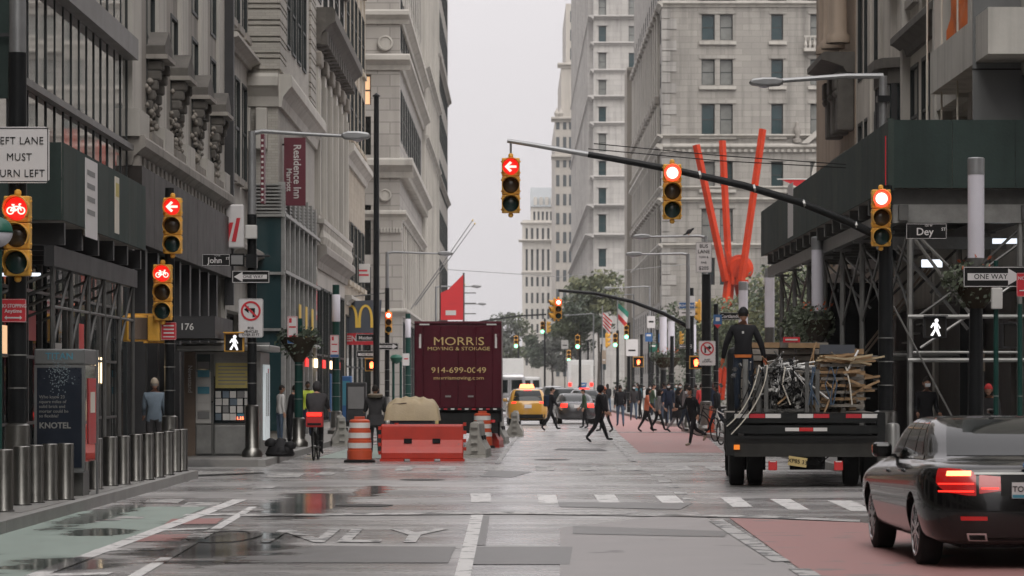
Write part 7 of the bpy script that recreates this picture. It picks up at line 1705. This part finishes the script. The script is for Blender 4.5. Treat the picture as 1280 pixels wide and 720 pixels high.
# ================================================================ PEOPLE
def person_mesh(ps, mats, h=1.74):
    """one continuous figure; local frame: +y is the way they face. mats: jacket, trousers, skin, shoe, hair"""
    g = lambda k, v=0.0: ps.get(k, v)
    lean = R(g('lean', 3)); bulk = g('bulk', 1.0); hipz = .93; hip = Vector((0, 0, hipz))
    def up(z, y=0, x=0):     # torso point turned by the lean about the hip
        dz = z - hipz; return Vector((x, y + math.sin(lean) * dz + math.cos(lean) * 0, hipz + math.cos(lean) * dz))
    V = []; Rr = []; E = []; tagE = []
    def add(p, rx, ry=None): V.append(p); Rr.append((rx, ry or rx)); return len(V) - 1
    def edge(a, b, m): E.append((a, b)); tagE.append(m)
    pel = add(Vector((0, 0, hipz + .02)), .135 * bulk, .115 * bulk); sp = add(up(1.10), .13 * bulk, .11 * bulk); ch = add(up(1.30), .155 * bulk, .125 * bulk); nb = add(up(1.455, .0), .07, .065); nk = add(up(1.52, .01), .052)
    edge(pel, sp, 0); edge(sp, ch, 0); edge(ch, nb, 0); edge(nb, nk, 2)
    feet = []
    for sd, th, kn in ((-1, g('lt'), g('lk')), (1, g('rt'), g('rk'))):
        a = R(th); b = a - R(kn)
        hp = Vector((sd * .095, 0, hipz - .04)); k_ = hp + Vector((sd * .01, math.sin(a) * .43, -math.cos(a) * .43)); an = k_ + Vector((0, math.sin(b) * .41, -math.cos(b) * .41))
        f = b * .8; toe = an + Vector((sd * .02, math.cos(f) * .17, math.sin(f) * .17 - .045)); heel = an + Vector((0, -.03, -.035))
        i0 = add(hp, .092 * g('legs', 1), .095 * g('legs', 1)); im = add(hp.lerp(k_, .5), .08 * g('legs', 1)); i1 = add(k_, .06 * g('legs', 1)); ic = add(k_.lerp(an, .35), .058 * g('legs', 1)); i2 = add(an, .043); i3 = add(toe, .036, .026)
        edge(pel, i0, 1); edge(i0, im, 1); edge(im, i1, 1); edge(i1, ic, 1); edge(ic, i2, 1); edge(i2, i3, 3)
        feet.append(min(an.z - .05, toe.z - .03))
    hands = []
    for sd, sh, el, ab in ((-1, g('la'), g('le', 15), g('lab', 6)), (1, g('ra'), g('re', 15), g('rab', 6))):
        a = R(sh); b = a + R(el); o = R(ab)
        s0 = up(1.40, 0, sd * .175 * (1 + (bulk - 1) * .5)); e_ = s0 + Vector((sd * math.sin(o) * .28, math.sin(a) * .28, -math.cos(a) * .28)); w_ = e_ + Vector((sd * math.sin(o) * .12, math.sin(b) * .25, -math.cos(b) * .25))
        i0 = add(s0, .068 * bulk); i1 = add(e_, .05 * bulk); i2 = add(w_, .036 * bulk)
        edge(ch, i0, 0); edge(i0, i1, 0); edge(i1, i2, 0)
        hands.append((w_, (w_ - e_).normalized(), sd))
    me = bpy.data.meshes.new('sk'); me.from_pydata([tuple(v) for v in V], E, []); o = bpy.data.objects.new('sk', me)
    md = o.modifiers.new('s', 'SKIN'); md.use_smooth_shade = True
    for i, d_ in enumerate(me.skin_vertices[0].data): d_.radius = Rr[i]; d_.use_root = (i == 0)
    o.modifiers.new('u', 'SUBSURF').levels = 1
    b = evaluated_mesh(o)
    zmin = min(feet)
    mb = MB(); mb.v = [tuple(v.co) for v in b.vertices]; mb.f = [tuple(p.vertices) for p in b.polygons]; mb.m = []
    hem = g('hem', .86)
    for p in b.polygons:
        c = p.center; best, bm = 9, 0
        for (i, j), m in zip(E, tagE):
            A, B_ = V[i], V[j]; ab = B_ - A; t = max(0, min(1, (c - A).dot(ab) / max(ab.length_squared, 1e-6))); q = (c - A - ab * t).length
            if q < best: best, bm = q, m
        if bm == 1 and c.z > hem: bm = 0
        mb.m.append(bm)
    # head with brow, nose, chin and ears, joined to the neck
    hc = up(1.635, .03); tilt = R(g('nod', 0)); turn = R(g('turn', 0)); M_ = Matrix.Translation(hc) @ Matrix.Rotation(turn, 4, 'Z') @ Matrix.Rotation(-tilt, 4, 'X')
    def head(mat_i, sx, sy, sz, zlo, zhi, back=0, ylim=None, off=0):
        n, m = 16, 11; vs_ = []; fs = []
        for i in range(m + 1):
            ph = -math.pi / 2 + math.pi * i / m
            for j in range(n):
                th = 2 * math.pi * j / n; x, y, z = math.cos(ph) * math.cos(th), math.cos(ph) * math.sin(th), math.sin(ph)
                jaw = 1 - .30 * max(0, -z) ** 1.2; X, Y, Z = x * sx * jaw, y * sy * (1 - .12 * max(0, -z) * (1 if y < 0 else .2)), z * sz
                if y > .85 and -.35 < z < .15: Y += .018 * (1 if abs(x) < .3 else 0)
                vs_.append((X, Y + back, Z + off))
        for i in range(m):
            if not (zlo <= i < zhi): continue
            for j in range(n): j2 = (j + 1) % n; fs.append((i * n + j, i * n + j2, (i + 1) * n + j2, (i + 1) * n + j))
        mb.mi = mat_i; mb.xf(M_).add(vs_, fs)
    head(2, .076, .098, .118, 0, 11)
    for sd in (-1, 1): mb.mi = 2; mb.xf(M_ @ Matrix.Translation((sd * .077, -.005, -.01)) @ Matrix.Diagonal((.35, .7, 1, 1))).lathe([(.01, -.035), (.026, -.015), (.03, .01), (.015, .033)], 7)
    mb.mi = 2; mb.xf(M_).add([(0, .115, -.025), (-.014, .09, -.03), (.014, .09, -.03), (0, .092, .02)], [(0, 1, 3), (0, 3, 2), (0, 2, 1)])
    for sd in (-1, 1): mb.mi = 4; mb.xf(M_).add([(sd * .018, .0945, .012), (sd * .042, .0855, .012), (sd * .042, .086, .022), (sd * .018, .0955, .022)], [(0, 1, 2, 3)])
    mb.mi = 3; mb.xf(M_).add([(-.022, .0915, -.058), (.022, .0915, -.058), (.022, .092, -.052), (-.022, .092, -.052)], [(0, 1, 2, 3)])
    # hands: palm, four fingers of unequal length, thumb
    for w_, dv, sd in hands:
        x = dv.cross(Vector((0, 1, 0))).normalized() if abs(dv.y) < .9 else Vector((1, 0, 0)); fw = x.cross(dv).normalized()
        Q = Matrix(((fw.x, x.x, dv.x, w_.x), (fw.y, x.y, dv.y, w_.y), (fw.z, x.z, dv.z, w_.z), (0, 0, 0, 1)))
        mb.mi = g('glove', 2); mb.xf(Q); mb.cyl((0, 0, -.03), (0, 0, .05), .026, .036, 8); mb.box(-.038, .038, -.014, .014, .03, .095)
        for k, l_ in enumerate((.062, .075, .07, .055)):
            u = -.029 + k * .0195; mb.cyl((u, 0, .09), (u, .006 * sd, .09 + l_ * .55), .009, .0085, 6); mb.cyl((u, .006 * sd, .09 + l_ * .55), (u, .028 * sd, .09 + l_), .0085, .006, 6)
        mb.cyl((.036, 0, .045), (.058, .008 * sd, .075), .011, .0095, 6); mb.cyl((.058, .008 * sd, .075), (.06, .018 * sd, .10), .0095, .007, 6)
    k = h / 1.74
    mb.v = [(a * k, b_ * k, (c - zmin) * k) for a, b_, c in mb.v]
    return mb, M_, zmin, k, up
PM = {}
def person(label, px, feet_py, heading, ps, mats, h=1.74, z=0.0, hair='short', bag=None, coat=None, hat=None, mask=False, d=None, group=None):
    """heading in degrees: 0 walks away from the viewer, 180 towards the viewer, 90 to the left"""
    if d is None: d = GD(feet_py, z)
    jm, tm_, sm, sh, hm = mats
    t = thing('person', label, 'person', (PX(px, d), d, z), R(heading), group)
    mb, M_, zmin, k, up = person_mesh(ps, mats, h)
    hd = mats[2] if ps.get('glove') is None else ps['glove_mat']
    mm = [jm, tm_, sm, sh, hm]
    if ps.get('glove') is not None: mm.append(hd)
    mb.build('body', mm, t, smooth=75)
    T = Matrix.Diagonal((k, k, k, 1)) @ Matrix.Translation((0, 0, -zmin)) @ M_
    def cap(nm, mat, sx, sy, sz, lo, y0=0, z0=0, back=-1.0, front=.35):
        n, m = 16, 9; vs_ = []; fs = []
        for i in range(m + 1):
            for j in range(n):
                th = 2 * math.pi * j / n; y = math.sin(th); l_ = lo + (front - lo) * max(0, (y + .25) / 1.25) if y > -.25 else lo
                ph = math.asin(max(-1, min(1, l_))) + (math.pi / 2 - math.asin(max(-1, min(1, l_)))) * i / m
                vs_.append((math.cos(ph) * math.cos(th) * sx, math.cos(ph) * y * sy + y0, math.sin(ph) * sz + z0))
        for i in range(m):
            for j in range(n): j2 = (j + 1) % n; fs.append((i * n + j, i * n + j2, (i + 1) * n + j2, (i + 1) * n + j))
        return MB().xf(T).add(vs_, fs).build(nm, mat, t, smooth=70)
    if hair == 'short': cap('hair', hm, .082, .104, .124, -.35)
    elif hair == 'long': cap('hair', hm, .09, .108, .126, -.5); MB().xf(T).lathe([(.03, -.26), (.07, -.2), (.085, -.08), (.08, .02)], 12, (0, -.035, 0)).build('long_hair', hm, t, smooth=60)
    elif hair == 'hood': cap('hood', jm, .108, .125, .135, -.95, y0=-.012, front=.1); 
    if hat: cap('hat', hat, .09, .112, .135, .05, front=.12)
    if mask: MB().xf(T).poly([(-.05, -.085), (.05, -.085), (.062, -.01), (-.062, -.01)], .092, .112).build('face_mask', 'mask', t, bevel=.01)
    B0 = Matrix.Diagonal((k, k, k, 1)) @ Matrix.Translation((0, 0, -zmin))
    if coat:      # long coat skirt
        n = 16; vs_ = []; fs = []; bl = ps.get('bulk', 1)
        for i, (z_, r0, r1) in enumerate(((1.0, .155, .13), (.85, .18, .155), (.7, .20, .18), (coat, .215, .2))):
            for j in range(n): a = 2 * math.pi * j / n; vs_.append((math.cos(a) * r0 * bl, math.sin(a) * r1 * bl * 1.1, z_))
        for i in range(3):
            for j in range(n): j2 = (j + 1) % n; fs.append((i * n + j2, i * n + j, (i + 1) * n + j, (i + 1) * n + j2))
        MB().xf(B0).add(vs_, fs).build('coat_skirt', jm, t, smooth=60)
    if bag:
        p = up(1.22, -.19 * ps.get('bulk', 1)); MB().xf(B0 @ Matrix.Translation(p)).box(-.15, .15, -.09, .08, -.24, .22).build('backpack', bag, t, bevel=.06)
        for sd in (-1, 1): MB().xf(B0).tube([up(1.44, -.1, sd * .1), up(1.46, .03, sd * .11), up(1.3, .14, sd * .11), up(1.1, .1, sd * .13)], .018, 6).build('strap', bag, t)
    return t, B0, up
ST = dict(la=4, ra=-4, le=12, re=12)
def walk(p=1.0, **k):
    q = dict(lt=22 * p, lk=5, rt=-17 * p, rk=18 * p, la=-12 * p, ra=14 * p, le=22, re=30, lean=4); q.update(k); return q
def mirror(q):
    r = dict(q)
    for a, b in (('lt', 'rt'), ('lk', 'rk'), ('la', 'ra'), ('le', 're')): r[a], r[b] = q.get(b, 0), q.get(a, 0)
    return r
BK = ('c_black', 'c_black', 'skin', 'black', 'hair_dk')
# worker standing on the truck bed, seen from behind
ps = dict(la=2, ra=-6, le=14, re=20, lab=24, rab=26, lt=-2, rt=4, lk=0, rk=2, lean=6, bulk=1.08, glove=5, glove_mat='c_orange', hem=.90, nod=10)
t, B0, up = person('worker in black jacket with orange hem and gloves standing on the flatbed', 929, 508, -6, ps, ('c_black', 'c_jeans_dk', 'skin', 'black', 'hair_dk'), 1.80, PZ(517, 52), hat='c_black', d=52.9)
m = MB().xf(B0); vs_ = []; fs = []; n = 18
for z_, q in ((.905, .158), (.955, .16)):
    for j in range(n): a = 2 * math.pi * j / n; vs_.append((math.cos(a) * q, math.sin(a) * q * .9, z_))
for j in range(n): j2 = (j + 1) % n; fs.append((j, j2, n + j2, n + j))
m.add(vs_, fs).build('orange_hem', 'c_orange_trim', t); MB().xf(B0).cbox(tuple(up(1.33, -.155)), .035, .01, .04).build('logo_patch', 'off_white', t)
# crossing the road
person('person in black hoodie striding right across the avenue', 748, 553.5, -80, walk(1.1, bulk=1.15, legs=1.12, nod=-8, ra=8, la=10, le=30, re=35), BK, 1.78, hair='hood')
person('person with navy backpack hurrying right past the taxi', 688, 539, -70, walk(1.15), ('c_black', 'c_black', 'skin', 'black', 'hair_dk'), 1.72, bag='c_navy')
person('small walker in dark green jacket behind the hooded person', 731, 536, 95, walk(.4), ('c_green', 'c_black', 'skin', 'black', 'hair_dk'), 1.6)
person('person in orange knit hat half hidden behind the hooded walker', 757, 541, 70, walk(.7), ('c_black', 'c_black', 'skin', 'black', 'hair_dk'), 1.7, hat='c_orange')
person('person in dark jacket and blue jeans walking away', 775.5, 533.5, 6, walk(.5, bulk=1.15), ('c_black', 'c_denim', 'skin', 'black', 'hair_dk'), 1.76)
person('woman in rust-orange jacket and black leggings crossing right', 808, 540.5, -95, walk(.9), ('c_orange', 'c_black', 'skin', 'black', 'hair_dk'), 1.66, hair='long')
person('woman in grey sweater crossing beside the orange jacket', 823, 540, -92, mirror(walk(.9)), ('c_grey', 'c_black', 'skin', 'black', 'hair_dk'), 1.62, hair='long')
person('person in long black coat with grey trousers crossing', 846, 541, -88, walk(1.1), ('c_black', 'c_grey', 'skin', 'black', 'hair_dk'), 1.70, coat=.58, hair='long')
person('masked person in black mid-stride nearest the flatbed truck', 866, 557, 120, dict(lt=14, lk=4, rt=-24, rk=42, la=-30, ra=20, le=40, re=60, lean=8, bulk=1.08), ('c_black', 'c_black', 'skin', 'c_tan', 'hair_dk'), 1.74, mask=True)
# crowd on the right sidewalk
crowd = [(888, 108, -4, 'c_navy', 'c_jeans_dk', 'dark blue coat right of the black pole', .9, None), (897, 104, 60, 'c_black', 'c_jeans_dk', 'black jacket by the parked bicycle', 1.1, None), (850, 125, 180, 'c_charcoal', 'c_black', 'charcoal jacket facing the viewer in the crowd', .3, None), (831, 130, 20, 'c_navy', 'c_denim', 'navy jacket and light jeans seen from behind', .2, 'c_navy'), (800, 150, 100, 'c_black', 'c_black', 'black clothes waiting at the kerb', .3, None), (797, 175, 170, 'c_teal', 'c_denim', 'teal top far in the crowd', .4, None), (812, 165, 185, 'c_charcoal', 'c_jeans_dk', 'dark clothes and pale face in the crowd', .3, None), (820, 190, 10, 'c_white', 'c_denim', 'white top far in the crowd', .3, None), (838, 150, 190, 'c_grey', 'c_black', 'grey hoodie in the middle of the crowd', .4, None), (870, 140, 5, 'c_charcoal', 'c_black', 'charcoal coat beside the signal pole', .4, None), (862, 160, 190, 'c_tan', 'c_denim', 'tan jacket deep in the crowd', .4, None), (784, 200, 20, 'c_black', 'c_jeans_dk', 'black jacket far down the kerb', .5, None), (770, 230, 15, 'c_charcoal', 'c_black', 'dark coat farthest down the kerb', .4, None)]
crowd += [(792, 142, 185, 'c_charcoal', 'c_denim', 'charcoal top and jeans stepping off the kerb', .7, None), (815, 138, -85, 'c_green', 'c_black', 'olive jacket walking behind the grey sweater', .9, None), (836, 122, 175, 'c_navy', 'c_jeans_dk', 'navy coat and pale mask near the crossing', .5, None), (856, 112, -80, 'c_grey', 'c_jeans_dk', 'mid grey jacket half hidden by the masked walker', .8, None), (877, 128, 10, 'c_red', 'c_black', 'dull red jacket behind the black pole', .4, None), (805, 205, 175, 'c_white', 'c_charcoal', 'pale shirt deep behind the crowd', .3, None), (826, 210, 5, 'c_charcoal', 'c_charcoal', 'grey suit deep behind the crowd', .4, None), (845, 200, 185, 'c_teal', 'c_jeans_dk', 'teal coat deep behind the crowd', .3, None), (760, 180, 20, 'c_black', 'c_denim', 'short dark jacket beside the far cars', .5, None)]
for px, d_, hd, a, b, nm, w_, bg_ in crowd:
    person('pedestrian with ' + nm, px, 0, hd, walk(w_), (a, b, 'skin' if int(px) % 3 else 'skin_dk', 'black', 'hair_dk'), 1.62 + (px % 7) * .025, .15, d=d_, bag=bg_, hair='long' if int(px) % 4 == 0 else 'short', mask=hd > 150, group='pedestrians in the crowd on the right sidewalk')
# left side
person('man in pale blue sweatshirt and cap standing under the left shed', 193, 0, 5, dict(ST, le=50, re=50, bulk=1.12), ('c_blue', 'c_charcoal', 'skin', 'black', 'hair_gr'), 1.72, .15, d=63, hat='c_tan')
person('person with orange scarf and grey bag behind the phone booth', 141, 0, 10, dict(ST, bulk=1.05), ('c_charcoal', 'c_black', 'skin_dk', 'black', 'hair_dk'), 1.74, .15, d=64, bag='c_grey')
person('person in dark coat at the left edge behind the phone booth', 38, 0, 30, dict(ST, bulk=1.1), BK, 1.7, .15, d=56)
person('man in grey puffer coat with fur hood beside the covered cart', 469, 0, 5, dict(ST, bulk=1.3, legs=1.1, la=20, ra=20, le=60, re=60), ('c_charcoal', 'c_charcoal', 'skin', 'black', 'hair_dk'), 1.74, 0, d=77, coat=.74)
p_ = bpy.data.objects['person.%03d' % (len([o for o in bpy.data.objects if o.name.startswith('person')]) - 1)]
MB().lathe([(.13, 1.45), (.19, 1.48), (.2, 1.53), (.14, 1.56)], 16, (0, -.02, 0)).build('fur_collar', 'fur', p_, smooth=60)
person('traffic worker in yellow-green vest by the leafy basket post', 384, 0, 200, dict(ST), ('c_hivis', 'c_navy', 'skin_dk', 'black', 'hair_dk'), 1.72, .15, d=96)
person('dark figure leaning left of the leafy basket post', 362, 0, -70, dict(ST, lean=12, le=70), BK, 1.62, .15, d=84)
person('pale-jacketed person behind the newsstand corner', 350, 0, -60, dict(ST), ('c_white', 'c_denim', 'skin', 'black', 'hair_dk'), 1.6, .15, d=88)
person('masked worker with dark jacket under the green shed', 1157, 0, 185, dict(ST, le=60, re=70, lean=5), BK, 1.74, .15, d=60.8, mask=True)
person('person in red knit hat behind the black sedan', 1237, 0, 160, dict(ST, lean=8, bulk=1.1), ('c_charcoal', 'c_black', 'skin', 'black', 'hair_dk'), 1.6, .15, d=58.2, hat='c_red')
# ---- cyclist with red delivery bag
def bicycle(name, label, x, y, rz, fm='black_paint', z=0.0, tilt=0.0):
    t = thing(name, label, 'bicycle', (x, y, z), rz)
    for q in (-.52, .52):
        w = link('wheel', None, t, (0, q, .34)); m = MB().xf(Matrix.Rotation(R(90), 4, 'Y')); n = 24; pr = [(.34 + .02 * math.cos(a), .02 * math.sin(a)) for a in [2 * math.pi * i / 8 for i in range(9)]]
        m.lathe(pr, n); m.f = m.f[:-2]; m.build('tyre', 'rubber', w, smooth=60); m = MB()
        for i in range(14): a = 2 * math.pi * i / 14; m.cyl((0, 0, 0), (0, .32 * math.cos(a), .32 * math.sin(a)), .0025, n=4)
        m.cyl((-.05, 0, 0), (.05, 0, 0), .02, n=8).build('spokes', 'galv', w)
    m = MB()
    for a, b in (((0, -.08, .3), (0, -.2, .85)), ((0, -.08, .3), (0, .4, .82)), ((0, -.17, .76), (0, .37, .88)), ((0, -.08, .3), (0, -.52, .34)), ((0, -.52, .34), (0, -.17, .76)), ((0, .36, .95), (0, .42, .75)), ((0, .42, .75), (0, .52, .34))): m.cyl(a, b, .018, n=7)
    m.build('frame', fm, t); MB().tube([(-.27, .25, 1.0), (-.2, .36, 1.0), (0, .37, .98), (.2, .36, 1.0), (.27, .25, 1.0)], .014, 6).build('handlebar', 'black_paint', t)
    MB().poly([(-.07, .86), (.07, .86), (.03, .92), (-.03, .92)], -.34, -.08).build('saddle', 'black', t, bevel=.02); MB().cyl((-.12, -.08, .3), (.12, -.08, .3), .02, n=7).box(-.2, -.12, -.13, -.03, .12, .14).box(.12, .2, -.13, -.03, .44, .46).build('pedals', 'galv_dk', t)
    return t
d = 72.0
bicycle('bicycle', 'dark bicycle ridden away down the green bike lane', PX(395, d), d, R(-2))
t, B0, up = person('cyclist in dark jacket riding away on the bike lane', 395, 0, -2, dict(lt=62, lk=70, rt=30, rk=40, la=48, ra=48, le=18, re=18, lean=18, bulk=1.22), ('c_charcoal', 'c_black', 'skin', 'black', 'hair_dk'), 1.76, .13, hair='hood', d=d - .12)
t = thing('delivery_bag', 'red lit delivery bag on the back of the bicycle', 'bag', (PX(395, d), d - .52, .78)); MB().box(-.20, .20, -.12, .2, 0, .36).build('box', 'c_red', t, bevel=.03); MB().box(-.17, .17, -.135, -.121, .26, .34).build('reflector', 'tail_on', t); MB().box(-.16, .16, -.135, -.121, .05, .10).build('strap', 'black', t); MB().box(-.02, .02, -.06, .06, -.1, .0).build('rack', 'galv_dk', t)
for i, (px, d_, rz, mt, nm) in enumerate(((903, 88, 20, 'off_white', 'white bicycle parked by the flatbed truck'), (910, 84, -25, 'galv', 'second bicycle leaning near the flatbed truck'), (893, 99, 70, 'black_paint', 'dark bicycle behind the cone'))): bicycle('bicycle', nm, PX(px, d_), d_, R(rz), mt, .15)

# ================================================================ TREES AND PLANTS
def tree(label, x, y, h, crown_z, crown, n, leaf, seed, mats=('leaf_a',), name='street_tree', clumps=26, trunk_r=.22):
    rnd = random.Random(seed); t = thing(name, label, 'tree', (x, y, 0))
    m = MB(); top = crown_z + crown[2] * .5
    m.tube([(0, 0, 0), (.1, .05, crown_z * .4), (-.05, .1, crown_z * .8), (.05, 0, top)], trunk_r, 9, trunk_r * .25)
    cl = []
    for i in range(clumps):
        while True:
            v = Vector((rnd.uniform(-1, 1), rnd.uniform(-1, 1), rnd.uniform(-1, 1)))
            if v.length < 1: break
        c = Vector((v.x * crown[0], v.y * crown[1], crown_z + v.z * crown[2])); cl.append(c)
        b0 = Vector((0, 0, crown_z - crown[2] * .7 + rnd.random() * crown[2] * .9)); m.tube([b0, b0.lerp(c, .5) + Vector((0, 0, rnd.uniform(0, .5))), c], trunk_r * .32, 5, .02)
    m.build('trunk', 'bark', t, smooth=60)
    for k, mt in enumerate(mats):
        m = MB()
        for i, c in enumerate(cl):
            if i % len(mats) != k: continue
            r_ = min(crown) * rnd.uniform(.28, .5); leaves(m, n // clumps, c, (r_ * 1.25, r_ * 1.25, r_ * .8), leaf, rnd, shell_=.15)
        o = m.build('crown', mt, t); o['kind'] = 'stuff'
    return t
tree('leafy green churchyard tree beside the white tower', PX(748, 380), 380, 16, PZ(368, 380), (3.7, 3.6, 3.0), 5200, .26, 1, ('leaf_a', 'leaf_b'), clumps=42)
tree('lower dark tree below the leafy churchyard tree', PX(722, 360), 360, 12, PZ(405, 360), (3.4, 3, 3.2), 4200, .24, 2, ('leaf_c', 'leaf_a'), clumps=30)
tree('grey-green far tree rising behind the maroon truck', PX(634, 470), 470, 14, PZ(425, 470), (3.0, 3, 4.2), 3600, .26, 3, ('leaf_g', 'leaf_a'), clumps=32)
tree('dark tree over the far crossing traffic', PX(690, 520), 520, 14, PZ(440, 520), (5, 3, 4), 3600, .3, 4, ('leaf_c', 'leaf_g'), clumps=30)
for i, (px, d_, py, c) in enumerate(((893, 225, 418, (2.8, 3, 2.2)), (945, 215, 412, (3.0, 3, 2.4)), (985, 205, 382, (3.0, 3, 2.8)), (1040, 200, 372, (3.4, 3, 3.2)), (918, 240, 425, (4, 3, 2.0)), (865, 245, 420, (2.6, 2.5, 2.4)))):
    tree('%s honey locust tree in the little park behind the red sculpture' % ['leftmost tall', 'second', 'third', 'rightmost', 'lowest', 'smallest'][i], PX(px, d_), d_, 9, PZ(py, d_), c, 4200, .17, 10 + i, ('leaf_a', 'leaf_d') if i % 2 else ('leaf_c', 'leaf_b'), clumps=34, trunk_r=.16)
rnd = random.Random(31)
m = MB()
for i in range(34): leaves(m, 110, (rnd.uniform(9, 30), 262 + rnd.uniform(-4, 4), rnd.uniform(.6, 3.2)), (1.1, 1.1, .9), .16, rnd, shell_=.1)
tag(m.build('hedge', 'leaf_c'), 'dense dark green shrubs along the park edge behind the crowd', 'shrubs', kind='stuff')
t = thing('planter_bush', 'round grey-green bush in a planter under the end of the green shed', 'bush', (PX(1010, 76), 76, .15))
MB().lathe([(.45, 0), (.55, .5), (.6, 1.5), (.55, 1.5)], 14).build('planter', 'dark_metal', t, smooth=40)
m = MB(); leaves(m, 1300, (0, 0, PZ(407, 76) - .15), (.68, .68, .55), .055, rnd, shell_=.1); o = m.build('foliage', 'leaf_d', t); o['kind'] = 'stuff'
m = MB(); m.tube([(0, 0, 1.4), (.05, 0, PZ(407, 76) - .15)], .04, 6).build('stem', 'bark', t)
# pigeon on the street light arm
t = thing('pigeon', 'small dark pigeon perched on the upper pale street light', 'bird', (PX(861, 112), 112, PZ(294.5, 112)))
m = MB().xf(Matrix.Translation((0, 0, .14)) @ Matrix.Rotation(R(55), 4, 'Y')); m.lathe([(.01, -.16), (.04, -.1), (.085, 0), (.07, .08), (.04, .13), (.045, .17), (.03, .21), (.008, .24)], 10); m.box(-.03, .03, -.03, .03, -.26, -.12); m.build('body', 'c_charcoal', t, smooth=60)
MB().cyl((0, -.03, 0), (0, -.02, .09), .008, n=5).cyl((0, .03, 0), (0, .02, .09), .008, n=5).build('legs', 'c_orange', t)
bpy.data.scenes.remove(tmp)
